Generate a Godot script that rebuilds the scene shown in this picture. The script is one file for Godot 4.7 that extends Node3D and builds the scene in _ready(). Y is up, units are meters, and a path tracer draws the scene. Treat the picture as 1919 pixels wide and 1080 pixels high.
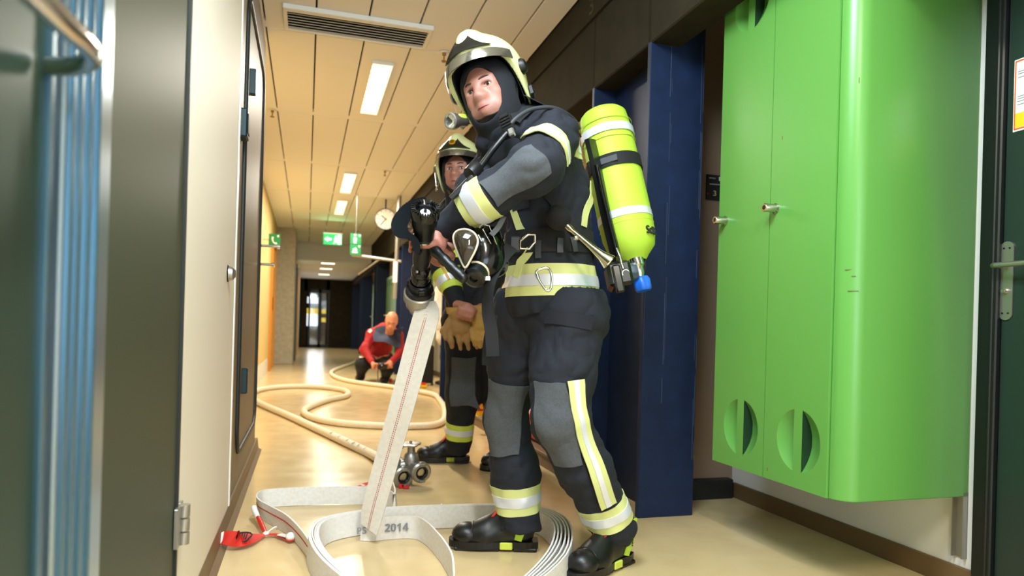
extends Node3D

# ---------------------------------------------------------------- mesh builder
class Mb:
	var st := SurfaceTool.new()
	var x := Transform3D.IDENTITY
	var g := 1
	func _init() -> void:
		st.begin(Mesh.PRIMITIVE_TRIANGLES)
	func flat() -> Mb:
		st.set_smooth_group(-1)
		return self
	func soft() -> Mb:
		g += 1
		st.set_smooth_group(g)
		return self
	func at(t: Transform3D) -> Mb:
		x = t
		return self
	func tri(a: Vector3, b: Vector3, c: Vector3) -> void:
		st.add_vertex(x * a)
		st.add_vertex(x * b)
		st.add_vertex(x * c)
	func quad(a: Vector3, b: Vector3, c: Vector3, d: Vector3) -> void:
		tri(a, b, c)
		tri(a, c, d)
	func poly(p: Array, outward: Vector3) -> void:
		var n: Vector3 = (p[1] - p[0]).cross(p[2] - p[0])
		var q := p.duplicate()
		if n.dot(outward) > 0.0:
			q.reverse()
		for i in range(1, q.size() - 1):
			tri(q[0], q[i], q[i + 1])
	func box(c: Vector3, s: Vector3, bev := 0.0) -> Mb:
		flat()
		var h := s * 0.5
		var b: float = minf(bev, minf(h.x, minf(h.y, h.z)) * 0.9)
		var ax := [Vector3.RIGHT, Vector3.UP, Vector3.BACK]
		for i in 3:
			for sg in [-1.0, 1.0]:
				var n: Vector3 = ax[i] * sg
				var u: Vector3 = ax[(i + 1) % 3]
				var v: Vector3 = ax[(i + 2) % 3]
				var hu: float = h[(i + 1) % 3] - b
				var hv: float = h[(i + 2) % 3] - b
				var o: Vector3 = c + n * h[i]
				poly([o - u * hu - v * hv, o + u * hu - v * hv, o + u * hu + v * hv, o - u * hu + v * hv], n)
		if b > 0.0:
			for i in 3:
				var u: Vector3 = ax[i]
				var j := (i + 1) % 3
				var k := (i + 2) % 3
				for sj in [-1.0, 1.0]:
					for sk in [-1.0, 1.0]:
						var n1: Vector3 = ax[j] * sj
						var n2: Vector3 = ax[k] * sk
						var p1: Vector3 = c + n1 * h[j] + n2 * (h[k] - b)
						var p2: Vector3 = c + n1 * (h[j] - b) + n2 * h[k]
						var e: Vector3 = u * (h[i] - b)
						poly([p1 - e, p1 + e, p2 + e, p2 - e], n1 + n2)
			for sx in [-1.0, 1.0]:
				for sy in [-1.0, 1.0]:
					for sz in [-1.0, 1.0]:
						var s3 := Vector3(sx, sy, sz)
						var m := c + (h - Vector3(b, b, b)) * s3
						poly([m + Vector3(sx * b, 0, 0), m + Vector3(0, sy * b, 0), m + Vector3(0, 0, sz * b)], s3)
		return self
	func tube(p: Array, r, n := 10, caps := true, closed := false) -> Mb:
		soft()
		var m := p.size()
		var rings := []
		var t0: Vector3 = (p[1] - p[0]).normalized()
		var up := Vector3.UP if absf(t0.y) < 0.9 else Vector3.RIGHT
		var nn := (up - t0 * up.dot(t0)).normalized()
		for i in m:
			var t: Vector3
			if closed:
				t = (p[(i + 1) % m] - p[(i + m - 1) % m]).normalized()
			else:
				t = (p[mini(i + 1, m - 1)] - p[maxi(i - 1, 0)]).normalized()
			nn = (nn - t * nn.dot(t)).normalized()
			var b := t.cross(nn)
			var rr: float = r[i] if r is Array else r
			var ring := []
			for k in n:
				var a := TAU * k / n
				ring.append(p[i] + (nn * cos(a) + b * sin(a)) * rr)
			rings.append(ring)
		for i in (m if closed else m - 1):
			var A: Array = rings[i]
			var B: Array = rings[(i + 1) % m]
			for k in n:
				var k2 := (k + 1) % n
				quad(A[k], B[k], B[k2], A[k2])
		if caps and not closed:
			flat()
			for k in range(1, n - 1):
				tri(rings[0][0], rings[0][k], rings[0][k + 1])
				tri(rings[m - 1][0], rings[m - 1][k + 1], rings[m - 1][k])
		return self
	# profile of (radius, height) turned about the local y axis of f
	func lathe(pr: Array, f := Transform3D.IDENTITY, n := 24, wob := 0.0, lobes := 0) -> Mb:
		var old := x
		x = old * f
		soft()
		for i in pr.size() - 1:
			if i > 0:
				var d1: Vector2 = (pr[i] - pr[i - 1]).normalized()
				var d2: Vector2 = (pr[i + 1] - pr[i]).normalized()
				if d1.dot(d2) < 0.8:
					soft()
			for k in n:
				var q := []
				for e in [[i, k], [i, k + 1], [i + 1, k + 1], [i + 1, k]]:
					var a: float = TAU * (int(e[1]) % n) / n
					var rr: float = pr[e[0]].x * (1.0 + (wob * cos(a * lobes) if lobes > 0 else 0.0))
					q.append(Vector3(cos(a) * rr, pr[e[0]].y, sin(a) * rr))
				if pr[i].x < 1e-6:
					tri(q[0], q[2], q[3])
				elif pr[i + 1].x < 1e-6:
					tri(q[0], q[1], q[2])
				else:
					quad(q[0], q[1], q[2], q[3])
		x = old
		return self
	func ball(c: Vector3, r: Vector3, n := 16, basis := Basis.IDENTITY) -> Mb:
		var pr := []
		var h := maxi(6, n / 2)
		for i in h + 1:
			var a := PI * i / h
			pr.append(Vector2(sin(a) if i > 0 and i < h else 0.0, -cos(a)))
		return lathe(pr, Transform3D(basis * Basis.from_scale(r), c), n)
	# flat band along points with given face normals, width across, thickness along the normal
	func ribbon(p: Array, nr: Array, w, th: float, loop := false) -> Mb:
		var m := p.size()
		var C := []
		for i in m:
			var t: Vector3
			if loop:
				t = (p[(i + 1) % m] - p[(i + m - 1) % m]).normalized()
			else:
				t = (p[mini(i + 1, m - 1)] - p[maxi(i - 1, 0)]).normalized()
			var nn: Vector3 = nr[i]
			nn = (nn - t * nn.dot(t)).normalized()
			var b := t.cross(nn)
			var hw: float = (w[i] if w is Array else w) * 0.5
			var h := nn * th * 0.5
			C.append([p[i] - b * hw + h, p[i] + b * hw + h, p[i] + b * hw - h, p[i] - b * hw - h])
		for e in 4:
			soft()
			var e2 := (e + 1) % 4
			for i in (m if loop else m - 1):
				var A: Array = C[i]
				var B: Array = C[(i + 1) % m]
				quad(A[e], A[e2], B[e2], B[e])
		if not loop:
			flat()
			quad(C[0][3], C[0][2], C[0][1], C[0][0])
			quad(C[m - 1][0], C[m - 1][1], C[m - 1][2], C[m - 1][3])
		return self
	# outline in local xy pushed from z0 to z1
	func prism(p: PackedVector2Array, z0: float, z1: float, f := Transform3D.IDENTITY) -> Mb:
		var old := x
		x = old * f
		flat()
		var id := Geometry2D.triangulate_polygon(p)
		for i in range(0, id.size(), 3):
			var a := p[id[i]]
			var b := p[id[i + 1]]
			var c := p[id[i + 2]]
			poly([Vector3(a.x, a.y, z1), Vector3(b.x, b.y, z1), Vector3(c.x, c.y, z1)], Vector3.BACK)
			poly([Vector3(a.x, a.y, z0), Vector3(b.x, b.y, z0), Vector3(c.x, c.y, z0)], Vector3.FORWARD)
		var cw := Geometry2D.is_polygon_clockwise(p)
		for i in p.size():
			var a := p[i]
			var b := p[(i + 1) % p.size()]
			var nrm := Vector3(b.y - a.y, a.x - b.x, 0) * (-1.0 if cw else 1.0)
			poly([Vector3(a.x, a.y, z0), Vector3(b.x, b.y, z0), Vector3(b.x, b.y, z1), Vector3(a.x, a.y, z1)], nrm)
		x = old
		return self
	# grid of points as a thick sheet; inner = matching grid below it
	func sheet(gp: Array, inner: Array, wrap := false) -> Mb:
		soft()
		var a := gp.size()
		var b: int = gp[0].size()
		for i in a - 1:
			for j in (b if wrap else b - 1):
				var j2 := (j + 1) % b
				quad(gp[i][j], gp[i + 1][j], gp[i + 1][j2], gp[i][j2])
		soft()
		for j in (b if wrap else b - 1):
			var j2 := (j + 1) % b
			quad(gp[0][j], gp[0][j2], inner[0][j2], inner[0][j])
			quad(gp[a - 1][j2], gp[a - 1][j], inner[a - 1][j], inner[a - 1][j2])
		if not wrap:
			for i in a - 1:
				quad(gp[i + 1][0], gp[i][0], inner[i][0], inner[i + 1][0])
				quad(gp[i][b - 1], gp[i + 1][b - 1], inner[i + 1][b - 1], inner[i][b - 1])
		return self
	func mesh() -> ArrayMesh:
		st.generate_normals()
		return st.commit()

# ---------------------------------------------------------------- distance field
class Field:
	var o: Vector3
	var nx: int
	var ny: int
	var nz: int
	var c: float
	var k: float
	var f: PackedFloat32Array
	var d: PackedFloat32Array
	func _init(lo: Vector3, hi: Vector3, cell: float, blend: float) -> void:
		o = lo
		c = cell
		k = 1.0 / blend
		nx = int(ceil((hi.x - lo.x) / c)) + 1
		ny = int(ceil((hi.y - lo.y) / c)) + 1
		nz = int(ceil((hi.z - lo.z) / c)) + 1
		f.resize(nx * ny * nz)
	# tapered capsule, oval across: ru along side, rv along side x axis
	func cap(a: Vector3, b: Vector3, ra: float, rb: float, fl := 1.0, side := Vector3.ZERO) -> void:
		var R := maxf(ra, rb) * maxf(fl, 1.0) + 3.2 / k + c
		var lo := (a.min(b) - Vector3(R, R, R) - o) / c
		var hi := (a.max(b) + Vector3(R, R, R) - o) / c
		var ab := b - a
		var l2 := maxf(ab.length_squared(), 1e-9)
		var ax := ab.normalized() if ab.length() > 1e-6 else Vector3.UP
		var S := (side - ax * side.dot(ax))
		var oval := fl != 1.0 and S.length() > 1e-4
		S = S.normalized()
		var x0 := maxi(0, int(lo.x))
		var x1 := mini(nx - 1, int(hi.x) + 1)
		var z0 := maxi(0, int(lo.z))
		var z1 := mini(nz - 1, int(hi.z) + 1)
		for yi in range(maxi(0, int(lo.y)), mini(ny - 1, int(hi.y) + 1) + 1):
			for zi in range(z0, z1 + 1):
				var row := (yi * nz + zi) * nx
				for xi in range(x0, x1 + 1):
					var p := o + Vector3(xi, yi, zi) * c - a
					var t := clampf(p.dot(ab) / l2, 0.0, 1.0)
					var q := p - ab * t
					if oval:
						var u := q.dot(S)
						q -= S * (u * (1.0 - 1.0 / fl))
					var e := (q.length() - lerpf(ra, rb, t)) * k
					if e < 4.0:
						f[row + xi] += exp(-e)
	func ell(m: Vector3, r: Vector3, B := Basis.IDENTITY) -> void:
		var R := maxf(r.x, maxf(r.y, r.z)) + 3.2 / k + c
		var lo := (m - Vector3(R, R, R) - o) / c
		var hi := (m + Vector3(R, R, R) - o) / c
		var bt := B.transposed()
		var x0 := maxi(0, int(lo.x))
		var x1 := mini(nx - 1, int(hi.x) + 1)
		var z0 := maxi(0, int(lo.z))
		var z1 := mini(nz - 1, int(hi.z) + 1)
		var r2 := r * r
		for yi in range(maxi(0, int(lo.y)), mini(ny - 1, int(hi.y) + 1) + 1):
			for zi in range(z0, z1 + 1):
				var row := (yi * nz + zi) * nx
				for xi in range(x0, x1 + 1):
					var q := bt * (o + Vector3(xi, yi, zi) * c - m)
					var k0 := (q / r).length()
					var e := k0 * (k0 - 1.0) / maxf((q / r2).length(), 1e-6) * k
					if e < 4.0:
						f[row + xi] += exp(-maxf(e, -40.0))
	func chain(p: Array, r: Array, fl := 1.0, side := Vector3.ZERO) -> void:
		for i in p.size() - 1:
			cap(p[i], p[i + 1], r[i], r[i + 1], fl, side)
	func close() -> void:
		d.resize(f.size())
		for i in f.size():
			var v := f[i]
			d[i] = -log(v) / k if v > 0.0183 else 4.0 / k
	func carve(m: Vector3, r: Vector3, B := Basis.IDENTITY, s := 0.004) -> void:
		var R := maxf(r.x, maxf(r.y, r.z)) + s * 3.0 + c
		var lo := (m - Vector3(R, R, R) - o) / c
		var hi := (m + Vector3(R, R, R) - o) / c
		var bt := B.transposed()
		for yi in range(maxi(0, int(lo.y)), mini(ny - 1, int(hi.y) + 1) + 1):
			for zi in range(maxi(0, int(lo.z)), mini(nz - 1, int(hi.z) + 1) + 1):
				var row := (yi * nz + zi) * nx
				for xi in range(maxi(0, int(lo.x)), mini(nx - 1, int(hi.x) + 1) + 1):
					var q := bt * (o + Vector3(xi, yi, zi) * c - m)
					var k0 := (q / r).length()
					var e := -k0 * (k0 - 1.0) / maxf((q / (r * r)).length(), 1e-6)
					var a := d[row + xi]
					var h := maxf(s - absf(a - e), 0.0) / s
					d[row + xi] = maxf(a, e) + h * h * s * 0.25
	# keeps only the side of a plane the normal points away from
	func cut(p: Vector3, n: Vector3) -> void:
		for yi in ny:
			for zi in nz:
				var row := (yi * nz + zi) * nx
				for xi in nx:
					var e := (o + Vector3(xi, yi, zi) * c - p).dot(n)
					if e > d[row + xi]:
						d[row + xi] = e
	func crease(nz_: FastNoiseLite, amp: float) -> void:
		var lim := c * 3.0
		for yi in ny:
			for zi in nz:
				var row := (yi * nz + zi) * nx
				for xi in nx:
					if absf(d[row + xi]) < lim:
						d[row + xi] += amp * nz_.get_noise_3dv(o + Vector3(xi, yi, zi) * c)
	func at(p: Vector3) -> float:
		var q := (p - o) / c
		var xi := int(floor(q.x))
		var yi := int(floor(q.y))
		var zi := int(floor(q.z))
		if xi < 0 or yi < 0 or zi < 0 or xi >= nx - 1 or yi >= ny - 1 or zi >= nz - 1:
			return 4.0 / k
		var u := q.x - xi
		var v := q.y - yi
		var w := q.z - zi
		var i := (yi * nz + zi) * nx + xi
		var j := i + nx
		var i2 := i + nx * nz
		var j2 := i2 + nx
		var a := lerpf(lerpf(d[i], d[i + 1], u), lerpf(d[j], d[j + 1], u), w)
		var b := lerpf(lerpf(d[i2], d[i2 + 1], u), lerpf(d[j2], d[j2 + 1], u), w)
		return lerpf(a, b, v)
	func grad(p: Vector3) -> Vector3:
		var e := c
		return Vector3(at(p + Vector3(e, 0, 0)) - at(p - Vector3(e, 0, 0)), at(p + Vector3(0, e, 0)) - at(p - Vector3(0, e, 0)), at(p + Vector3(0, 0, e)) - at(p - Vector3(0, 0, e))).normalized()
	# nearest point of the surface
	func snap(p: Vector3, off := 0.0) -> Vector3:
		for i in 6:
			var e := at(p) - off
			if absf(e) < 0.0008:
				break
			p -= grad(p) * clampf(e, -0.03, 0.03)
		return p
	# from an inner point outward to the surface
	func shoot(p: Vector3, dir: Vector3, far := 0.45) -> Vector3:
		var s := c * 0.6
		var t := 0.0
		var last := at(p)
		while t < far:
			t += s
			var e := at(p + dir * t)
			if last <= 0.0 and e > 0.0:
				return p + dir * (t - s * e / (e - last))
			last = e
		return p + dir * 0.05
	func into(V: PackedVector3Array, N: PackedVector3Array, I: PackedInt32Array, X := Transform3D.IDENTITY) -> Array:
		var cellv := PackedInt32Array()
		cellv.resize(f.size())
		cellv.fill(-1)
		var sx := 1
		var sz := nx
		var sy := nx * nz
		var off := [0, sx, sz, sx + sz, sy, sy + sx, sy + sz, sy + sx + sz]
		for yi in ny - 1:
			for zi in nz - 1:
				var row := (yi * nz + zi) * nx
				for xi in nx - 1:
					var i := row + xi
					var a0 := d[i]
					if a0 > 3.0 * c or a0 < -3.0 * c:
						continue
					var a1 := d[i + sx]
					var a2 := d[i + sz]
					var a3 := d[i + sx + sz]
					var a4 := d[i + sy]
					var a5 := d[i + sy + sx]
					var a6 := d[i + sy + sz]
					var a7 := d[i + sy + sx + sz]
					var neg := int(a0 < 0.0) + int(a1 < 0.0) + int(a2 < 0.0) + int(a3 < 0.0) + int(a4 < 0.0) + int(a5 < 0.0) + int(a6 < 0.0) + int(a7 < 0.0)
					if neg == 0 or neg == 8:
						continue
					var s := Vector3.ZERO
					var n := 0
					if (a0 < 0.0) != (a1 < 0.0): s += Vector3(a0 / (a0 - a1), 0, 0); n += 1
					if (a2 < 0.0) != (a3 < 0.0): s += Vector3(a2 / (a2 - a3), 0, 1); n += 1
					if (a4 < 0.0) != (a5 < 0.0): s += Vector3(a4 / (a4 - a5), 1, 0); n += 1
					if (a6 < 0.0) != (a7 < 0.0): s += Vector3(a6 / (a6 - a7), 1, 1); n += 1
					if (a0 < 0.0) != (a2 < 0.0): s += Vector3(0, 0, a0 / (a0 - a2)); n += 1
					if (a1 < 0.0) != (a3 < 0.0): s += Vector3(1, 0, a1 / (a1 - a3)); n += 1
					if (a4 < 0.0) != (a6 < 0.0): s += Vector3(0, 1, a4 / (a4 - a6)); n += 1
					if (a5 < 0.0) != (a7 < 0.0): s += Vector3(1, 1, a5 / (a5 - a7)); n += 1
					if (a0 < 0.0) != (a4 < 0.0): s += Vector3(0, a0 / (a0 - a4), 0); n += 1
					if (a1 < 0.0) != (a5 < 0.0): s += Vector3(1, a1 / (a1 - a5), 0); n += 1
					if (a2 < 0.0) != (a6 < 0.0): s += Vector3(0, a2 / (a2 - a6), 1); n += 1
					if (a3 < 0.0) != (a7 < 0.0): s += Vector3(1, a3 / (a3 - a7), 1); n += 1
					var gr := Vector3(a1 + a3 + a5 + a7 - a0 - a2 - a4 - a6, a4 + a5 + a6 + a7 - a0 - a1 - a2 - a3, a2 + a3 + a6 + a7 - a0 - a1 - a4 - a5)
					cellv[i] = V.size()
					V.append(X * (o + (Vector3(xi, yi, zi) + s / n) * c))
					N.append((X.basis * gr).normalized())
		for yi in range(1, ny - 1):
			for zi in range(1, nz - 1):
				var row := (yi * nz + zi) * nx
				for xi in range(1, nx - 1):
					var i := row + xi
					var a := d[i]
					if a > 3.0 * c or a < -3.0 * c:
						continue
					for e in 3:
						var st: int = sx if e == 0 else (sy if e == 1 else sz)
						var b := d[i + st]
						if (a < 0.0) == (b < 0.0):
							continue
						var u: int = sy if e == 0 else (sz if e == 1 else sx)
						var v: int = sz if e == 0 else (sx if e == 1 else sy)
						var q0 := cellv[i - u - v]
						var q1 := cellv[i - v]
						var q2 := cellv[i]
						var q3 := cellv[i - u]
						if q0 < 0 or q1 < 0 or q2 < 0 or q3 < 0:
							continue
						if a < 0.0:
							I.append_array(PackedInt32Array([q0, q2, q1, q0, q3, q2]))
						else:
							I.append_array(PackedInt32Array([q0, q1, q2, q0, q2, q3]))
		return [V, N, I]
	func mesh() -> ArrayMesh:
		var r := into(PackedVector3Array(), PackedVector3Array(), PackedInt32Array())
		return Field.pack(r)
	static func pack(r: Array, col := PackedColorArray()) -> ArrayMesh:
		var arr := []
		arr.resize(Mesh.ARRAY_MAX)
		arr[Mesh.ARRAY_VERTEX] = r[0]
		arr[Mesh.ARRAY_NORMAL] = r[1]
		arr[Mesh.ARRAY_INDEX] = r[2]
		if col.size():
			arr[Mesh.ARRAY_COLOR] = col
		var m := ArrayMesh.new()
		m.add_surface_from_arrays(Mesh.PRIMITIVE_TRIANGLES, arr)
		return m

# ---------------------------------------------------------------- scene helpers
var M := {}
var used := {}
var wrinkle := FastNoiseLite.new()
var T0 := 0

func numbered(n: String) -> String:
	var k: int = used.get(n, 0)
	used[n] = k + 1
	return n if k == 0 else "%s_%03d" % [n, k]

func from_root(n: Node) -> Transform3D:
	var t := Transform3D.IDENTITY
	while n != self and n is Node3D:
		t = n.transform * t
		n = n.get_parent()
	return t

func tag(n: Node, label: String, category := "", group := "", kind := "") -> Node:
	if label: n.set_meta("label", label)
	if category: n.set_meta("category", category)
	if group: n.set_meta("group", group)
	if kind: n.set_meta("kind", kind)
	return n

# a thing whose parts follow as children
func thing(called: String, where: Vector3, label: String, category: String, group := "") -> Node3D:
	var n := Node3D.new()
	n.name = numbered(called)
	add_child(n)
	n.position = where
	tag(n, label, category, group)
	return n

# a mesh in its parent's own frame
func part(called: String, m: Mesh, mat: Material, parent: Node = self) -> MeshInstance3D:
	var n := MeshInstance3D.new()
	n.name = numbered(called) if parent == self else called
	n.mesh = m
	n.material_override = mat
	parent.add_child(n, true)
	return n

# a mesh given in world coordinates
func wpart(called: String, m: Mesh, mat: Material, parent: Node = self) -> MeshInstance3D:
	var n := part(called, m, mat, parent)
	if parent != self:
		n.transform = from_root(parent).affine_inverse()
	return n

func struct(called: String, m: Mesh, mat: Material, label := "", parent: Node = self) -> MeshInstance3D:
	var n := wpart(called, m, mat, parent)
	if parent == self:
		n.set_meta("kind", "structure")
		if label: n.set_meta("label", label)
	return n

func copy(src: Node3D, label: String, where: Transform3D) -> Node3D:
	var base := String(src.name).rstrip("0123456789").rstrip("_")
	var n: Node3D = src.duplicate()
	n.name = numbered(base)
	add_child(n)
	n.transform = where
	n.set_meta("label", label)
	return n

func boxm(c: Vector3, s: Vector3, bev := 0.0) -> ArrayMesh:
	return Mb.new().box(c, s, bev).mesh()

func span(a: Vector3, b: Vector3, bev := 0.0) -> ArrayMesh:
	return boxm((a + b) * 0.5, (b - a).abs(), bev)

# frame whose y axis runs along dir
func along(p: Vector3, dir: Vector3, hint := Vector3.BACK) -> Transform3D:
	var y := dir.normalized()
	var z := hint - y * hint.dot(y)
	if z.length() < 0.01:
		z = Vector3.RIGHT - y * y.x
	z = z.normalized()
	return Transform3D(Basis(y.cross(z), y, z), p)

func spline(p: Array, sub := 6, loop := false) -> Array:
	var out := []
	var m := p.size()
	for i in (m if loop else m - 1):
		var a = p[(i + m - 1) % m] if loop else p[maxi(i - 1, 0)]
		var b = p[i]
		var c = p[(i + 1) % m]
		var d = p[(i + 2) % m] if loop else p[mini(i + 2, m - 1)]
		for s in sub:
			var t := float(s) / sub
			out.append((b * 2.0 + (c - a) * t + (a * 2.0 - b * 5.0 + c * 4.0 - d) * t * t + (b * 3.0 - a - c * 3.0 + d) * t * t * t) * 0.5)
	if not loop:
		out.append(p[m - 1])
	return out

func text(s: String, size: float, depth := 0.001, font := "Droid Sans", bold := true) -> TextMesh:
	var t := TextMesh.new()
	var sf := SystemFont.new()
	sf.font_names = PackedStringArray([font])
	if bold: sf.font_weight = 700
	t.font = sf
	t.text = s
	t.font_size = 64
	t.pixel_size = size / 47.0
	t.depth = depth
	t.curve_step = 2.0
	return t

func put_text(s: String, size: float, f: Transform3D, mat: Material, parent: Node, called := "lettering", depth := 0.001) -> MeshInstance3D:
	var n := wpart(called, text(s, size, depth), mat, parent)
	n.transform = n.transform * f if parent != self else f
	return n

func mat(called: String, c: Color, rough := 0.6, metal := 0.0, spec := 0.5) -> StandardMaterial3D:
	var m := StandardMaterial3D.new()
	m.resource_name = called
	m.albedo_color = c
	m.roughness = rough
	m.metallic = metal
	m.metallic_specular = spec
	M[called] = m
	return m

func hexm(called: String, h: String, rough := 0.6, metal := 0.0, spec := 0.5) -> StandardMaterial3D:
	return mat(called, Color(h), rough, metal, spec)

func noise_tex(freq: float, lo: Color, hi: Color, seed_ := 1, size := 256, oct := 4, type := FastNoiseLite.TYPE_SIMPLEX_SMOOTH) -> NoiseTexture2D:
	var n := FastNoiseLite.new()
	n.noise_type = type
	n.frequency = freq
	n.seed = seed_
	n.fractal_octaves = oct
	var t := NoiseTexture2D.new()
	t.width = size
	t.height = size
	t.seamless = true
	t.noise = n
	var g := Gradient.new()
	g.set_color(0, lo)
	g.set_color(1, hi)
	t.color_ramp = g
	return t

func bump_tex(freq: float, strength: float, seed_ := 1, size := 256, type := FastNoiseLite.TYPE_SIMPLEX_SMOOTH) -> NoiseTexture2D:
	var n := FastNoiseLite.new()
	n.noise_type = type
	n.frequency = freq
	n.seed = seed_
	var t := NoiseTexture2D.new()
	t.width = size
	t.height = size
	t.seamless = true
	t.as_normal_map = true
	t.bump_strength = strength
	t.noise = n
	return t

func tri_uv(m: StandardMaterial3D, s: float) -> StandardMaterial3D:
	m.uv1_triplanar = true
	m.uv1_world_triplanar = true
	m.uv1_scale = Vector3(s, s, s)
	return m

func _ready() -> void:
	T0 = Time.get_ticks_msec()
	# camera: level lens, turned 16.7 degrees right of the corridor, rolled 1.63 degrees
	var psi := atan(385.0 / 1285.0)
	var rho := deg_to_rad(1.63)
	var fw := Vector3(sin(psi), 0, -cos(psi))
	var rt := Vector3(cos(psi), 0, sin(psi))
	var cr := rt * cos(rho) + Vector3.UP * sin(rho)
	var cu := Vector3.UP * cos(rho) - rt * sin(rho)
	var cam := Camera3D.new()
	cam.name = "camera"
	add_child(cam)
	cam.transform = Transform3D(Basis(cr, cu, -fw), Vector3(0, 0.81, 0))
	cam.set_frustum(0.05 * 1080.0 / 1285.0, Vector2(0, 0.05 * 76.0 / 1285.0), 0.05, 60.0)
	cam.current = true
	var we := WorldEnvironment.new()
	we.name = "environment"
	var env := Environment.new()
	env.background_mode = Environment.BG_COLOR
	env.background_color = Color(0.02, 0.02, 0.02)
	env.tonemap_mode = Environment.TONE_MAPPER_LINEAR
	env.tonemap_exposure = 1.2
	env.sdfgi_enabled = true
	env.ssao_enabled = true
	env.ssil_enabled = true
	we.environment = env
	var ca := CameraAttributesPhysical.new()
	ca.frustum_focal_length = 24.0
	ca.exposure_aperture = 2.8
	ca.frustum_focus_distance = 2.35
	ca.frustum_near = 0.05
	ca.frustum_far = 60.0
	we.camera_attributes = ca
	add_child(we)
	# soft white light out of view, standing in for the bounced flash
	area("unseen_flash_light", Vector3(0.25, 2.55, -1.2), Vector3(0.4, -1, -0.4), Vector2(0.8, 0.8), Color(0.88, 0.95, 1.0), 7.6)
	# added fill light from behind the camera, no real window
	area("rear_fill_light", Vector3(0.85, 1.35, 2.5), Vector3(0, 0.04, -1), Vector2(1.9, 1.9), Color(0.84, 0.93, 1.0), 4.0)
	materials()
	room()
	props()
	people()
	print("built in ", Time.get_ticks_msec() - T0, " ms")

func area(called: String, p: Vector3, dir: Vector3, size: Vector2, col: Color, energy: float) -> void:
	var l := AreaLight3D.new()
	l.name = numbered(called)
	add_child(l)
	l.area_size = size
	l.light_color = col
	l.light_energy = energy
	l.area_range = 30.0
	l.area_attenuation = 2.0
	l.shadow_enabled = true
	l.position = p
	l.look_at_from_position(p, p + dir, Vector3.BACK if absf(dir.normalized().y) > 0.9 else Vector3.UP)

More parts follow.
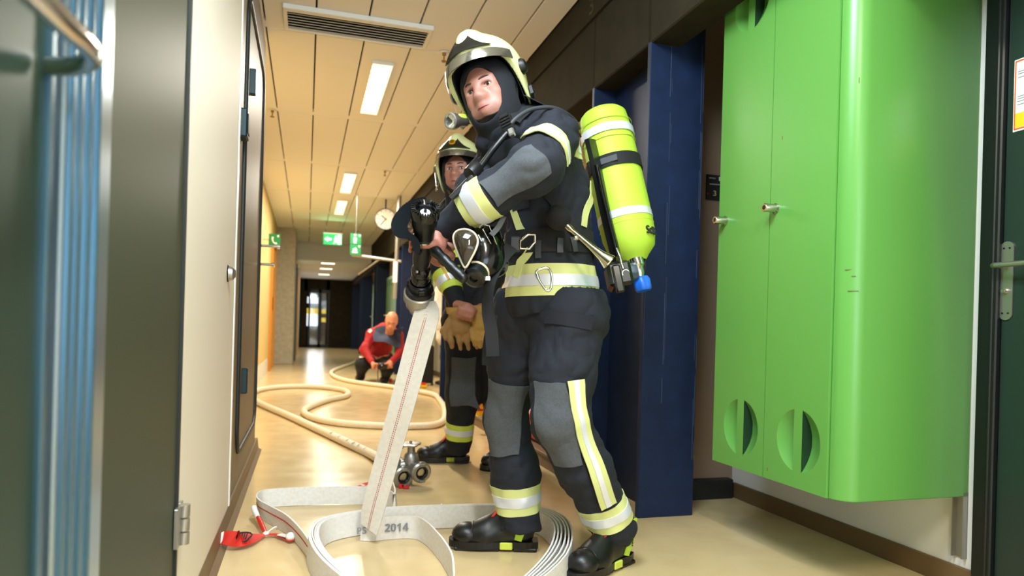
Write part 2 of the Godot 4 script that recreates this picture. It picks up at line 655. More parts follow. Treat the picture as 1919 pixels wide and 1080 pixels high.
func materials() -> void:
	wrinkle.seed = 7
	wrinkle.noise_type = FastNoiseLite.TYPE_SIMPLEX_SMOOTH
	wrinkle.frequency = 7.0
	wrinkle.fractal_type = FastNoiseLite.FRACTAL_RIDGED
	wrinkle.fractal_octaves = 2
	var m := tri_uv(hexm("floor", "ffffff", 0.2), 0.7)
	m.albedo_texture = noise_tex(0.012, Color("d0b786"), Color("dbc393"), 3, 512, 5)
	m.roughness_texture = noise_tex(0.02, Color(0.17, 0.17, 0.17), Color(0.27, 0.27, 0.27), 8, 256, 4)
	m.roughness = 1.0
	m = tri_uv(hexm("ceiling", "eeebe4", 0.75), 1.0)
	hexm("ceiling_gap", "2a241a", 0.9)
	hexm("white_panel", "e6dcc8", 0.6, 0.0, 0.4)
	hexm("white_edge", "f4f2ec", 0.4)
	m = tri_uv(hexm("greige", "ffffff", 0.4), 1.5)
	m.albedo_texture = noise_tex(0.02, Color("948467"), Color("a0906f"), 4, 256, 3)
	hexm("steel_door", "6b5a3e", 0.5)
	hexm("gasket", "1d2220", 0.5)
	hexm("teal_steel", "20363a", 0.4, 0.3)
	hexm("olive_door", "3b4130", 0.5, 0.0, 0.3)
	hexm("dark_door", "25392f", 0.4, 0.0, 0.35)
	hexm("alu", "9fb6c6", 0.28, 0.9)
	hexm("alu_dark", "55788c", 0.3, 0.8)
	m = hexm("glass", "dfe8e6", 0.04)
	m.transparency = BaseMaterial3D.TRANSPARENCY_ALPHA
	m.albedo_color.a = 0.12
	hexm("steel", "c2beb4", 0.25, 1.0)
	hexm("chrome", "dcdcd8", 0.12, 1.0)
	hexm("satin", "a9a79f", 0.38, 0.9)
	m = tri_uv(hexm("cream_wall", "ffffff", 0.7), 1.0)
	m.albedo_texture = noise_tex(0.03, Color("e0d7c2"), Color("e8e0cd"), 5, 256, 4)
	hexm("white_wall", "e6e2dc", 0.6)
	hexm("brown_wall", "8d7560", 0.7)
	hexm("baseboard", "6e5637", 0.5)
	hexm("black_base", "131516", 0.5)
	m = tri_uv(hexm("beam", "ffffff", 0.85, 0.0, 0.15), 1.2)
	m.albedo_texture = noise_tex(0.02, Color("302c22"), Color("393428"), 6, 256, 4)
	m = tri_uv(hexm("navy_steel", "ffffff", 0.55, 0.0, 0.35), 1.3)
	m.albedo_texture = noise_tex(0.03, Color("13213b"), Color("19294a"), 9, 256, 4)
	hexm("scratch", "465263", 0.7)
	hexm("locker_green", "62a44a", 0.32)
	hexm("slot_dark", "10331c", 0.6)
	hexm("door_green", "1d2f28", 0.35)
	hexm("frame_black", "0b1110", 0.4)
	m = tri_uv(hexm("concrete", "ffffff", 0.85), 1.2)
	m.albedo_texture = noise_tex(0.03, Color("a99f8b"), Color("c0b69f"), 11, 256, 5)
	hexm("yellow_wall", "e0c07a", 0.6)
	hexm("orange_frame", "d28118", 0.45)
	hexm("black", "101112", 0.45)
	hexm("rubber", "0d0e0f", 0.38)
	hexm("gloss_black", "0a0a0b", 0.14)
	hexm("brass_black", "1b1c1e", 0.3, 0.4)
	hexm("lime", "c9d84f", 0.55)
	hexm("pale_lime", "cfd489", 0.7)
	hexm("neon", "b3d63c", 0.6)
	hexm("silver_tape", "dfe3ea", 0.4, 0.25)
	hexm("red", "d3231c", 0.35)
	hexm("blue", "1e63cf", 0.4)
	hexm("dark_grey", "33363a", 0.55)
	hexm("white", "f2f0ea", 0.5)
	hexm("ink", "24262a", 0.7)
	hexm("grey_ink", "7d8288", 0.8)
	hexm("sign_green", "0b7a3f", 0.5)
	m = tri_uv(hexm("navy_cloth", "ffffff", 0.85), 14.0)
	m.albedo_texture = noise_tex(0.05, Color("13161f"), Color("1c202c"), 12, 256, 3)
	m.normal_enabled = true
	m.normal_texture = bump_tex(0.25, 3.0, 2)
	m.normal_scale = 0.35
	m = tri_uv(hexm("black_cloth", "ffffff", 0.85), 14.0)
	m.albedo_texture = noise_tex(0.05, Color("0d0e11"), Color("15171b"), 13, 256, 3)
	m = tri_uv(hexm("grey_patch", "ffffff", 0.9), 22.0)
	m.albedo_texture = noise_tex(0.11, Color("3c3f43"), Color("5c6064"), 14, 256, 3, FastNoiseLite.TYPE_VALUE)
	m.normal_enabled = true
	m.normal_texture = bump_tex(0.3, 4.0, 5)
	m.normal_scale = 0.4
	hexm("hood", "13151c", 0.9)
	hexm("webbing", "0f1013", 0.8)
	hexm("webbing_edge", "4a5058", 0.8)
	m = hexm("skin", "ffffff", 0.5)
	m.vertex_color_use_as_albedo = true
	m.subsurf_scatter_enabled = true
	m.subsurf_scatter_strength = 0.08
	hexm("brow", "4a352b", 0.9)
	hexm("eye_white", "e9e4df", 0.15)
	hexm("iris", "3f2f26", 0.1)
	hexm("pupil", "050505", 0.08)
	hexm("lip", "b5615b", 0.45)
	hexm("helmet", "dfe3a4", 0.22)
	hexm("helmet_dark", "161512", 0.18)
	hexm("visor_strip", "8d8778", 0.16, 0.8)
	m = hexm("visor", "ffffff", 0.03, 0.0, 0.35)
	m.transparency = BaseMaterial3D.TRANSPARENCY_ALPHA
	m.albedo_color = Color(0.95, 0.97, 0.96, 0.05)
	m = hexm("lens", "a89878", 0.05)
	m.transparency = BaseMaterial3D.TRANSPARENCY_ALPHA
	m.albedo_color = Color(0.28, 0.24, 0.18, 0.5)
	hexm("gold", "d59a1c", 0.35, 0.3)
	hexm("cream_rim", "d8cdb2", 0.45)
	m = tri_uv(hexm("hose_cloth", "ffffff", 0.85), 9.0)
	m.albedo_texture = noise_tex(0.02, Color("dcd8d2"), Color("ebeae8"), 15, 256, 5)
	m.normal_enabled = true
	m.normal_texture = bump_tex(0.35, 4.0, 6)
	m.normal_scale = 0.5
	m = tri_uv(hexm("hose_cream", "ffffff", 0.6), 5.0)
	m.albedo_texture = noise_tex(0.03, Color("e4d6b8"), Color("f0e6cf"), 16, 256, 4)
	hexm("hose_line", "b5382f", 0.8)
	hexm("cast_alu", "a5a29a", 0.4, 0.85)
	hexm("leather", "b58a45", 0.75)
	hexm("leather_brown", "9c7440", 0.8)
	hexm("red_cloth", "a3171c", 0.8)
	hexm("slate_cloth", "343b4f", 0.85)
	hexm("cardigan", "d8d0c2", 0.9)
	hexm("denim", "33425a", 0.85)
	hexm("yellow", "f0c81c", 0.55)
	hexm("kick_brown", "6f5940", 0.6)

func glow(called: String, c: Color, e: float) -> StandardMaterial3D:
	var m := mat(called, c, 0.6)
	m.emission_enabled = true
	m.emission = c
	m.emission_energy_multiplier = e
	return m

const XL := -0.278
const XR := 2.07
const CY := 2.625

func room() -> void:
	# ---- floor
	struct("floor", span(Vector3(-1.2, -0.1, 3.2), Vector3(2.5, 0.0, -24.0)), M.floor, "glossy beige resin floor of the corridor")
	# ---- ceiling: metal panels hung under a slab
	var ce := struct("ceiling", span(Vector3(-1.2, CY + 0.03, 3.2), Vector3(2.5, CY + 0.2, -24.0)), M.ceiling_gap, "pale metal panel ceiling with dark joints")
	var jx := [-0.89, -0.59, -0.29, 0.005, 0.305, 0.605, 0.906, 1.206, 1.385]
	var jz := [3.0, 0.85, -0.93, -2.69, -4.46, -6.22, -8.12, -9.9, -11.7, -13.5, -15.0, -16.2]
	var pm := {}
	for r in jz.size() - 1:
		for c in jx.size() - 1:
			var sx: float = jx[c + 1] - jx[c] - 0.010
			var sz: float = jz[r] - jz[r + 1] - 0.09
			var key := "%.3f %.3f" % [sx, sz]
			if not pm.has(key):
				pm[key] = boxm(Vector3.ZERO, Vector3(sx, 0.03, sz), 0.003)
			var p := part("panel", pm[key], M.ceiling, ce)
			p.position = Vector3((jx[c] + jx[c + 1]) * 0.5, CY + 0.015, (jz[r] + jz[r + 1]) * 0.5)
		if r > 0:
			var s := part("runner", boxm(Vector3.ZERO, Vector3(2.275, 0.028, 0.086), 0.002), M.ceiling, ce)
			s.position = Vector3(0.2475, CY + 0.017, jz[r])
	struct("ceiling_far", span(Vector3(-0.25, 2.25, -16.22), Vector3(1.4, CY + 0.02, -23.6)), M.ceiling, "lower ceiling at the far end of the corridor")
	# bay ceiling behind the beam
	struct("ceiling_bay", span(Vector3(1.56, 2.42, 3.0), Vector3(2.3, 2.66, -23.6)), M.yellow_wall, "ochre ceiling over the locker bays")
	# ---- brown steel beam along the ceiling edge
	var bm := struct("trim_1", span(Vector3(1.39, 2.45, 3.0), Vector3(1.56, 2.66, -23.6), 0.004), M.beam, "brown steel beam along the ceiling edge")
	wpart("lower_flange", span(Vector3(1.40, 2.07, 3.0), Vector3(1.55, 2.45, -23.6), 0.006), M.beam, bm)
	wpart("ledge", span(Vector3(1.384, 2.443, 3.0), Vector3(1.42, 2.452, -23.6)), M.beam, bm)
	for z in [-3.35, -6.9]:
		var f := Transform3D(Basis(Vector3.UP, -PI / 2), Vector3(1.3895, 2.52, z))
		put_text("3" if z > -4 else "4", 0.09, f, M.brass_black, bm, "number", 0.001)
	# ---- left wall
	struct("wall_left", span(Vector3(-0.9, 0, 3.1), Vector3(XL - 0.03, CY + 0.06, -4.6)), M.greige, "greige steel wall on the left")
	var near := 0.0
	# far leaf of the double door
	var d1 := struct("door_1", span(Vector3(XL - 0.05, 0.012, -1.10), Vector3(XL, 2.3, -1.725), 0.003), M.olive_door, "olive green glossy door leaf on the left wall")
	wpart("stile", span(Vector3(XL - 0.03, 0.012, -1.045), Vector3(XL + 0.004, 2.3, -1.105), 0.002), M.alu, d1)
	for z in [-0.99, -1.03]:
		wpart("stile_groove", span(Vector3(XL + 0.002, 0.012, z), Vector3(XL + 0.009, 2.3, z - 0.008), 0.002), M.alu_dark, d1)
	var hg := Mb.new()
	for k in 3:
		hg.tube([Vector3(XL + 0.016, 0.285 + k * 0.032, -1.752), Vector3(XL + 0.016, 0.313 + k * 0.032, -1.752)], 0.013, 12)
	hg.box(Vector3(XL + 0.006, 0.331, -1.727), Vector3(0.01, 0.092, 0.045), 0.002)
	hg.box(Vector3(XL + 0.004, 0.331, -1.778), Vector3(0.006, 0.092, 0.03), 0.001)
	wpart("hinge", hg.mesh(), M.satin, d1)
	wpart("gasket", span(Vector3(XL - 0.02, 0.0, -1.727), Vector3(XL + 0.006, 2.36, -1.738)), M.gasket, d1)
	# near leaf
	var d2 := struct("door_2", span(Vector3(XL - 0.05, 0.012, 0.1), Vector3(XL, 2.3, -0.862), 0.003), M.dark_door, "dark green door leaf with vision strip and bow handle")
	wpart("glazing_bead", span(Vector3(XL - 0.03, 0.012, -0.858), Vector3(XL + 0.006, 2.3, -0.872), 0.002), M.alu_dark, d2)
	wpart("pane", span(Vector3(XL - 0.022, 0.012, -0.872), Vector3(XL - 0.016, 2.3, -0.908)), M.glass, d2)
	wpart("stile", span(Vector3(XL - 0.03, 0.012, -0.908), Vector3(XL + 0.004, 2.3, -1.04), 0.003), M.alu, d2)
	for z in [-0.925, -0.955]:
		wpart("stile_groove", span(Vector3(XL + 0.002, 0.012, z), Vector3(XL + 0.008, 2.3, z - 0.012), 0.002), M.alu_dark, d2)
	var hp := spline([Vector3(-0.2, 1.03, -0.35), Vector3(-0.2, 1.05, -0.62), Vector3(-0.203, 1.063, -0.72), Vector3(-0.214, 1.072, -0.785), Vector3(-0.24, 1.075, -0.83), Vector3(-0.27, 1.077, -0.848)], 6)
	var hn := Mb.new().tube(hp, 0.0105, 16)
	hn.tube([Vector3(XL - 0.001, 1.03, -0.36), Vector3(-0.2, 1.03, -0.36)], 0.0105, 16)
	wpart("handle", hn.mesh(), M.chrome, d2)
	# white panel
	var wp := struct("trim_2", span(Vector3(XL - 0.04, 0.072, -1.742), Vector3(XL, CY + 0.03, -2.915), 0.002), M.white_panel, "cream white wall panel beside the olive door")
	wpart("edge_strip", span(Vector3(XL - 0.04, 0.072, -2.916), Vector3(XL + 0.004, CY + 0.03, -2.945), 0.002), M.white_edge, wp)
	struct("baseboard_left", Mb.new().prism(PackedVector2Array([Vector2(XL - 0.02, 0.0), Vector2(XL + 0.028, 0.0), Vector2(XL + 0.008, 0.014), Vector2(XL + 0.002, 0.075), Vector2(XL - 0.02, 0.075)]), -4.6, -1.74).mesh(), M.baseboard, "brown baseboard under the white panel")
	var kn := thing("door_stop", Vector3(XL, 0.963, -2.66), "small dark rounded knob on the white wall panel", "knob")
	wpart("cup", Mb.new().lathe([Vector2(0.0, 0.028), Vector2(0.012, 0.027), Vector2(0.024, 0.018), Vector2(0.028, 0.0)], along(Vector3(XL, 0.98, -2.67), Vector3.RIGHT), 20).mesh(), M.satin, kn)
	wpart("rubber_ring", Mb.new().lathe([Vector2(0.029, 0.004), Vector2(0.032, 0.002), Vector2(0.032, 0.0)], along(Vector3(XL, 0.98, -2.67), Vector3.RIGHT), 20).mesh(), M.rubber, kn)
	# steel door in the left wall with round-cornered gasket
	var d3 := struct("door_3", span(Vector3(XL - 0.05, 0.05, -3.05), Vector3(XL - 0.006, 2.5, -4.45), 0.004), M.steel_door, "bronze steel door with round-cornered black gasket")
	var gk := []
	for q in [[-3.2, 2.25, 0.0], [-4.3, 2.25, 90.0], [-4.3, 0.22, 180.0], [-3.2, 0.22, 270.0]]:
		for s in 7:
			var a: float = deg_to_rad(q[2] + s * 15.0)
			var cz: float = q[0] + (-0.12 if q[0] > -4 else 0.12)
			var cyy: float = q[1] + (-0.12 if q[1] > 1 else 0.12)
			gk.append(Vector3(XL - 0.002, cyy + sin(a if q[1] > 1 else a) * 0.12, cz + cos(a) * 0.12))
	wpart("gasket", Mb.new().tube(gk, 0.011, 8, false, true).mesh(), M.gasket, d3)
	for y in [1.93, 0.53]:
		wpart("hinge", span(Vector3(XL - 0.01, y - 0.06, -3.42), Vector3(XL + 0.02, y + 0.06, -3.455), 0.004), M.teal_steel, d3)
	for q in [[1.26, 0.10], [1.15, 0.07]]:
		var lv := Mb.new().tube([Vector3(XL - 0.01, q[0], -4.33), Vector3(XL + q[1], q[0], -4.33)], 0.008, 12)
		lv.tube([Vector3(XL + q[1] - 0.002, q[0], -4.33), Vector3(XL + q[1] + 0.014, q[0], -4.33)], 0.014, 12)
		wpart("bolt_handle", lv.mesh(), M.chrome, d3)
	var rd := thing("card_reader", Vector3(XL, 1.63, -3.2), "dark card reader box on the frame of the steel door", "card reader")
	wpart("housing", span(Vector3(XL - 0.03, 1.57, -3.03), Vector3(XL + 0.022, 1.69, -3.12), 0.006), M.teal_steel, rd)
	wpart("face_plate", span(Vector3(XL + 0.021, 1.59, -3.04), Vector3(XL + 0.025, 1.67, -3.11), 0.002), M.black, rd)
	# ---- farther left wall, yellow, with door
	var yl := struct("wall_left_far", span(Vector3(-0.9, 0, -4.6), Vector3(-0.59, CY + 0.06, -13.86)), M.yellow_wall, "yellow wall farther along the left side")
	wpart("kick_plate", span(Vector3(-0.6, 0.0, -4.61), Vector3(-0.585, 0.22, -11.7)), M.cream_wall, yl)
	var d4 := struct("door_4", span(Vector3(-0.60, 0.01, -12.0), Vector3(-0.575, 2.08, -13.1), 0.002), M.yellow_wall, "yellow door with orange frame on the far left")
	wpart("door_frame", Mb.new().box(Vector3(-0.575, 1.05, -11.95), Vector3(0.05, 2.1, 0.09), 0.004).box(Vector3(-0.575, 1.05, -13.15), Vector3(0.05, 2.1, 0.09), 0.004).box(Vector3(-0.575, 2.13, -12.55), Vector3(0.05, 0.08, 1.29), 0.004).mesh(), M.orange_frame, d4)
	wpart("lock_plate", span(Vector3(-0.57, 1.0, -12.05), Vector3(-0.545, 1.22, -12.12), 0.004), M.black, d4)
	struct("wall_left_pillar", span(Vector3(-0.9, 0, -13.85), Vector3(-0.24, CY + 0.02, -14.6), 0.01), M.concrete, "pale concrete pillar at the far left")
	struct("wall_left_end", span(Vector3(-0.9, 0, -14.6), Vector3(-0.24, 2.66, -23.6)), M.cream_wall, "cream wall beyond the concrete pillar")
	var db := struct("door_5", span(Vector3(-0.26, 0.0, -15.2), Vector3(-0.215, 2.05, -16.3), 0.004), M.frame_black, "dark door frame beyond the concrete pillar")
	wpart("leaf", span(Vector3(-0.25, 0.01, -15.3), Vector3(-0.205, 1.98, -16.2), 0.002), M.concrete, db)
	var dc := struct("door_6", span(Vector3(-0.26, 0.0, -18.0), Vector3(-0.215, 2.05, -19.2), 0.004), M.orange_frame, "orange framed door at the far left")
	wpart("leaf", span(Vector3(-0.25, 0.01, -18.1), Vector3(-0.205, 1.98, -19.1), 0.002), M.yellow_wall, dc)
	struct("wall_step", span(Vector3(-0.25, 2.23, -16.18), Vector3(1.4, CY + 0.02, -16.225)), M.ceiling, "ceiling step down at the concrete pillar")
	# ---- far end: dark glazed wall with a lit glass door
	var fe := struct("wall_far", Mb.new().box(Vector3(-0.75, 1.2, -23.5), Vector3(1.5, 2.6, 0.2)).box(Vector3(1.7, 1.2, -23.5), Vector3(2.2, 2.6, 0.2)).box(Vector3(0.3, 2.1, -23.5), Vector3(0.8, 0.5, 0.2)).box(Vector3(0.3, 0.02, -23.5), Vector3(0.8, 0.09, 0.2)).mesh(), M.beam, "dark glazed wall at the far end of the corridor")
	var daylit_white := glow("daylight", Color(0.93, 0.97, 1.0), 1.1)  # glow put into the street pieces in place of daylight on them
	var daylit_yellow := glow("daylit_yellow_glow", Color(0.98, 0.85, 0.25), 0.8)  # yellow street pieces, their daylit brightness made by emission
	var gd := struct("door_7", Mb.new().box(Vector3(0.07, 0.95, -23.42), Vector3(0.06, 1.9, 0.08)).box(Vector3(0.40, 0.95, -23.42), Vector3(0.1, 1.9, 0.08)).box(Vector3(0.68, 0.95, -23.42), Vector3(0.06, 1.9, 0.08)).box(Vector3(0.35, 1.85, -23.42), Vector3(0.6, 0.1, 0.08)).box(Vector3(0.35, 0.06, -23.42), Vector3(0.6, 0.1, 0.08)).mesh(), M.frame_black, "dark framed glass door at the far end")
	wpart("pane", span(Vector3(0.10, 0.1, -23.42), Vector3(0.35, 1.8, -23.43)), M.glass, gd)
	wpart("pane", span(Vector3(0.45, 0.1, -23.42), Vector3(0.65, 1.8, -23.43)), M.glass, gd)
	var out := thing("street_view", Vector3(0.3, 0, -25.0), "bright daylit street seen through the far glass door", "street")
	wpart("van_body", span(Vector3(-0.1, 0.7, -25.2), Vector3(0.38, 1.12, -25.1), 0.03), daylit_white, out)
	wpart("van_side", span(Vector3(-0.1, 1.12, -25.2), Vector3(0.38, 1.32, -25.1), 0.02), daylit_yellow, out)
	wpart("sign_board", span(Vector3(0.5, 1.15, -25.2), Vector3(0.8, 1.3, -25.1), 0.02), daylit_yellow, out)
	wpart("awning", span(Vector3(0.5, 0.85, -25.2), Vector3(0.72, 1.0, -25.1), 0.02), daylit_yellow, out)
	wpart("upper_window", span(Vector3(-0.1, 1.5, -25.2), Vector3(0.38, 1.72, -25.1)), daylit_white, out)
	wpart("pavement", span(Vector3(-0.5, -0.1, -23.7), Vector3(1.5, -0.02, -25.6)), M.concrete, out)
	area("daylight_light", Vector3(0.3, 1.1, -23.2), Vector3(0, -0.15, 1), Vector2(0.5, 1.6), Color(0.95, 0.98, 1.0), 0.5)
	# ---- right wall and bays
	struct("wall_right", span(Vector3(XR, 0, 3.1), Vector3(2.4, 2.66, -2.98)), M.white_wall, "white wall under and beside the green locker")
	struct("wall_right_far", span(Vector3(XR, 0, -2.98), Vector3(2.4, 2.66, -23.6)), M.cream_wall, "cream wall behind the far locker bays")
	struct("baseboard_right", span(Vector3(XR - 0.012, 0, -1.66), Vector3(XR + 0.02, 0.074, -2.96), 0.003), M.baseboard, "brown baseboard under the green locker")
	struct("baseboard_right_far", span(Vector3(XR - 0.012, 0, -3.05), Vector3(XR + 0.02, 0.074, -23.5), 0.003), M.baseboard, "brown baseboard of the far locker bays")
	struct("wall_partition", span(Vector3(1.67, 0, -2.98), Vector3(XR + 0.02, 2.66, -3.05)), M.brown_wall, "brown partition between blue column and green locker")
	struct("baseboard_partition", span(Vector3(1.60, 0.0, -2.93), Vector3(2.045, 0.095, -3.0), 0.004), M.black_base, "black kick board of the brown partition")
	struct("wall_back", span(Vector3(-0.9, 0, 3.0), Vector3(2.4, 2.7, 3.2)), M.white_wall, "white wall behind the camera")
	var wb := struct("added_window_1", Mb.new().box(Vector3(0.85, 2.36, 2.55), Vector3(2.1, 0.08, 0.06)).box(Vector3(0.85, 0.34, 2.55), Vector3(2.1, 0.08, 0.06)).box(Vector3(-0.16, 1.35, 2.55), Vector3(0.08, 2.1, 0.06)).box(Vector3(1.86, 1.35, 2.55), Vector3(0.08, 2.1, 0.06)).mesh(), M.white_edge, "added glowing pane in a frame behind the camera, for fill light")  # added frame for the fill pane, out of view
	wpart("pane", span(Vector3(-0.12, 0.38, 2.56), Vector3(1.82, 2.32, 2.57)), glow("fill_pane_glow", Color(0.95, 0.98, 1.0), 1.0), wb)  # glowing pane added as fill from behind
	for k in 6:
		column(-2.69 - 4.03 * k, k)
	# ---- right door
	var dr := struct("door_8", span(Vector3(XR - 0.012, 0.0, -0.6), Vector3(XR + 0.03, 2.3, -1.60), 0.003), M.door_green, "dark green door at the right edge")
	wpart("door_frame", span(Vector3(XR - 0.03, 0.0, -1.60), Vector3(XR + 0.03, 2.4, -1.664), 0.004), M.frame_black, dr)
	wpart("frame_bead", span(Vector3(XR - 0.034, 0.0, -1.612), Vector3(XR - 0.02, 2.4, -1.622), 0.003), M.frame_black, dr)
	var pl := []
	var plate := PackedVector2Array()
	for s in 24:
		var a := TAU * s / 24
		plate.append(Vector2(cos(a) * 0.021, sin(a) * 0.021 + (0.1 if sin(a) >= 0 else -0.1)))
	var pf := Transform3D(Basis(Vector3.UP, -PI / 2), Vector3(XR - 0.013, 1.0, -1.583))
	wpart("lock_plate", Mb.new().prism(plate, 0.0, 0.004, pf).mesh(), M.satin, dr)
	for y in [-0.1, 0.1]:
		for x in [-0.009, 0.009]:
			wpart("screw", Mb.new().lathe([Vector2(0, 0.002), Vector2(0.003, 0.0015), Vector2(0.003, 0)], along(Vector3(XR - 0.017, 1.0 + y, -1.583 + x), Vector3.LEFT), 8).mesh(), M.brass_black, dr)
	wpart("cylinder_lock", Mb.new().lathe([Vector2(0, 0.014), Vector2(0.006, 0.014), Vector2(0.0075, 0.011), Vector2(0.0085, 0)], along(Vector3(XR - 0.017, 0.968, -1.583), Vector3.LEFT), 16).mesh(), M.steel, dr)
	var lh := Mb.new().tube(spline([Vector3(XR - 0.015, 1.045, -1.583), Vector3(XR - 0.055, 1.045, -1.583), Vector3(XR - 0.062, 1.045, -1.57), Vector3(XR - 0.062, 1.045, -1.4)], 5), 0.0085, 14)
	lh.ball(Vector3(XR - 0.06, 1.045, -1.588), Vector3(0.009, 0.009, 0.012), 12)
	wpart("handle", lh.mesh(), M.satin, dr)
	sticker()

func column(z: float, k: int) -> void:
	var n := struct("column_%d" % (k + 1), Mb.new().box(Vector3(1.535, 1.32, z - 0.015), Vector3(0.27, 2.64, 0.03), 0.003).mesh(), M.navy_steel, "navy steel column, %s one from the camera" % ["first", "second", "third", "fourth", "fifth", "sixth"][k])
	wpart("web", span(Vector3(1.523, 0, z - 0.03), Vector3(1.547, 2.64, z - 0.61)), M.navy_steel, n)
	wpart("rear_flange", span(Vector3(1.40, 0, z - 0.61), Vector3(1.67, 2.64, z - 0.64), 0.003), M.navy_steel, n)
	wpart("stiffener", span(Vector3(1.405, 2.2, z - 0.03), Vector3(1.523, 2.225, z - 0.61)), M.navy_steel, n)
	if k == 0:
		# worn paint: thin bare streaks along edges and the middle of the flange
		var rng := RandomNumberGenerator.new()
		rng.seed = 5
		for line in [[1.402, 0.0018], [1.5, 0.0022], [1.508, 0.0012], [1.655, 0.002], [1.665, 0.002]]:
			var y := 0.25
			while y < 2.4:
				var len := rng.randf_range(0.05, 0.4)
				var x: float = line[0] + rng.randf_range(-0.002, 0.002)
				var w: float = line[1] * rng.randf_range(0.4, 1.0)
				if rng.randf() < 0.8:
					var pts := [Vector3(x, y, z + 0.0004), Vector3(x + rng.randf_range(-0.0015, 0.0015), y + len * 0.5, z + 0.0004), Vector3(x + rng.randf_range(-0.001, 0.001), y + len, z + 0.0004)]
					wpart("scratch", Mb.new().ribbon(spline(pts, 3), [Vector3.BACK, Vector3.BACK, Vector3.BACK, Vector3.BACK, Vector3.BACK, Vector3.BACK, Vector3.BACK], w, 0.0006).mesh(), M.scratch, n)
				y += len + rng.randf_range(0.02, 0.25)

func sticker() -> void:
	var s := thing("notice_sticker", Vector3(XR, 1.5, -1.575), "white notice sticker with orange border on the dark right door", "sticker")
	wpart("paper", span(Vector3(XR - 0.0125, 1.455, -1.578), Vector3(XR - 0.0135, 1.675, -1.42)), M.white, s)
	wpart("border", Mb.new().box(Vector3(XR - 0.0138, 1.565, -1.5735), Vector3(0.0006, 0.205, 0.004)).box(Vector3(XR - 0.0138, 1.669, -1.5), Vector3(0.0006, 0.005, 0.15)).box(Vector3(XR - 0.0138, 1.462, -1.5), Vector3(0.0006, 0.005, 0.15)).mesh(), mat("orange_print", Color("d8652a"), 0.6), s)
	wpart("yellow_field", span(Vector3(XR - 0.0135, 1.466, -1.571), Vector3(XR - 0.0141, 1.51, -1.43)), M.yellow, s)
	for y in [1.636, 1.629, 1.618, 1.56, 1.553, 1.545, 1.535]:
		wpart("print_line", boxm(Vector3(XR - 0.0139, y, -1.555), Vector3(0.0006, 0.0022, 0.022)), M.grey_ink, s)

func props() -> void:
	lockers()
	lamps()
	ceiling_bits()
	signs()
	supply_hose()
	flat_hose()
	distributor()
	small_bits()
	bags()

func locker_door(z0: float, z1: float, y0: float, y1: float, xf: float) -> ArrayMesh:
	var mb := Mb.new().flat()
	var zc := (z0 + z1) * 0.5 + 0.02
	var R := 0.105
	var s := 0.020
	var D := 0.042
	var ys := [y0 + 0.157, y1 - 0.157]
	var rows := [y0]
	for yc in ys:
		for i in 25:
			rows.append(yc - R * cos(PI * i / 24.0))
	rows.append(y1)
	var arc := func(y: float, yc: float) -> float:
		return maxf(s, sqrt(maxf(R * R - (y - yc) * (y - yc), 0.0)))
	for i in rows.size() - 1:
		var a: float = rows[i]
		var b: float = rows[i + 1]
		var yc := 0.0
		for v in ys:
			if a > v - R - 1e-5 and b < v + R + 1e-5:
				yc = v
		if yc == 0.0:
			mb.quad(Vector3(xf, a, z0), Vector3(xf, b, z0), Vector3(xf, b, z1), Vector3(xf, a, z1))
			continue
		mb.flat()
		var wa: float = arc.call(a, yc)
		var wb: float = arc.call(b, yc)
		mb.quad(Vector3(xf, a, z0), Vector3(xf, b, z0), Vector3(xf, b, zc - wb), Vector3(xf, a, zc - wa))
		mb.quad(Vector3(xf, a, zc - s), Vector3(xf, b, zc - s), Vector3(xf, b, zc + s), Vector3(xf, a, zc + s))
		mb.quad(Vector3(xf, a, zc + wa), Vector3(xf, b, zc + wb), Vector3(xf, b, z1), Vector3(xf, a, z1))
		mb.st.set_smooth_group(50)
		for sg in [-1.0, 1.0]:
			var n := 8
			for j in n:
				var q := []
				for e in [[a, wa, j], [b, wb, j], [b, wb, j + 1], [a, wa, j + 1]]:
					var u: float = s + (e[1] - s) * float(e[2]) / n
					var r2: float = (u * u + (e[0] - yc) * (e[0] - yc)) / (R * R)
					q.append(Vector3(xf + D * maxf(0.0, 1.0 - r2), e[0], zc + sg * u))
				mb.quad(q[0], q[1], q[2], q[3])
	mb.flat()
	for e in [[z0, 1], [z1, 1]]:
		mb.quad(Vector3(xf, y0, e[0]), Vector3(xf, y1, e[0]), Vector3(xf + 0.02, y1, e[0]), Vector3(xf + 0.02, y0, e[0]))
	mb.quad(Vector3(xf, y0, z0), Vector3(xf, y0, z1), Vector3(xf + 0.02, y0, z1), Vector3(xf + 0.02, y0, z0))
	return mb.mesh()

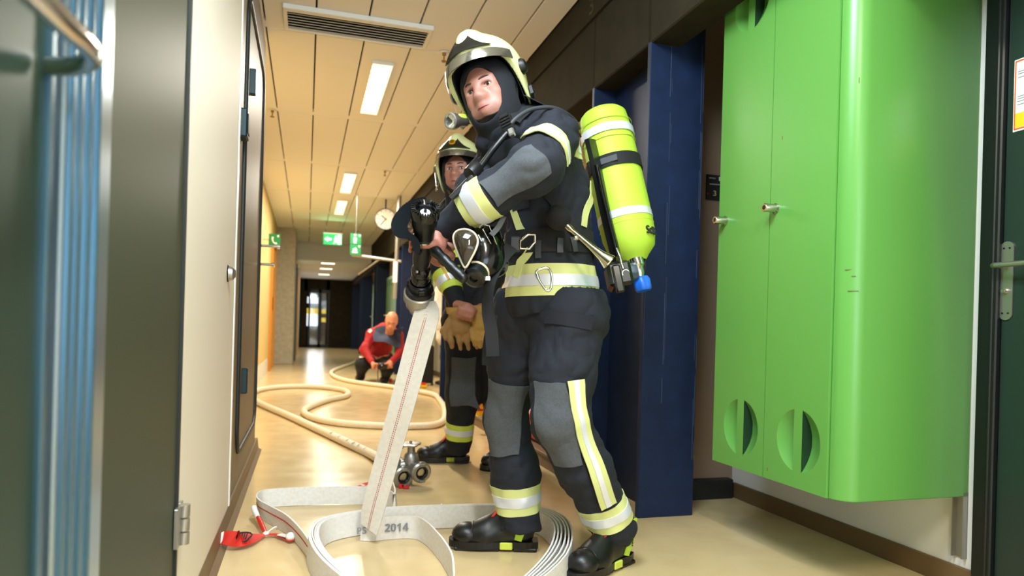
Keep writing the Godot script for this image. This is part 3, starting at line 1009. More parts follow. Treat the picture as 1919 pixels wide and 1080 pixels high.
func lockers() -> void:
	var t := thing("wall_locker", Vector3(1.82, 0.308, -2.07), "bright green steel wall locker with rounded corner, nearest the camera", "locker")
	var y0 := 0.308
	var y1 := 2.217
	var p := PackedVector2Array([Vector2(XR - 0.003, 2.393), Vector2(XR - 0.003, 1.70)])
	for i in 9:
		var a := PI / 2 * i / 8.0
		p.append(Vector2(1.635 - 0.06 * sin(a), 1.76 - 0.06 * cos(a)))
	p.append_array(PackedVector2Array([Vector2(1.575, 1.762), Vector2(1.618, 1.762), Vector2(1.618, 2.393)]))
	var mb := Mb.new()
	# outline lies in the floor plane, pushed up
	var f := Transform3D(Basis(Vector3.RIGHT, Vector3.FORWARD, Vector3.UP), Vector3.ZERO)
	mb.prism(p, y0, y0 + 0.002, f)
	mb.prism(p, y1 - 0.002, y1, f)
	mb.soft()
	for i in p.size():
		var a := p[i]
		var b := p[(i + 1) % p.size()]
		if i < 1 or i > 10: mb.soft()
		mb.quad(Vector3(a.x, y0, -a.y), Vector3(a.x, y1, -a.y), Vector3(b.x, y1, -b.y), Vector3(b.x, y0, -b.y))
	wpart("body", mb.mesh(), M.locker_green, t)
	var n := 0
	for e in [[-2.391, -2.078], [-2.074, -1.766]]:
		var d := wpart("door", locker_door(e[0], e[1], y0, y1, 1.567), M.locker_green, t)
		var zc: float = (e[0] + e[1]) * 0.5 + 0.02
		for yc in [y0 + 0.157, y1 - 0.157]:
			wpart("vent_slot", span(Vector3(1.5685, yc - 0.098, zc + 0.0195), Vector3(1.606, yc + 0.098, zc + 0.0215)), M.slot_dark, d)
		var kz: float = e[0] + (0.045 if n == 0 else 0.03)
		var lk := Mb.new().lathe([Vector2(0.0, 0.05), Vector2(0.0135, 0.05), Vector2(0.015, 0.048), Vector2(0.015, 0.006), Vector2(0.018, 0.004), Vector2(0.018, 0.0)], along(Vector3(1.567, 1.258, kz), Vector3.LEFT), 20)
		wpart("lock_knob", lk.mesh(), M.steel, d)
		wpart("keyway", Mb.new().lathe([Vector2(0.0, 0.0505), Vector2(0.008, 0.0505), Vector2(0.008, 0.049)], along(Vector3(1.567, 1.258, kz), Vector3.LEFT), 14).mesh(), M.brass_black, d)
		n += 1
	for q in [[-1.72, 0.105], [-1.99, 0.25], [-2.36, 0.25]]:
		var ch := Mb.new()
		var yb: float = q[1]
		ch.box(Vector3(XR - 0.003, (yb + 0.32) * 0.5, q[0]), Vector3(0.004, 0.32 - yb, 0.04))
		ch.box(Vector3(XR - 0.012, (yb + 0.32) * 0.5, q[0] - 0.018), Vector3(0.02, 0.32 - yb, 0.004))
		ch.box(Vector3(XR - 0.012, (yb + 0.32) * 0.5, q[0] + 0.018), Vector3(0.02, 0.32 - yb, 0.004))
		wpart("mounting_rail", ch.mesh(), M.satin, t)
	# scuffs of bare metal and dirt
	for q in [[1.567, 0.34, -2.05], [1.5665, 1.5, -2.02]]:
		wpart("scuff", boxm(Vector3(q[0], q[1], q[2]), Vector3(0.0006, 0.012, 0.003)), M.kick_brown, t)
	wpart("scuff", boxm(Vector3(1.6, 1.6, -1.712), Vector3(0.003, 0.018, 0.0015)), M.kick_brown, t)
	for q in [[1.59, 1.02, 0.02], [1.6, 0.955, 0.03], [1.6, 1.0, 0.012]]:
		wpart("scuff", Mb.new().at(Transform3D(Basis(Vector3.UP, -0.6), Vector3(q[0] - 0.001, q[1], -1.7215 + (1.59 - q[0]) * -1.0))).box(Vector3.ZERO, Vector3(q[2], 0.0015, 0.003)).mesh(), M.kick_brown, t)
	var i := 0
	for z in [-12.1, -12.75, -13.4, -14.05, -15.85, -16.5, -17.15]:
		var c := copy(t, ["green locker in the far bay, nearest the crouching man", "second green locker of the bay behind the crouching man", "third green locker of the bay behind the crouching man", "last green locker before the fourth column", "first distant green locker beyond the fourth column", "middle one of the distant green lockers", "most distant green locker by the far glass door"][i], Transform3D(Basis.from_scale(Vector3(1, 0.8, 1)), Vector3(1.82, 0.25, z)))
		c.set_meta("group", "green lockers in the far bays")
		i += 1
	# name plate on the partition
	var np := thing("door_plate", Vector3(1.9, 1.53, -2.98), "dark door plate with the number 3 on the brown partition", "sign")
	wpart("plate", span(Vector3(1.872, 1.475, -2.981), Vector3(2.03, 1.6, -2.972), 0.002), M.helmet_dark, np)
	put_text("3", 0.026, Transform3D(Basis.IDENTITY, Vector3(1.918, 1.508, -2.971)), mat("plate_print", Color("b8b184"), 0.6), np, "number")
	wpart("paper_slip", span(Vector3(1.94, 1.572, -2.972), Vector3(1.975, 1.592, -2.970)), M.cream_wall, np)
	wpart("print_line", span(Vector3(1.888, 1.55, -2.972), Vector3(1.955, 1.556, -2.9705)), M.grey_ink, np)
	wpart("header_print", span(Vector3(1.884, 1.579, -2.972), Vector3(1.92, 1.586, -2.9705)), M.grey_ink, np)
	wpart("red_dot", span(Vector3(1.877, 1.50, -2.972), Vector3(1.881, 1.508, -2.9705)), M.red, np)

func lamps() -> void:
	var warm := Color(1.0, 0.97, 0.91)
	var gm := glow("tube_light", Color(1.0, 0.95, 0.84), 2.2)
	var names := ["first louvred ceiling light from the camera", "second louvred ceiling light, behind the first", "third louvred ceiling light before the exit sign", "louvred ceiling light behind the camera"]
	var zs := [[-4.79, -5.96], [-8.41, -9.68], [-10.31, -11.63], [0.75, -0.1]]
	for i in 4:
		var z0: float = zs[i][0]
		var z1: float = zs[i][1]
		var t := thing("louvre_light", Vector3(0.455, CY, (z0 + z1) * 0.5), names[i], "ceiling light", "louvred ceiling lights")
		var fr := Mb.new()
		fr.box(Vector3(0.383, CY - 0.01, (z0 + z1) / 2), Vector3(0.006, 0.03, z0 - z1), 0.001)
		fr.box(Vector3(0.527, CY - 0.01, (z0 + z1) / 2), Vector3(0.006, 0.03, z0 - z1), 0.001)
		fr.box(Vector3(0.455, CY - 0.01, z0), Vector3(0.15, 0.03, 0.006), 0.001)
		fr.box(Vector3(0.455, CY - 0.01, z1), Vector3(0.15, 0.03, 0.006), 0.001)
		wpart("frame", fr.mesh(), M.white_edge, t)
		wpart("lamp_tray", span(Vector3(0.386, CY - 0.004, z0), Vector3(0.524, CY - 0.001, z1)), gm, t)
		for k in 13:
			var z := lerpf(z0, z1, (k + 0.5) / 13.0)
			wpart("louvre_blade", span(Vector3(0.386, CY - 0.022, z - 0.002), Vector3(0.524, CY - 0.006, z + 0.002)), M.white_edge, t)
		area("louvre_lamp", Vector3(0.455, CY - 0.03, (z0 + z1) / 2), Vector3.DOWN, Vector2(0.14, absf(z1 - z0)), warm, 5.5)
	var j := 0
	for z in [-16.9, -18.6, -20.8]:
		var t := thing("recessed_light", Vector3(0.45, 2.25, z), "small square ceiling light in the low far ceiling, %s one" % ["nearest", "middle", "farthest"][j], "ceiling light", "far ceiling lights")
		wpart("frame", boxm(Vector3(0.45, 2.242, z), Vector3(0.34, 0.016, 0.34), 0.003), M.white_edge, t)
		wpart("diffuser", boxm(Vector3(0.45, 2.233, z), Vector3(0.3, 0.004, 0.3)), gm, t)
		area("recessed_lamp", Vector3(0.45, 2.22, z), Vector3.DOWN, Vector2(0.3, 0.3), warm, 1.0)
		j += 1
	# unseen panel over the camera, standing in for the bounced flash
	var pn := thing("unseen_flash_panel", Vector3(0.25, CY, -1.2), "unseen white panel above the camera standing in for bounced flash", "ceiling light")
	var up := Vector3(-0.4, 1, 0.4).normalized()
	wpart("housing", Mb.new().at(along(Vector3(0.25, 2.55, -1.2), up)).box(Vector3(0, 0.025, 0), Vector3(0.84, 0.02, 0.84), 0.004).mesh(), M.white_edge, pn)
	wpart("diffuser", Mb.new().at(along(Vector3(0.25, 2.55, -1.2), up)).box(Vector3(0, 0.012, 0), Vector3(0.8, 0.004, 0.8)).mesh(), glow("flash_panel_glow", Color(0.93, 0.97, 1.0), 1.0), pn)

func ceiling_bits() -> void:
	# air vent
	var t := thing("air_vent", Vector3(0.255, CY, -4.28), "long slatted air vent in the ceiling near the camera", "vent")
	var fr := Mb.new()
	fr.box(Vector3(0.255, CY - 0.012, -4.145), Vector3(0.87, 0.03, 0.05), 0.004)
	fr.box(Vector3(0.255, CY - 0.008, -4.445), Vector3(0.87, 0.022, 0.018), 0.003)
	fr.box(Vector3(-0.17, CY - 0.008, -4.29), Vector3(0.024, 0.022, 0.3), 0.003)
	fr.box(Vector3(0.68, CY - 0.008, -4.29), Vector3(0.024, 0.022, 0.3), 0.003)
	wpart("frame", fr.mesh(), M.ceiling, t)
	wpart("duct", span(Vector3(-0.16, CY - 0.001, -4.165), Vector3(0.67, CY + 0.004, -4.44)), M.ceiling_gap, t)
	for k in 7:
		var z := -4.19 - k * 0.0375
		wpart("slat", Mb.new().at(Transform3D(Basis(Vector3.RIGHT, 0.5), Vector3(0.255, CY - 0.008, z))).box(Vector3.ZERO, Vector3(0.83, 0.003, 0.022)).mesh(), M.ceiling, t)
	var i := 0
	for q in [[0.823, -4.49], [-0.33, -6.23], [0.834, -8.17]]:
		var s := thing("sprinkler", Vector3(q[0], CY, q[1]), ["small brass ceiling sprinkler beside the pale helmet", "small brass ceiling sprinkler by the left wall", "small brass ceiling sprinkler between the second light and the beam"][i], "sprinkler", "ceiling sprinklers")
		wpart("rosette", Mb.new().lathe([Vector2(0.0, -0.006), Vector2(0.03, -0.005), Vector2(0.034, 0.0)], Transform3D(Basis.IDENTITY, Vector3(q[0], CY, q[1])), 16).mesh(), M.ceiling, s)
		wpart("nozzle", Mb.new().lathe([Vector2(0.0, -0.062), Vector2(0.018, -0.062), Vector2(0.018, -0.057), Vector2(0.005, -0.052), Vector2(0.006, -0.022), Vector2(0.013, -0.02), Vector2(0.013, -0.004)], Transform3D(Basis.IDENTITY, Vector3(q[0], CY, q[1])), 12).mesh(), M.leather_brown, s)
		i += 1
	# clock
	var c: Vector3 = Vector3(1.05, 2.337, -10.02)
	var k := thing("wall_clock", c, "round pale clock hanging under the ceiling by the beam", "clock")
	var face := along(c, Vector3(-0.1, 0, 1), Vector3.UP)
	wpart("case", Mb.new().lathe([Vector2(0.0, -0.05), Vector2(0.15, -0.05), Vector2(0.155, -0.03), Vector2(0.155, 0.012), Vector2(0.146, 0.014), Vector2(0.146, 0.004)], face, 36).mesh(), M.brass_black, k)
	wpart("dial", Mb.new().lathe([Vector2(0.0, 0.003), Vector2(0.147, 0.003)], face, 36).mesh(), M.cream_wall, k)
	var zu := face.basis.z
	var xr := -face.basis.x
	for h in 12:
		var a := TAU * h / 12
		var dir: Vector3 = zu * cos(a) + xr * sin(a)
		wpart("hour_mark", Mb.new().tube([c + face.basis.y * 0.006 + dir * 0.115, c + face.basis.y * 0.006 + dir * 0.135], 0.0035, 6).mesh(), M.ink, k)
	for e in [[310.0, 0.075, 0.006], [218.0, 0.115, 0.004]]:
		var a: float = deg_to_rad(e[0])
		var dir: Vector3 = zu * cos(a) + xr * sin(a)
		wpart("hand", Mb.new().tube([c + face.basis.y * 0.008 - dir * 0.015, c + face.basis.y * 0.008 + dir * e[1]], e[2], 6).mesh(), M.ink, k)
	wpart("hanger", Mb.new().tube([c + Vector3(0, 0.15, -0.02), Vector3(c.x, CY, c.z - 0.02)], 0.012, 8).mesh(), M.brass_black, k)
	# steel rail across the bay mouth with a brace
	var r0: Vector3 = Vector3(0.5811, 1.777, -9.848)
	var r1: Vector3 = Vector3(1.242, 1.707, -9.65)
	var rl := thing("steel_rail", (r0 + r1) * 0.5, "thin steel rail with diagonal brace beside the far column", "rail")
	wpart("bar", Mb.new().tube([r0, r1], 0.022, 10).mesh(), M.satin, rl)
	wpart("brace", Mb.new().tube([Vector3(0.6815, 1.51, -9.922), Vector3(0.9547, 1.728, -9.736)], 0.012, 8).mesh(), M.satin, rl)
	var pt: Vector3 = Vector3(1.196, 2.079, -9.663)
	wpart("post", Mb.new().tube([Vector3(pt.x, CY, pt.z), Vector3(1.17, 1.181, -9.671)], 0.028, 8).mesh(), M.satin, rl)
	var nt := thing("paper_notice", Vector3(1.136, 1.539, -9.473), "narrow white paper notice on the steel rail post", "notice")
	wpart("sheet", Mb.new().at(Transform3D(Basis(Vector3.UP, -0.2), Vector3(1.163, 1.552, -9.637))).box(Vector3.ZERO, Vector3(0.06, 0.29, 0.004)).mesh(), M.white, nt)

func signs() -> void:
	# exit sign
	var c: Vector3 = Vector3(0.4037, 2.304, -12.61)
	var gg := glow("exit_green", Color(0.10, 0.72, 0.38), 0.9)
	var gw := glow("exit_white", Color(0.95, 1.0, 0.95), 1.3)
	var t := thing("exit_sign", c, "lit green emergency exit sign with arrow hanging from ceiling", "sign")
	wpart("light_box", boxm(c, Vector3(0.32, 0.19, 0.03), 0.003), gg, t)
	var f := Transform3D(Basis.IDENTITY, c + Vector3(0, 0, 0.016))
	wpart("arrow", Mb.new().prism(PackedVector2Array([Vector2(-0.14, 0), Vector2(-0.085, 0.05), Vector2(-0.085, 0.02), Vector2(-0.02, 0.02), Vector2(-0.02, -0.02), Vector2(-0.085, -0.02), Vector2(-0.085, -0.05)]), 0, 0.002, f).mesh(), gw, t)
	var fig := Mb.new()
	fig.prism(PackedVector2Array([Vector2(0.085, -0.08), Vector2(0.145, -0.08), Vector2(0.145, 0.08), Vector2(0.085, 0.08)]), 0, 0.002, f)
	fig.prism(PackedVector2Array([Vector2(0.01, -0.075), Vector2(0.03, -0.035), Vector2(0.02, 0.0), Vector2(0.035, 0.035), Vector2(0.06, 0.03), Vector2(0.075, 0.0), Vector2(0.06, -0.02), Vector2(0.075, -0.06), Vector2(0.06, -0.06), Vector2(0.045, -0.025), Vector2(0.03, -0.075)]), 0, 0.002, f)
	fig.lathe([Vector2(0, 0.002), Vector2(0.014, 0.002), Vector2(0.014, 0)], Transform3D(f.basis * Basis(Vector3.RIGHT, PI / 2), f.origin + Vector3(0.05, 0.055, 0)), 12)
	wpart("running_figure", fig.mesh(), gw, t)
	wpart("top_rail", boxm(c + Vector3(0, 0.105, 0), Vector3(0.34, 0.02, 0.05), 0.003), M.white_edge, t)
	for x in [-0.12, 0.12]:
		wpart("hanger", Mb.new().tube([c + Vector3(x, 0.1, 0), Vector3(c.x + x, CY, c.z)], 0.005, 6).mesh(), M.satin, t)
	area("exit_glow", c + Vector3(0, 0, 0.03), Vector3(0, 0.2, 1), Vector2(0.3, 0.17), Color(0.5, 1.0, 0.7), 0.12)
	# shower and eye wash signs
	c = Vector3(0.6206, 1.916, -9.731)
	var s := thing("rescue_sign", c, "pair of green safety signs for shower and eye wash", "sign")
	for e in [[0.075, 0], [-0.075, 1]]:
		var o: Vector3 = c + Vector3(0, e[0], 0)
		wpart("sign_panel", boxm(o, Vector3(0.148, 0.145, 0.006), 0.001), M.sign_green, s)
		var g := Transform3D(Basis.IDENTITY, o + Vector3(0, 0, 0.0035))
		var pm := Mb.new()
		if e[1] == 0:
			pm.prism(PackedVector2Array([Vector2(-0.025, -0.06), Vector2(0.005, -0.06), Vector2(0.012, 0.0), Vector2(0.005, 0.02), Vector2(-0.025, 0.02), Vector2(-0.032, 0.0)]), 0, 0.001, g)
			pm.prism(PackedVector2Array([Vector2(-0.03, 0.045), Vector2(0.01, 0.045), Vector2(0.0, 0.062), Vector2(-0.02, 0.062)]), 0, 0.001, g)
		else:
			pm.prism(PackedVector2Array([Vector2(-0.05, -0.045), Vector2(0.03, -0.045), Vector2(0.02, -0.02), Vector2(-0.04, -0.02)]), 0, 0.001, g)
			pm.prism(PackedVector2Array([Vector2(-0.045, 0.0), Vector2(0.0, 0.03), Vector2(0.025, 0.0), Vector2(-0.01, -0.012)]), 0, 0.001, g)
		pm.prism(PackedVector2Array([Vector2(0.04, 0.035), Vector2(0.06, 0.035), Vector2(0.06, 0.06), Vector2(0.04, 0.06)]), 0, 0.001, g)
		wpart("pictogram", pm.mesh(), M.white, s)
	wpart("hanger", Mb.new().tube([c + Vector3(0, 0.14, 0), Vector3(c.x, CY, c.z)], 0.005, 6).mesh(), M.satin, s)
	# emergency telephone sign
	c = Vector3(-0.4475, 1.919, -9.843)
	var p := thing("telephone_sign", c, "green emergency telephone sign on the left wall", "sign")
	wpart("sign_panel", boxm(c, Vector3(0.15, 0.165, 0.006), 0.001), M.sign_green, p)
	var ph := []
	for i in 7:
		var a := deg_to_rad(150.0 + i * 20.0)
		ph.append(c + Vector3(0.03 + cos(a) * 0.06, 0.01 + sin(a) * 0.06, 0.004))
	var hm := Mb.new().tube(ph, [0.014, 0.014, 0.008, 0.007, 0.008, 0.014, 0.014], 8)
	hm.box(c + Vector3(0.045, 0.055, 0.004), Vector3(0.02, 0.025, 0.002))
	wpart("handset_pictogram", hm.mesh(), M.white, p)
	wpart("bracket", Mb.new().tube([c, Vector3(-0.6, c.y, c.z - 0.01)], 0.006, 6).mesh(), M.satin, p)

func supply_hose() -> void:
	var y := 0.0275
	var pts := [Vector3(1.103, 0.0275, -15.3), Vector3(0.8974, 0.0275, -14.02), Vector3(0.4799, 0.0275, -12), Vector3(0.3889, 0.0275, -10.87), Vector3(0.5132, 0.0275, -9.848), Vector3(0.7649, 0.0275, -9.246), Vector3(1.04, 0.0275, -8.781), Vector3(1.308, 0.0275, -8.149), Vector3(1.419, 0.0275, -7.769), Vector3(1.385, 0.0275, -7.257), Vector3(1.289, 0.0275, -6.495), Vector3(1.153, 0.0275, -5.775), Vector3(1.011, 0.0275, -5.403), Vector3(0.8341, 0.0275, -5.331), Vector3(0.6423, 0.0275, -5.349), Vector3(0.3952, 0.0275, -5.459), Vector3(0.2117, 0.0275, -5.625), Vector3(0.05888, 0.0275, -5.925), Vector3(-0.001956, 0.0275, -6.323), Vector3(0.06394, 0.0275, -6.725), Vector3(0.2292, 0.0275, -7.233), Vector3(0.4179, 0.0275, -7.601), Vector3(0.475, 0.0275, -8.015), Vector3(0.3979, 0.0275, -8.405), Vector3(0.1145, 0.0275, -8.751), Vector3(-0.2336, 0.0275, -8.74), Vector3(-0.4802, 0.0275, -8.388), Vector3(-0.5333, 0.0275, -7.834), Vector3(-0.4299, 0.0275, -7.058), Vector3(-0.1158, 0.0275, -6.006), Vector3(0.1353, 0.0275, -5.13), Vector3(0.2823, 0.0275, -4.609), Vector3(0.3967, 0.0275, -4.194), Vector3(0.4517, 0.06826, -3.644)]
	var path := spline(pts, 6)
	var t := thing("supply_hose", Vector3(0.1214, 0.0, -5.56), "inflated cream fire hose snaking across the corridor floor", "hose")
	wpart("hose", Mb.new().tube(path, 0.0275, 14).mesh(), M.hose_cream, t)
	# faded stencil along the last length, facing the camera
	var i := 0
	for e in [[640, 825, "15"], [652, 829, "0"], [664, 835, "R"], [677, 841, "52"], [685, 845, "20"]]:
		pass
	var lets := [Vector3(0.2498, 0.01211, -4.926), Vector3(0.2876, 0.01316, -4.758), Vector3(0.3215, 0.01395, -4.601), Vector3(0.3559, 0.01232, -4.487), Vector3(0.374, 0.01242, -4.398), Vector3(0.4004, 0.01385, -4.285)]
	var a: Vector3 = Vector3(0.1353, 0.0275, -5.13)
	var b: Vector3 = Vector3(0.3967, 0.0275, -4.194)
	var d := (b - a).normalized()
	for s in ["Li", "C", "R", "52", "15", "I"]:
		var lp: Vector3 = lets[i]
		var tt := clampf((lp - a).dot(d), 0.0, 5.0)
		var q := a + d * tt
		var nn := Vector3(-0.1, 0.62, 0.78)
		nn = (nn - d * nn.dot(d)).normalized()
		var f := Transform3D(Basis(d, nn.cross(d), nn), q + nn * 0.0279)
		put_text(s, 0.021, f, M.grey_ink, t, "stencil_print", 0.0008)
		i += 1

func flat_hose() -> void:
	var t := thing("attack_hose", Vector3(0.3812, 0.0, -2.605), "flat white woven hose from the nozzle down to its floor coil", "hose")
	var W := 0.085
	# hanging length
	var top: Vector3 = Vector3(0.375, 0.8904, -2.205)
	var hp := spline([top, Vector3(0.3712, 0.847, -2.206), Vector3(0.3536, 0.7596, -2.232), Vector3(0.3216, 0.5679, -2.315), Vector3(0.2851, 0.3381, -2.441), Vector3(0.2511, 0.1363, -2.535), Vector3(0.241, 0.05499, -2.569)], 6)
	var hn := []
	for i in hp.size():
		var k := float(i) / (hp.size() - 1)
		var a := lerpf(-0.9, -0.05, smoothstep(0.0, 0.22, k)) + lerpf(0.0, -0.45, smoothstep(0.75, 1.0, k))
		hn.append(Vector3(-0.287, 0.1, 0.958).rotated(Vector3.UP, a))
	wpart("hanging_length", Mb.new().ribbon(hp, hn, W, 0.006).mesh(), M.hose_cloth, t)
	var th := Mb.new().flat()
	for i in range(4, hp.size() - 1):
		for s in 5:
			var p0: Vector3 = hp[i].lerp(hp[i + 1], s / 5.0)
			var p1: Vector3 = hp[i].lerp(hp[i + 1], (s + 0.6) / 5.0)
			var tg := (p1 - p0).normalized()
			var nn: Vector3 = hn[i]
			nn = (nn - tg * nn.dot(tg)).normalized()
			var b := tg.cross(nn)
			for o in [0.0, 0.006]:
				var q: Vector3 = nn * 0.0035 + b * (o - 0.002)
				th.quad(p0 + q - b * 0.0012, p1 + q - b * 0.0012, p1 + q + b * 0.0012, p0 + q + b * 0.0012)
	wpart("red_thread", th.mesh(), M.hose_line, t)
	# lettered length standing on edge
	var lp := spline([Vector3(0.2149, 0.0, -2.612), Vector3(0.2606, 0.0, -2.597), Vector3(0.3411, 0.0, -2.607), Vector3(0.4157, 0.0, -2.592), Vector3(0.4463, 0.0, -2.507), Vector3(0.4596, 0.0, -2.384), Vector3(0.4657, 0.0, -2.278), Vector3(0.4628, 0.0, -2.139), Vector3(0.4348, 0.0, -1.972)], 5)
	wpart("lettered_length", edge_band(lp, W, 0.006, 0.0), M.hose_cloth, t)
	var la: Vector3 = Vector3(0.2767, 0.0, -2.6)
	var lb: Vector3 = Vector3(0.3744, 0.0, -2.6)
	var dx := (lb - la).normalized()
	var nr := dx.cross(Vector3.UP).normalized()
	if nr.z < 0: nr = -nr
	var up := nr.cross(dx)
	put_text("2014", 0.030, Transform3D(Basis(dx, up, nr), (la + lb) * 0.5 + Vector3(0, 0.047, 0) + nr * 0.005 + dx * 0.02), M.grey_ink, t, "stencil_print", 0.0015)
	put_text("PS", 0.026, Transform3D(Basis(dx, up, nr), la + Vector3(0, 0.043, 0) + nr * 0.006 - dx * 0.06), M.grey_ink, t, "stencil_print", 0.0015)
	# coil of turns standing on edge
	var loop := [Vector3(0.0663, 0.0, -2.472), Vector3(0.1109, 0.0, -2.62), Vector3(0.2698, 0.0, -2.696), Vector3(0.4167, 0.0, -2.71), Vector3(0.5551, 0.0, -2.705), Vector3(0.7077, 0.0, -2.698), Vector3(0.8318, 0.0, -2.658), Vector3(0.8997, 0.0, -2.543), Vector3(0.883, 0.0, -2.362), Vector3(0.7661, 0.0, -2.112), Vector3(0.5817, 0.0, -1.861), Vector3(0.399, 0.0, -1.733), Vector3(0.2676, 0.0, -1.779), Vector3(0.1664, 0.0, -1.974), Vector3(0.08833, 0.0, -2.244)]
	var mid := Vector3.ZERO
	for q in loop: mid += q / loop.size()
	var rng := RandomNumberGenerator.new()
	rng.seed = 3
	for k in 6:
		var pp := []
		for j in loop.size():
			var q: Vector3 = loop[j]
			var out := (q - mid).normalized()
			var sp := 0.0085 if j < 7 or j > 12 else 0.013
			if j in [7, 8, 9]: sp = 0.016
			pp.append(q + out * (k * sp + rng.randf_range(-0.002, 0.002)))
		wpart("coil_turn", edge_band(spline(pp, 4, true), W, 0.0055, -0.1 + 0.03 * k, true), M.hose_cloth, t)
	# loop to the left and back to the valve
	var cp := spline([Vector3(0.4181, 0.0, -3.321), Vector3(0.4053, 0.0, -3.056), Vector3(0.381, 0.0, -2.971), Vector3(0.3548, 0.0, -3.065), Vector3(0.263, 0.0, -3.137), Vector3(0.07862, 0.0, -3.162), Vector3(-0.1167, 0.0, -3.161), Vector3(-0.1667, 0.0, -3.117), Vector3(-0.1642, 0.0, -3.007), Vector3(-0.1104, 0.0, -2.88), Vector3(-0.04635, 0.0, -2.739), Vector3(0.005359, 0.0, -2.555), Vector3(0.04393, 0.0, -2.368), Vector3(0.0806, 0.0, -2.199), Vector3(0.1312, 0.0, -2.001)], 5)
	wpart("left_loop", edge_band(cp, W * 0.92, 0.006, 0.12), M.hose_cloth, t)
	var ln := Mb.new()
	var lq := []
	var lnn := []
	for i in range(38, cp.size() - 1):
		var tg: Vector3 = (cp[i + 1] - cp[i - 1]).normalized()
		var sn := Vector3.UP.cross(tg).normalized()
		if sn.dot(Vector3(-0.7, 0, 0.6)) < 0: sn = -sn
		lq.append(cp[i] + Vector3(0, 0.05, 0) + sn * 0.010)
		lnn.append(sn)
	ln.ribbon(lq, lnn, 0.004, 0.001)
	wpart("red_thread", ln.mesh(), M.hose_line, t)

# band of hose standing on its edge along floor points
func edge_band(p: Array, w: float, th: float, lean: float, loop := false) -> ArrayMesh:
	var m := p.size()
	var q := []
	var nr := []
	for i in m:
		var tg: Vector3
		if loop:
			tg = (p[(i + 1) % m] - p[(i + m - 1) % m]).normalized()
		else:
			tg = (p[mini(i + 1, m - 1)] - p[maxi(i - 1, 0)]).normalized()
		var s := tg.cross(Vector3.UP).normalized()
		var n := s.rotated(tg, lean)
		var up := n.cross(tg)
		if up.y < 0: up = -up
		nr.append(n)
		q.append(p[i] + up * (w * 0.5) + Vector3(0, 0.002, 0))
	return Mb.new().ribbon(q, nr, w, th, loop).mesh()

func distributor() -> void:
	var t := thing("hose_distributor", Vector3(0.5092, 0.0, -3.536), "cast aluminium hose distributor valve with handwheel on the floor", "valve")
	var fwd := Vector3(0.25, -0.12, 0.96).normalized()
	var ca: Vector3 = Vector3(0.5303, 0.1093, -3.495)
	var cb: Vector3 = Vector3(0.4423, 0.08906, -3.5)
	for e in [[ca, 1.0], [cb, 0.98]]:
		var c: Vector3 = e[0]
		var mb := Mb.new()
		mb.lathe([Vector2(0.0, -0.06), Vector2(0.03, -0.055), Vector2(0.041, -0.02), Vector2(0.041, 0.02), Vector2(0.034, 0.045), Vector2(0.02, 0.058), Vector2(0.019, 0.085), Vector2(0.0, 0.085)], along(c, Vector3(-0.03, 1, 0.05)), 24)
		mb.tube([c + Vector3(0, -0.012, 0), c + fwd * 0.055 + Vector3(0.012, -0.022, 0)], 0.034, 20)
		wpart("body", mb.mesh(), M.cast_alu, t)
		var o := along(c + fwd * 0.06 + Vector3(0.022, -0.026, 0), fwd)
		wpart("coupling_ring", Mb.new().lathe([Vector2(0.03, -0.01), Vector2(0.05, -0.01), Vector2(0.053, 0.0), Vector2(0.053, 0.018), Vector2(0.045, 0.026), Vector2(0.033, 0.026), Vector2(0.031, 0.012)], o, 28).mesh(), M.cast_alu, t)
		wpart("seal", Mb.new().lathe([Vector2(0.033, 0.0265), Vector2(0.031, 0.03), Vector2(0.024, 0.028), Vector2(0.023, 0.01)], o, 28).mesh(), M.rubber, t)
		wpart("valve_disc", Mb.new().lathe([Vector2(0.0, 0.016), Vector2(0.02, 0.014), Vector2(0.026, 0.006)], o, 24).mesh(), M.steel, t)
		for a in [0.5, 0.5 + PI]:
			wpart("claw", Mb.new().at(o * Transform3D(Basis(Vector3.UP, a), Vector3.ZERO)).box(Vector3(0.041, 0.031, 0), Vector3(0.014, 0.014, 0.03), 0.003).mesh(), M.cast_alu, t)
		var hw := along(c + Vector3(-0.005, 0.098, 0.003), Vector3(-0.05, 1, 0.12))
		var wh := wpart("handwheel", Mb.new().lathe([Vector2(0.0, -0.012), Vector2(0.02, -0.012), Vector2(0.046, -0.005), Vector2(0.048, 0.003), Vector2(0.036, 0.006), Vector2(0.022, 0.004), Vector2(0.0, 0.006)], hw, 36, 0.12, 5).mesh(), M.cast_alu, t)
		wpart("spindle_nut", Mb.new().lathe([Vector2(0.007, 0.0), Vector2(0.007, 0.016), Vector2(0.0, 0.016)], hw, 6).mesh(), M.steel, wh)
	wpart("cross_pipe", Mb.new().tube([cb, ca], 0.026, 16).tube([cb + (ca - cb) * 0.5, cb + (ca - cb) * 0.5 - fwd * 0.09], 0.028, 16).mesh(), M.cast_alu, t)
	wpart("foot", Mb.new().tube([cb + (ca - cb) * 0.45 + Vector3(0, -0.02, 0.01), Vector3(cb.x + 0.05, 0.0, cb.z + 0.03)], 0.008, 8).tube([ca + Vector3(0.0, -0.05, 0), Vector3(ca.x, 0.0, ca.z)], 0.009, 8).tube([cb + Vector3(0.0, -0.05, 0), Vector3(cb.x, 0.0, cb.z)], 0.009, 8).mesh(), M.cast_alu, t)

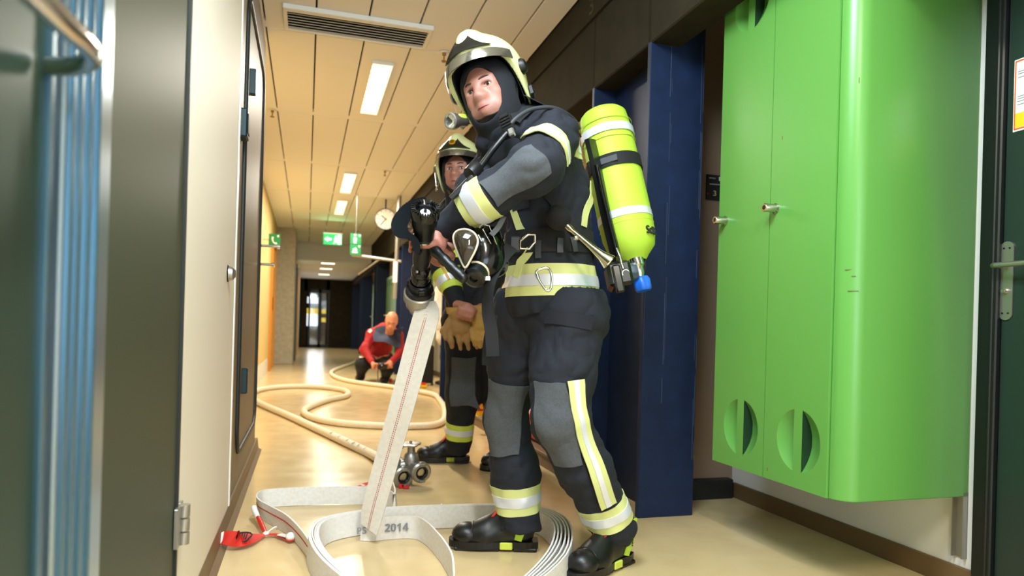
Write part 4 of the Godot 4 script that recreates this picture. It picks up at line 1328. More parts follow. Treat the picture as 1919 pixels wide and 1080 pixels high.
func small_bits() -> void:
	# marker tape tied to the hose
	var t := thing("marker_tape", Vector3(-0.1865, 0.0, -2.707), "knotted red and white marker tape strip beside the left hose loop", "tape")
	var pts := [Vector3(-0.2766, 0.03, -2.638), Vector3(-0.2528, 0.035, -2.63), Vector3(-0.2065, 0.035, -2.608), Vector3(-0.157, 0.02, -2.673), Vector3(-0.1257, 0.015, -2.711)]
	var sp := spline(pts, 5)
	var nr := []
	for i in sp.size(): nr.append(Vector3(0.1, 0.85, 0.5))
	var ws := []
	for i in sp.size():
		var k := float(i) / (sp.size() - 1)
		ws.append(lerpf(0.055, 0.075, smoothstep(0.0, 0.4, k)) * (1.0 - 0.82 * smoothstep(0.5, 0.95, k)))
	wpart("red_strip", Mb.new().ribbon(sp, nr, ws, 0.0015).mesh(), M.red, t)
	wpart("white_end", Mb.new().ribbon([sp[0] + Vector3(0, 0.001, 0.002), sp[3] + Vector3(0, 0.0015, 0.001)], [nr[0], nr[0]], [0.05, 0.058], 0.002).mesh(), M.white, t)
	wpart("torn_flap", Mb.new().ribbon([sp[0], Vector3(-0.2733, 0.004, -2.6)], [Vector3(-0.2, 0.3, 1), Vector3(-0.2, 0.3, 1)], [0.02, 0.014], 0.001).mesh(), M.white, t)
	var ring := []
	var rc: Vector3 = Vector3(-0.1955, 0.037, -2.624)
	for i in 17:
		var a := TAU * i / 17
		var r := 0.022 + 0.004 * sin(a * 3.0)
		ring.append(rc + Vector3(cos(a) * r * 1.15, 0.0 - sin(a) * r * 0.0, -sin(a) * r) + Vector3(0, -sin(a) * -0.010, 0))
	var em := Mb.new().tube(ring, 0.0028, 6, false, true)
	for i in 4:
		em.tube([rc + Vector3(-0.014 + i * 0.007, -0.006, 0.012), rc + Vector3(-0.012 + i * 0.008, 0.007, -0.014)], 0.0022, 5)
	wpart("round_emblem", em.mesh(), M.ink, t)
	wpart("rear_tail", Mb.new().ribbon(spline([Vector3(-0.1238, 0.015, -2.71), Vector3(-0.08387, 0.012, -2.706), Vector3(-0.02895, 0.012, -2.622)], 4), [Vector3.UP, Vector3.UP, Vector3.UP, Vector3.UP, Vector3.UP, Vector3.UP, Vector3.UP, Vector3.UP, Vector3.UP], 0.022, 0.002).mesh(), M.red, t)
	wpart("knotted_end", Mb.new().ball(Vector3(-0.03522, 0.022, -2.642), Vector3(0.018, 0.016, 0.018), 10).ribbon([Vector3(-0.07571, 0.02, -2.684), Vector3(-0.04084, 0.022, -2.643)], [Vector3.UP, Vector3.UP], 0.022, 0.003).mesh(), M.white, t)
	wpart("knot", Mb.new().ball(Vector3(-0.124, 0.016, -2.714), Vector3(0.012, 0.01, 0.01), 10).tube(spline([Vector3(-0.1226, 0.015, -2.723), Vector3(-0.1041, 0.03, -2.723), Vector3(-0.0893, 0.035, -2.731), Vector3(-0.08765, 0.02, -2.748)], 4), 0.003, 6).mesh(), M.white, t)
	wpart("twisted_tape", Mb.new().tube(spline([Vector3(-0.1264, 0.015, -2.724), Vector3(-0.1466, 0.03, -2.803), Vector3(-0.1621, 0.04, -2.86)], 4), [0.006, 0.008, 0.009, 0.010, 0.010, 0.010, 0.009, 0.008, 0.008], 8).mesh(), M.red, t)
	wpart("printed_end", Mb.new().tube(spline([Vector3(-0.1621, 0.04, -2.86), Vector3(-0.1783, 0.05, -2.921), Vector3(-0.1846, 0.06, -2.949)], 4), [0.008, 0.010, 0.011, 0.012, 0.012, 0.012, 0.012, 0.011, 0.008], 8).mesh(), M.white, t)
	var ink := Mb.new()
	for q in [[478, 952], [480, 957], [477, 961], [482, 965], [481, 970]]:
		pass
	for p in [Vector3(-0.184, 0.03792, -3.009), Vector3(-0.1761, 0.03045, -2.986), Vector3(-0.1794, 0.02438, -2.977), Vector3(-0.1702, 0.01876, -2.964)]:
		ink.ball(p, Vector3(0.007, 0.004, 0.004), 8)
	wpart("black_print", ink.mesh(), M.ink, t)
	# red clips
	var i := 0
	for p in [Vector3(0.4839, 0.0, -3.41), Vector3(0.6047, 0.0, -2.623)]:
		var c := thing("red_clip", p, ["small red plastic clip lying beside the distributor valve", "small red plastic clip lying before the boot toe"][i], "clip", "red clips")
		c.rotation.y = -0.25
		part("jaw", boxm(Vector3(-0.012, 0.012, 0), Vector3(0.026, 0.022, 0.02), 0.004), M.red, c)
		part("tongue", boxm(Vector3(0.014, 0.009, 0.004), Vector3(0.026, 0.012, 0.026), 0.003), M.red, c)
		part("spring", Mb.new().tube([Vector3(-0.004, 0.016, -0.012), Vector3(-0.004, 0.016, 0.013)], 0.004, 8).mesh(), M.brass_black, c)
		i += 1
	var rs := thing("red_strap", Vector3(0.3129, 0.0, -3.451), "red strap end on the floor behind the hanging hose", "strap")
	wpart("strap", Mb.new().ribbon(spline([Vector3(0.2399, 0.004, -3.401), Vector3(0.2627, 0.015, -3.406), Vector3(0.2946, 0.025, -3.425), Vector3(0.3416, 0.02, -3.487)], 4), [Vector3(0, 1, 0.4), Vector3(0, 1, 0.4), Vector3(0, 1, 0.4), Vector3(0, 1, 0.4), Vector3(0, 1, 0.4), Vector3(0, 1, 0.4), Vector3(0, 1, 0.4), Vector3(0, 1, 0.4), Vector3(0, 1, 0.4), Vector3(0, 1, 0.4), Vector3(0, 1, 0.4), Vector3(0, 1, 0.4), Vector3(0, 1, 0.4)], 0.02, 0.002).mesh(), M.red, rs)
	wpart("buckle", Mb.new().box(Vector3(0.2514, 0.012, -3.387), Vector3(0.025, 0.018, 0.02), 0.003).mesh(), M.black, rs)
	# scrap of white tape on the floor behind the coil
	var ws2 := thing("tape_scrap", Vector3(0.5808, 0.0, -2.969), "twisted scrap of white tape on the floor behind the coil", "tape")
	wpart("twist", Mb.new().tube(spline([Vector3(0.569, 0.006, -2.957), Vector3(0.5807, 0.01, -2.957), Vector3(0.5788, 0.03, -2.925), Vector3(0.5781, 0.045, -2.912)], 3), 0.004, 6).mesh(), M.white, ws2)
	wpart("loop", Mb.new().ball(Vector3(0.5758, 0.006, -2.956), Vector3(0.012, 0.006, 0.008), 8).mesh(), M.satin, ws2)

func bags() -> void:
	# long red rescue bag on a low brown plinth in the second bay
	var pl := thing("low_plinth", Vector3(1.62, 0, -4.6), "low brown plinth along the right side under the red bag", "plinth")
	wpart("top_board", span(Vector3(1.345, 0.07, -3.45), Vector3(1.95, 0.09, -5.75), 0.004), M.kick_brown, pl)
	wpart("front_board", span(Vector3(1.355, 0.0, -3.46), Vector3(1.375, 0.07, -5.74)), M.kick_brown, pl)
	wpart("end_board", span(Vector3(1.375, 0.0, -3.46), Vector3(1.93, 0.07, -3.48)), M.kick_brown, pl)
	var b := thing("rescue_bag", Vector3(1.53, 0.09, -4.4), "long red rescue bag lying on the low plinth behind the firefighter", "bag")
	var f := Field.new(Vector3(1.3, 0.05, -5.7), Vector3(1.8, 0.5, -3.3), 0.02, 0.03)
	f.cap(Vector3(1.5, 0.185, -3.72), Vector3(1.5, 0.185, -5.3), 0.115, 0.115)
	f.cap(Vector3(1.55, 0.19, -3.75), Vector3(1.55, 0.2, -5.3), 0.1, 0.11)
	f.close()
	f.cut(Vector3(1.5, 0.091, -4), Vector3.DOWN)
	wpart("body", f.mesh(), M.red, b)
	for z in [-4.0, -4.75]:
		var ring := []
		var nr := []
		for i in 13:
			var a := PI * i / 12.0
			var d := Vector3(-cos(a), sin(a), 0)
			ring.append(f.shoot(Vector3(1.52, 0.19, z), d) + d * 0.004)
			nr.append(d)
		wpart("strap", Mb.new().ribbon(ring, nr, 0.04, 0.004).mesh(), M.black, b)
	var y := thing("yellow_pouch", Vector3(1.295, 0.2414, -5.04), "yellow and red reflective pouch standing on the red bag", "pouch")
	var yc: Vector3 = Vector3(1.295, 0.2414, -5.04)
	var yx := Transform3D(Basis(Vector3.UP, 0.2), yc)
	wpart("body", Mb.new().at(yx).box(Vector3(0, 0.02, 0), Vector3(0.13, 0.24, 0.08), 0.02).mesh(), M.yellow, y)
	wpart("red_top", Mb.new().at(yx).prism(PackedVector2Array([Vector2(-0.066, 0.141), Vector2(0.066, 0.141), Vector2(-0.066, 0.03)]), 0.0, 0.0425).mesh(), M.red, y)
	wpart("red_band", Mb.new().at(yx).box(Vector3(0, -0.05, 0), Vector3(0.134, 0.016, 0.084), 0.002).mesh(), M.red, y)
	wpart("reflective_stripe", Mb.new().at(yx).prism(PackedVector2Array([Vector2(-0.066, -0.02), Vector2(0.066, 0.09), Vector2(0.066, 0.075), Vector2(-0.066, -0.035)]), 0.041, 0.0435).mesh(), M.red, y)
	wpart("handle", Mb.new().at(yx).tube(spline([Vector3(0.0, 0.135, 0), Vector3(0.03, 0.17, 0), Vector3(0.06, 0.135, 0)], 5), 0.008, 8).mesh(), M.red, y)
	# wheeled black case by the crouching man
	var c := thing("black_case", Vector3(1.542, 0.0, -9.35), "black fabric trolley case standing behind the crouching man", "case")
	var cb: Vector3 = Vector3(1.542, 0.0, -9.35)
	var cx := Transform3D(Basis(Vector3.UP, 0.15), cb)
	wpart("body", Mb.new().at(cx).box(Vector3(0, 0.29, 0), Vector3(0.26, 0.52, 0.2), 0.025).mesh(), M.black_cloth, c)
	wpart("handle", Mb.new().at(cx).tube(spline([Vector3(-0.06, 0.54, 0), Vector3(-0.03, 0.58, 0), Vector3(0.03, 0.58, 0), Vector3(0.06, 0.54, 0)], 4), 0.01, 8).mesh(), M.black, c)
	for x in [-0.11, 0.11]:
		wpart("wheel", Mb.new().at(cx).tube([Vector3(x - 0.01, 0.03, 0.08), Vector3(x + 0.01, 0.03, 0.08)], 0.03, 14).mesh(), M.rubber, c)
	var v := thing("floor_pouch", Vector3(1.459, 0.0, -8.506), "small yellow and red pouch on the floor before the black case", "pouch")
	var vp: Vector3 = Vector3(1.464, 0.0, -8.869)
	wpart("body", boxm(vp + Vector3(0, 0.035, 0), Vector3(0.12, 0.07, 0.07), 0.02), M.yellow, v)
	wpart("flap", boxm(vp + Vector3(0.01, 0.06, 0.02), Vector3(0.07, 0.03, 0.05), 0.01), M.red, v)
	var rd := thing("red_ball", Vector3(1.163, 0.0, -9.767), "small red object on the floor at the crouching man's knee", "bag")
	wpart("body", Mb.new().ball(Vector3(1.151, 0.03, -9.676), Vector3(0.03, 0.03, 0.03), 12).mesh(), M.red, rd)
	wpart("cap", Mb.new().ball(Vector3(1.158, 0.055, -9.739), Vector3(0.012, 0.008, 0.012), 8).mesh(), M.black, rd)

const RT := Vector3(0.958, 0, 0.287)
const TC := Vector3(-0.287, 0, 0.958)
var head_data := []
var face_field: Field
var helmet_mesh: ArrayMesh
var hood_mesh: ArrayMesh

func lin(h: String) -> Color:
	return Color(h).srgb_to_linear()

# ---------------------------------------------------------------- heads
func make_head() -> void:
	var f := Field.new(Vector3(-0.105, -0.19, -0.13), Vector3(0.105, 0.145, 0.14), 0.0027, 0.009)
	f.ell(Vector3(0, 0.035, -0.015), Vector3(0.073, 0.088, 0.094))
	f.ell(Vector3(0, -0.03, 0.026), Vector3(0.058, 0.082, 0.056))
	f.ell(Vector3(0, -0.078, 0.03), Vector3(0.044, 0.036, 0.045))
	f.ell(Vector3(0, -0.098, 0.058), Vector3(0.019, 0.013, 0.015))
	for s in [-1.0, 1.0]:
		f.ell(Vector3(s * 0.04, -0.024, 0.054), Vector3(0.019, 0.016, 0.017))
		f.cap(Vector3(s * 0.012, 0.026, 0.079), Vector3(s * 0.044, 0.026, 0.064), 0.007, 0.006)
		f.ell(Vector3(s * 0.0115, -0.03, 0.093), Vector3(0.0065, 0.006, 0.008))
		f.ell(Vector3(s * 0.036, -0.062, 0.055), Vector3(0.018, 0.022, 0.02))
		f.ell(Vector3(s * 0.071, -0.008, -0.012), Vector3(0.007, 0.03, 0.017))
		f.ell(Vector3(s * 0.032, 0.003, 0.066), Vector3(0.019, 0.014, 0.012))
	f.cap(Vector3(0, 0.016, 0.08), Vector3(0, -0.024, 0.104), 0.005, 0.0085)
	f.cap(Vector3(-0.018, -0.06, 0.076), Vector3(0, -0.0555, 0.086), 0.004, 0.0055)
	f.cap(Vector3(0.018, -0.06, 0.076), Vector3(0, -0.0555, 0.086), 0.004, 0.0055)
	f.cap(Vector3(-0.015, -0.068, 0.075), Vector3(0, -0.071, 0.083), 0.004, 0.0065)
	f.cap(Vector3(0.015, -0.068, 0.075), Vector3(0, -0.071, 0.083), 0.004, 0.0065)
	f.cap(Vector3(0, -0.06, -0.02), Vector3(0, -0.18, -0.035), 0.05, 0.052)
	f.close()
	for s in [-1.0, 1.0]:
		f.carve(Vector3(s * 0.032, 0.004, 0.089), Vector3(0.0165, 0.0075, 0.014), Basis.IDENTITY, 0.006)
	face_field = f
	head_data = f.into(PackedVector3Array(), PackedVector3Array(), PackedInt32Array())

func face_colour(p: Vector3, base: Color) -> Color:
	var c := base
	if p.z > 0.068 and absf(p.x) < 0.023:
		var ym := -0.0635 + 0.0 * p.x
		var e := absf(p.y - ym) / (0.0105 * (1.0 - pow(absf(p.x) / 0.024, 2.0)) + 0.0005)
		if e < 1.0:
			c = base.lerp(lin("a8524e"), 0.75 * (1.0 - e * e))
	var ck := Vector2(absf(p.x) - 0.042, p.y + 0.03).length()
	if p.z > 0.02:
		c = c.lerp(lin("cf7d6c"), 0.28 * maxf(0.0, 1.0 - ck / 0.03))
	if p.z > 0.03 and p.y < -0.045 and p.y > -0.12:
		c = c.lerp(lin("9c7768"), 0.13)
	return c

# skin of the whole person: coarse body, fine head and hands, one mesh
func skin_mesh(body: Field, hx: Transform3D, hands: Array, base: Color) -> ArrayMesh:
	var V := PackedVector3Array()
	var N := PackedVector3Array()
	var I := PackedInt32Array()
	var r := body.into(V, N, I)
	V = r[0]; N = r[1]; I = r[2]
	var C := PackedColorArray()
	for i in V.size(): C.append(base)
	var o := V.size()
	for i in head_data[0].size():
		V.append(hx * head_data[0][i])
		N.append(hx.basis * head_data[1][i])
		C.append(face_colour(head_data[0][i], base))
	for i in head_data[2]: I.append(o + i)
	for h: Field in hands:
		r = h.into(V, N, I)
		V = r[0]; N = r[1]; I = r[2]
		while C.size() < V.size(): C.append(base.lerp(lin("d07c6a"), 0.2))
	return Field.pack([V, N, I], C)

func eyes(parent: Node, hx: Transform3D, look: Vector3) -> void:
	for s in [-1.0, 1.0]:
		var c := Vector3(s * 0.032, 0.0035, 0.0685)
		var e := wpart("eye", Mb.new().at(hx).ball(c, Vector3(0.0122, 0.0122, 0.0122), 16).mesh(), M.eye_white, parent)
		var l := look.normalized()
		wpart("iris", Mb.new().at(hx).lathe([Vector2(0.0, 0.0124), Vector2(0.003, 0.0122), Vector2(0.0058, 0.0112)], along(c + l * 0.0006, l), 16).mesh(), M.iris, e)
		wpart("pupil", Mb.new().at(hx).lathe([Vector2(0.0, 0.0126), Vector2(0.0026, 0.0123)], along(c + l * 0.0008, l), 12).mesh(), M.pupil, e)
		var b := spline([Vector3(s * 0.013, 0.0225, 0.0925), Vector3(s * 0.027, 0.0275, 0.0895), Vector3(s * 0.041, 0.027, 0.0775), Vector3(s * 0.05, 0.0215, 0.066)], 3)
		wpart("eyebrow", Mb.new().at(hx).tube(b, [0.0022, 0.0026, 0.0028, 0.0028, 0.0028, 0.0027, 0.0025, 0.0022, 0.0018, 0.0013], 6).mesh(), M.brow, parent)
		var lid := spline([Vector3(s * 0.0185, 0.004, 0.0775), Vector3(s * 0.025, 0.0095, 0.0815), Vector3(s * 0.033, 0.0108, 0.0815), Vector3(s * 0.041, 0.0085, 0.0775), Vector3(s * 0.047, 0.0035, 0.0715)], 3)
		wpart("eyelashes", Mb.new().at(hx).tube(lid, 0.0011, 5).mesh(), M.brow, parent)

func mouth(parent: Node, hx: Transform3D) -> void:
	var p := []
	for i in 9:
		var x := lerpf(-0.0205, 0.0205, i / 8.0)
		p.append(face_field.shoot(Vector3(x, -0.0632 - 0.0008 * cos(x * 200.0), 0.03), Vector3.BACK, 0.1) + Vector3(0, 0, 0.0002))
	wpart("mouth", Mb.new().at(hx).tube(p, [0.0004, 0.0010, 0.0015, 0.0019, 0.0020, 0.0019, 0.0015, 0.0010, 0.0004], 6).mesh(), mat("mouth_line", Color("5e2c2a"), 0.5), parent)
	for s in [-1.0, 1.0]:
		var q := face_field.shoot(Vector3(s * 0.0075, -0.055, 0.093), Vector3(0, 1, 0), 0.04)
		wpart("nostril", Mb.new().at(hx).ball(q + Vector3(0, 0.0005, 0), Vector3(0.0032, 0.0018, 0.0022), 8).mesh(), M.lip, parent)

func make_hood() -> void:
	var f := Field.new(Vector3(-0.13, -0.23, -0.15), Vector3(0.13, 0.15, 0.15), 0.0038, 0.012)
	f.ell(Vector3(0, 0.03, -0.012), Vector3(0.09, 0.095, 0.1))
	f.ell(Vector3(0, -0.035, 0.018), Vector3(0.079, 0.088, 0.068))
	f.ell(Vector3(0, -0.09, 0.03), Vector3(0.06, 0.045, 0.058))
	f.cap(Vector3(0, -0.08, -0.01), Vector3(0, -0.2, -0.03), 0.075, 0.085)
	f.close()
	f.carve(Vector3(0, -0.016, 0.095), Vector3(0.064, 0.089, 0.082), Basis.IDENTITY, 0.008)
	hood_mesh = f.mesh()

# ---------------------------------------------------------------- helmets
const HC := Vector3(0, 0.035, -0.012)
const HR := Vector3(0.122, 0.132, 0.152)

func hs(phi: float, y: float, k := 1.0) -> Vector3:
	var yy := clampf((y - HC.y) / (HR.y * k), -0.98, 0.98)
	var r := sqrt(1.0 - yy * yy) * k if y > HC.y else k * (1.0 - 0.06 * yy * yy)
	return Vector3(sin(phi) * HR.x * r, y, HC.z + cos(phi) * HR.z * r)

func make_helmet() -> void:
	var f := Field.new(Vector3(-0.16, -0.13, -0.2), Vector3(0.16, 0.2, 0.19), 0.0032, 0.012)
	f.ell(HC, HR - Vector3(0.004, 0.004, 0.004))
	f.cap(HC + Vector3(0, -0.005, 0), HC + Vector3(0, -0.095, -0.02), 0.112, 0.112, 1.16, Vector3.BACK)
	var crest := []
	for i in 9:
		var a := deg_to_rad(25.0 + i * 14.0)
		crest.append(HC + Vector3(0, sin(a) * HR.y, cos(a) * HR.z) * 0.965)
	f.chain(crest, [0.006, 0.011, 0.013, 0.013, 0.013, 0.012, 0.011, 0.009, 0.006])
	f.close()
	# hollow, then cut the rim: brow high, cheeks slanting down to a low neck
	var inner := HR - Vector3(0.016, 0.016, 0.016)
	for yi in f.ny:
		for zi in f.nz:
			var row := (yi * f.nz + zi) * f.nx
			for xi in f.nx:
				var p := f.o + Vector3(xi, yi, zi) * f.c
				var q := p - HC
				var e := 0.0
				if q.y > 0.0:
					e = ((q / inner).length() - 1.0) * 0.11
				else:
					e = (Vector2(q.x / inner.x, q.z / inner.z).length() - 1.0) * 0.11
				var yb := lerpf(0.052, -0.098, smoothstep(0.075, -0.075, p.z))
				var dv := maxf(f.d[row + xi], maxf(-e, (yb - p.y) * 0.7))
				f.d[row + xi] = dv
	helmet_mesh = f.mesh()

func band_on_helmet(p0: float, p1: float, y0: float, y1: float, k: float, curve := 0.0, n := 24) -> ArrayMesh:
	var a := []
	var b := []
	for i in 5:
		var ra := []
		var rb := []
		for j in n + 1:
			var phi := deg_to_rad(lerpf(p0, p1, float(j) / n))
			var y := lerpf(y0, y1, i / 4.0) + curve * (1.0 - cos(phi))
			ra.append(hs(phi, y, k))
			rb.append(hs(phi, y, k - 0.02))
		a.append(ra)
		b.append(rb)
	return Mb.new().sheet(a, b).mesh()

func helmet(hx: Transform3D, label: String, emblem: bool, lamp: bool) -> void:
	var t := thing("firefighter_helmet", Vector3.ZERO, label, "helmet", "pale yellow firefighter helmets")
	t.transform = hx
	part("shell", helmet_mesh, M.helmet, t)
	var l1 := []
	var l2 := []
	for i in 9:
		var r1 := []
		var r2 := []
		for j in 41:
			var phi := TAU * j / 40.0
			var zb: float = hs(phi, 0.0, 0.88).z
			var y := lerpf(lerpf(0.058, -0.09, smoothstep(0.075, -0.075, zb)), 0.15, i / 8.0)
			r1.append(hs(phi, y, 0.85))
			r2.append(hs(phi, y, 0.83))
		l1.append(r1)
		l2.append(r2)
	part("liner", Mb.new().sheet(l1, l2).mesh(), M.hood, t)
	part("visor_strip", band_on_helmet(-72, 72, 0.044, 0.074, 1.035, -0.012), M.visor_strip, t)
	part("face_shield", band_on_helmet(-88, -52, -0.085, 0.045, 1.05, 0.0, 12), M.visor, t)
	part("shield_rim", Mb.new().tube([hs(deg_to_rad(-88), -0.085, 1.05), hs(deg_to_rad(-78), -0.098, 1.06), hs(deg_to_rad(-66), -0.1, 1.06), hs(deg_to_rad(-54), -0.085, 1.05)], 0.0035, 8).mesh(), M.cream_rim, t)
	# front plate: dark winged shield
	var a := []
	var b := []
	for i in 9:
		var y := lerpf(0.082, 0.14, i / 8.0)
		var w := lerpf(44.0, 11.0, pow(i / 8.0, 0.5))
		var ra := []
		var rb := []
		for j in 17:
			var phi := deg_to_rad(lerpf(-w, w, j / 16.0))
			ra.append(hs(phi, y, 1.07 + 0.02 * cos(phi * 3.0)))
			rb.append(hs(phi, y, 1.0))
		a.append(ra)
		b.append(rb)
	var fp := part("front_plate", Mb.new().sheet(a, b).mesh(), M.helmet_dark, t)
	if emblem:
		var c := hs(0, 0.112, 1.10)
		var n := (c - HC).normalized()
		var em := part("emblem", Mb.new().lathe([Vector2(0, 0.004), Vector2(0.015, 0.003), Vector2(0.017, 0.0)], along(c - n * 0.001, n), 20).mesh(), M.gold, fp)
		var bars := Mb.new()
		var fx := along(c, n, Vector3.UP)
		for q in [[-0.007, 0.011], [0.0, 0.014], [0.006, 0.010]]:
			bars.at(fx).box(Vector3(0, 0.004, q[0]), Vector3(q[1] * 1.6, 0.0015, 0.0022))
		tag(part("emblem_print", bars.mesh(), M.helmet_dark, em), "", "", "", "stuff")
	for s in [-1.0, 1.0]:
		var p := hs(deg_to_rad(92 * s), 0.02, 1.0)
		part("side_knob", Mb.new().lathe([Vector2(0, 0.018), Vector2(0.018, 0.016), Vector2(0.024, 0.008), Vector2(0.026, -0.004)], along(p, Vector3(s, 0.1, -0.05)), 18).mesh(), M.black, t)
		part("mask_mount", Mb.new().at(along(hs(deg_to_rad(112 * s), -0.05, 1.0), Vector3(s, 0, -0.35))).box(Vector3(0, 0.004, 0), Vector3(0.035, 0.02, 0.05), 0.005).mesh(), M.black, t)
	part("chin_strap", Mb.new().ribbon(spline([Vector3(-0.088, -0.02, 0.0), Vector3(-0.075, -0.085, 0.03), Vector3(-0.035, -0.122, 0.075), Vector3(0, -0.126, 0.09), Vector3(0.035, -0.122, 0.075), Vector3(0.075, -0.085, 0.03), Vector3(0.088, -0.02, 0.0)], 4), neck_normals(25), 0.022, 0.006).mesh(), M.rubber, t)
	# cloth curtain over the nape
	var g1 := []
	var g2 := []
	for i in 5:
		var r1 := []
		var r2 := []
		for j in 15:
			var phi := deg_to_rad(lerpf(88, 235, j / 14.0))
			var p := hs(phi, -0.07, 0.92) + Vector3(sin(phi) * 0.085, -0.085, cos(phi) * 0.09) * (i / 4.0)
			r1.append(p)
			r2.append(p - Vector3(sin(phi), 0, cos(phi)) * 0.004)
		g1.append(r1)
		g2.append(r2)
	var nc := part("neck_curtain", Mb.new().sheet(g1, g2).mesh(), M.hood, t)
	part("curtain_piping", Mb.new().tube(g1[4], 0.0025, 6).mesh(), M.cream_rim, nc)
	if lamp:
		var c := Vector3(-0.108, -0.088, 0.082)
		var ax := Vector3(-0.25, -0.02, 1).normalized()
		var hl := part("lamp_body", Mb.new().lathe([Vector2(0.0, -0.05), Vector2(0.014, -0.05), Vector2(0.018, -0.01), Vector2(0.026, 0.008), Vector2(0.026, 0.028), Vector2(0.022, 0.03), Vector2(0.021, 0.02)], along(c, ax), 20).mesh(), M.satin, t)
		part("lamp_lens", Mb.new().lathe([Vector2(0, 0.012), Vector2(0.006, 0.013), Vector2(0.021, 0.022)], along(c, ax), 20).mesh(), M.chrome, hl)
		part("lamp_clip", Mb.new().at(along(c, ax)).box(Vector3(0.012, -0.03, 0), Vector3(0.022, 0.035, 0.03), 0.005).mesh(), M.neon, t)

func neck_normals(n: int) -> Array:
	var r := []
	for i in n:
		var a := lerpf(-1.3, 1.3, float(i) / (n - 1))
		r.append(Vector3(sin(a), -0.5 * cos(a), 0.6 * cos(a)))
	return r

# ---------------------------------------------------------------- hands
func grip_hand(p: Vector3, A: Vector3, P: Vector3, R: float, wrist: Vector3, hand := 1.0, cell := 0.0035) -> Field:
	A = A.normalized()
	P = (P - A * P.dot(A)).normalized()
	var Q := A.cross(P) * hand
	var lo := p.min(wrist) - Vector3(0.09, 0.09, 0.09)
	var hi := p.max(wrist) + Vector3(0.09, 0.09, 0.09)
	var f := Field.new(lo, hi, cell, 0.0045)
	var on := func(off: float, th: float, r: float) -> Vector3:
		var t := deg_to_rad(th)
		return p + A * off + (P * cos(t) + Q * sin(t)) * r
	var roots := []
	for i in 4:
		var off := 0.031 - i * 0.0205
		var l: float = [0.95, 1.05, 1.0, 0.82][i]
		var c := [on.call(off, 8, R + 0.015), on.call(off, 62 * l, R + 0.0105), on.call(off - 0.001, 125 * l, R + 0.009), on.call(off - 0.002, 178 * l, R + 0.008)]
		roots.append(c[0])
		f.chain(c, [0.0105, 0.0092, 0.0085, 0.0068])
	var heel: Vector3 = on.call(0.0, -35, R + 0.018)
	for i in 3:
		f.cap(roots[i], roots[i + 1], 0.0105, 0.0105)
	for i in 4:
		f.cap(roots[i], heel.lerp(roots[i], 0.25), 0.011, 0.014)
	f.cap(roots[0], heel + A * 0.02, 0.012, 0.014)
	f.cap(roots[3], heel - A * 0.02, 0.012, 0.014)
	f.cap(heel, wrist, 0.024, 0.026)
	f.chain([heel + A * 0.022, on.call(0.036, -62, R + 0.013), on.call(0.040, -100, R + 0.010), on.call(0.036, -135, R + 0.009)], [0.014, 0.0125, 0.0105, 0.008])
	f.close()
	return f

# ---------------------------------------------------------------- sewn-on pieces
func band_round(f: Field, a: Vector3, b: Vector3, side: Vector3, t0: float, t1: float, off: float, n := 40, tilt := 0.0, tdir := 0.0, rows := 4, far := 0.4) -> ArrayMesh:
	var ax := (b - a).normalized()
	var S := (side - ax * side.dot(ax)).normalized()
	var F := ax.cross(S)
	var g := []
	var h := []
	for i in rows:
		var r1 := []
		var r2 := []
		for j in n:
			var th := TAU * j / n
			var t := lerpf(t0, t1, float(i) / (rows - 1)) + tilt * cos(th - tdir)
			var o := a + (b - a) * t
			var d := S * cos(th) + F * sin(th)
			var p := f.shoot(o, d, far)
			r1.append(p + d * off)
			r2.append(p - d * 0.004)
		g.append(r1)
		h.append(r2)
	return Mb.new().sheet(g, h, true).mesh()

func band_arc(f: Field, a: Vector3, b: Vector3, side: Vector3, t0: float, t1: float, h0: float, h1: float, off: float, n := 24, rows := 4) -> ArrayMesh:
	var ax := (b - a).normalized()
	var S := (side - ax * side.dot(ax)).normalized()
	var F := ax.cross(S)
	var g := []
	var h := []
	for i in rows:
		var r1 := []
		var r2 := []
		for j in n + 1:
			var th := lerpf(h0, h1, float(j) / n)
			var d := S * cos(th) + F * sin(th)
			var p := f.shoot(a + (b - a) * lerpf(t0, t1, float(i) / (rows - 1)), d)
			r1.append(p + d * off)
			r2.append(p - d * 0.004)
		g.append(r1)
		h.append(r2)
	return Mb.new().sheet(g, h).mesh()

func on_cloth(f: Field, pts: Array, w, off: float, th := 0.003, sub := 5) -> ArrayMesh:
	var q := []
	var nr := []
	for p in spline(pts, sub):
		var s := f.snap(p)
		q.append(s)
		nr.append(f.grad(s))
	for it in 4:
		var q2 := q.duplicate()
		var n2 := nr.duplicate()
		for i in range(1, q.size() - 1):
			q2[i] = (q[i - 1] + q[i] * 2.0 + q[i + 1]) * 0.25
			n2[i] = (nr[i - 1] + nr[i] * 2.0 + nr[i + 1]).normalized()
		q = q2
		nr = n2
	for i in q.size():
		q[i] += nr[i] * (off + clampf(-f.at(q[i]), 0.0, 0.012))
	return Mb.new().ribbon(q, nr, w, th).mesh()

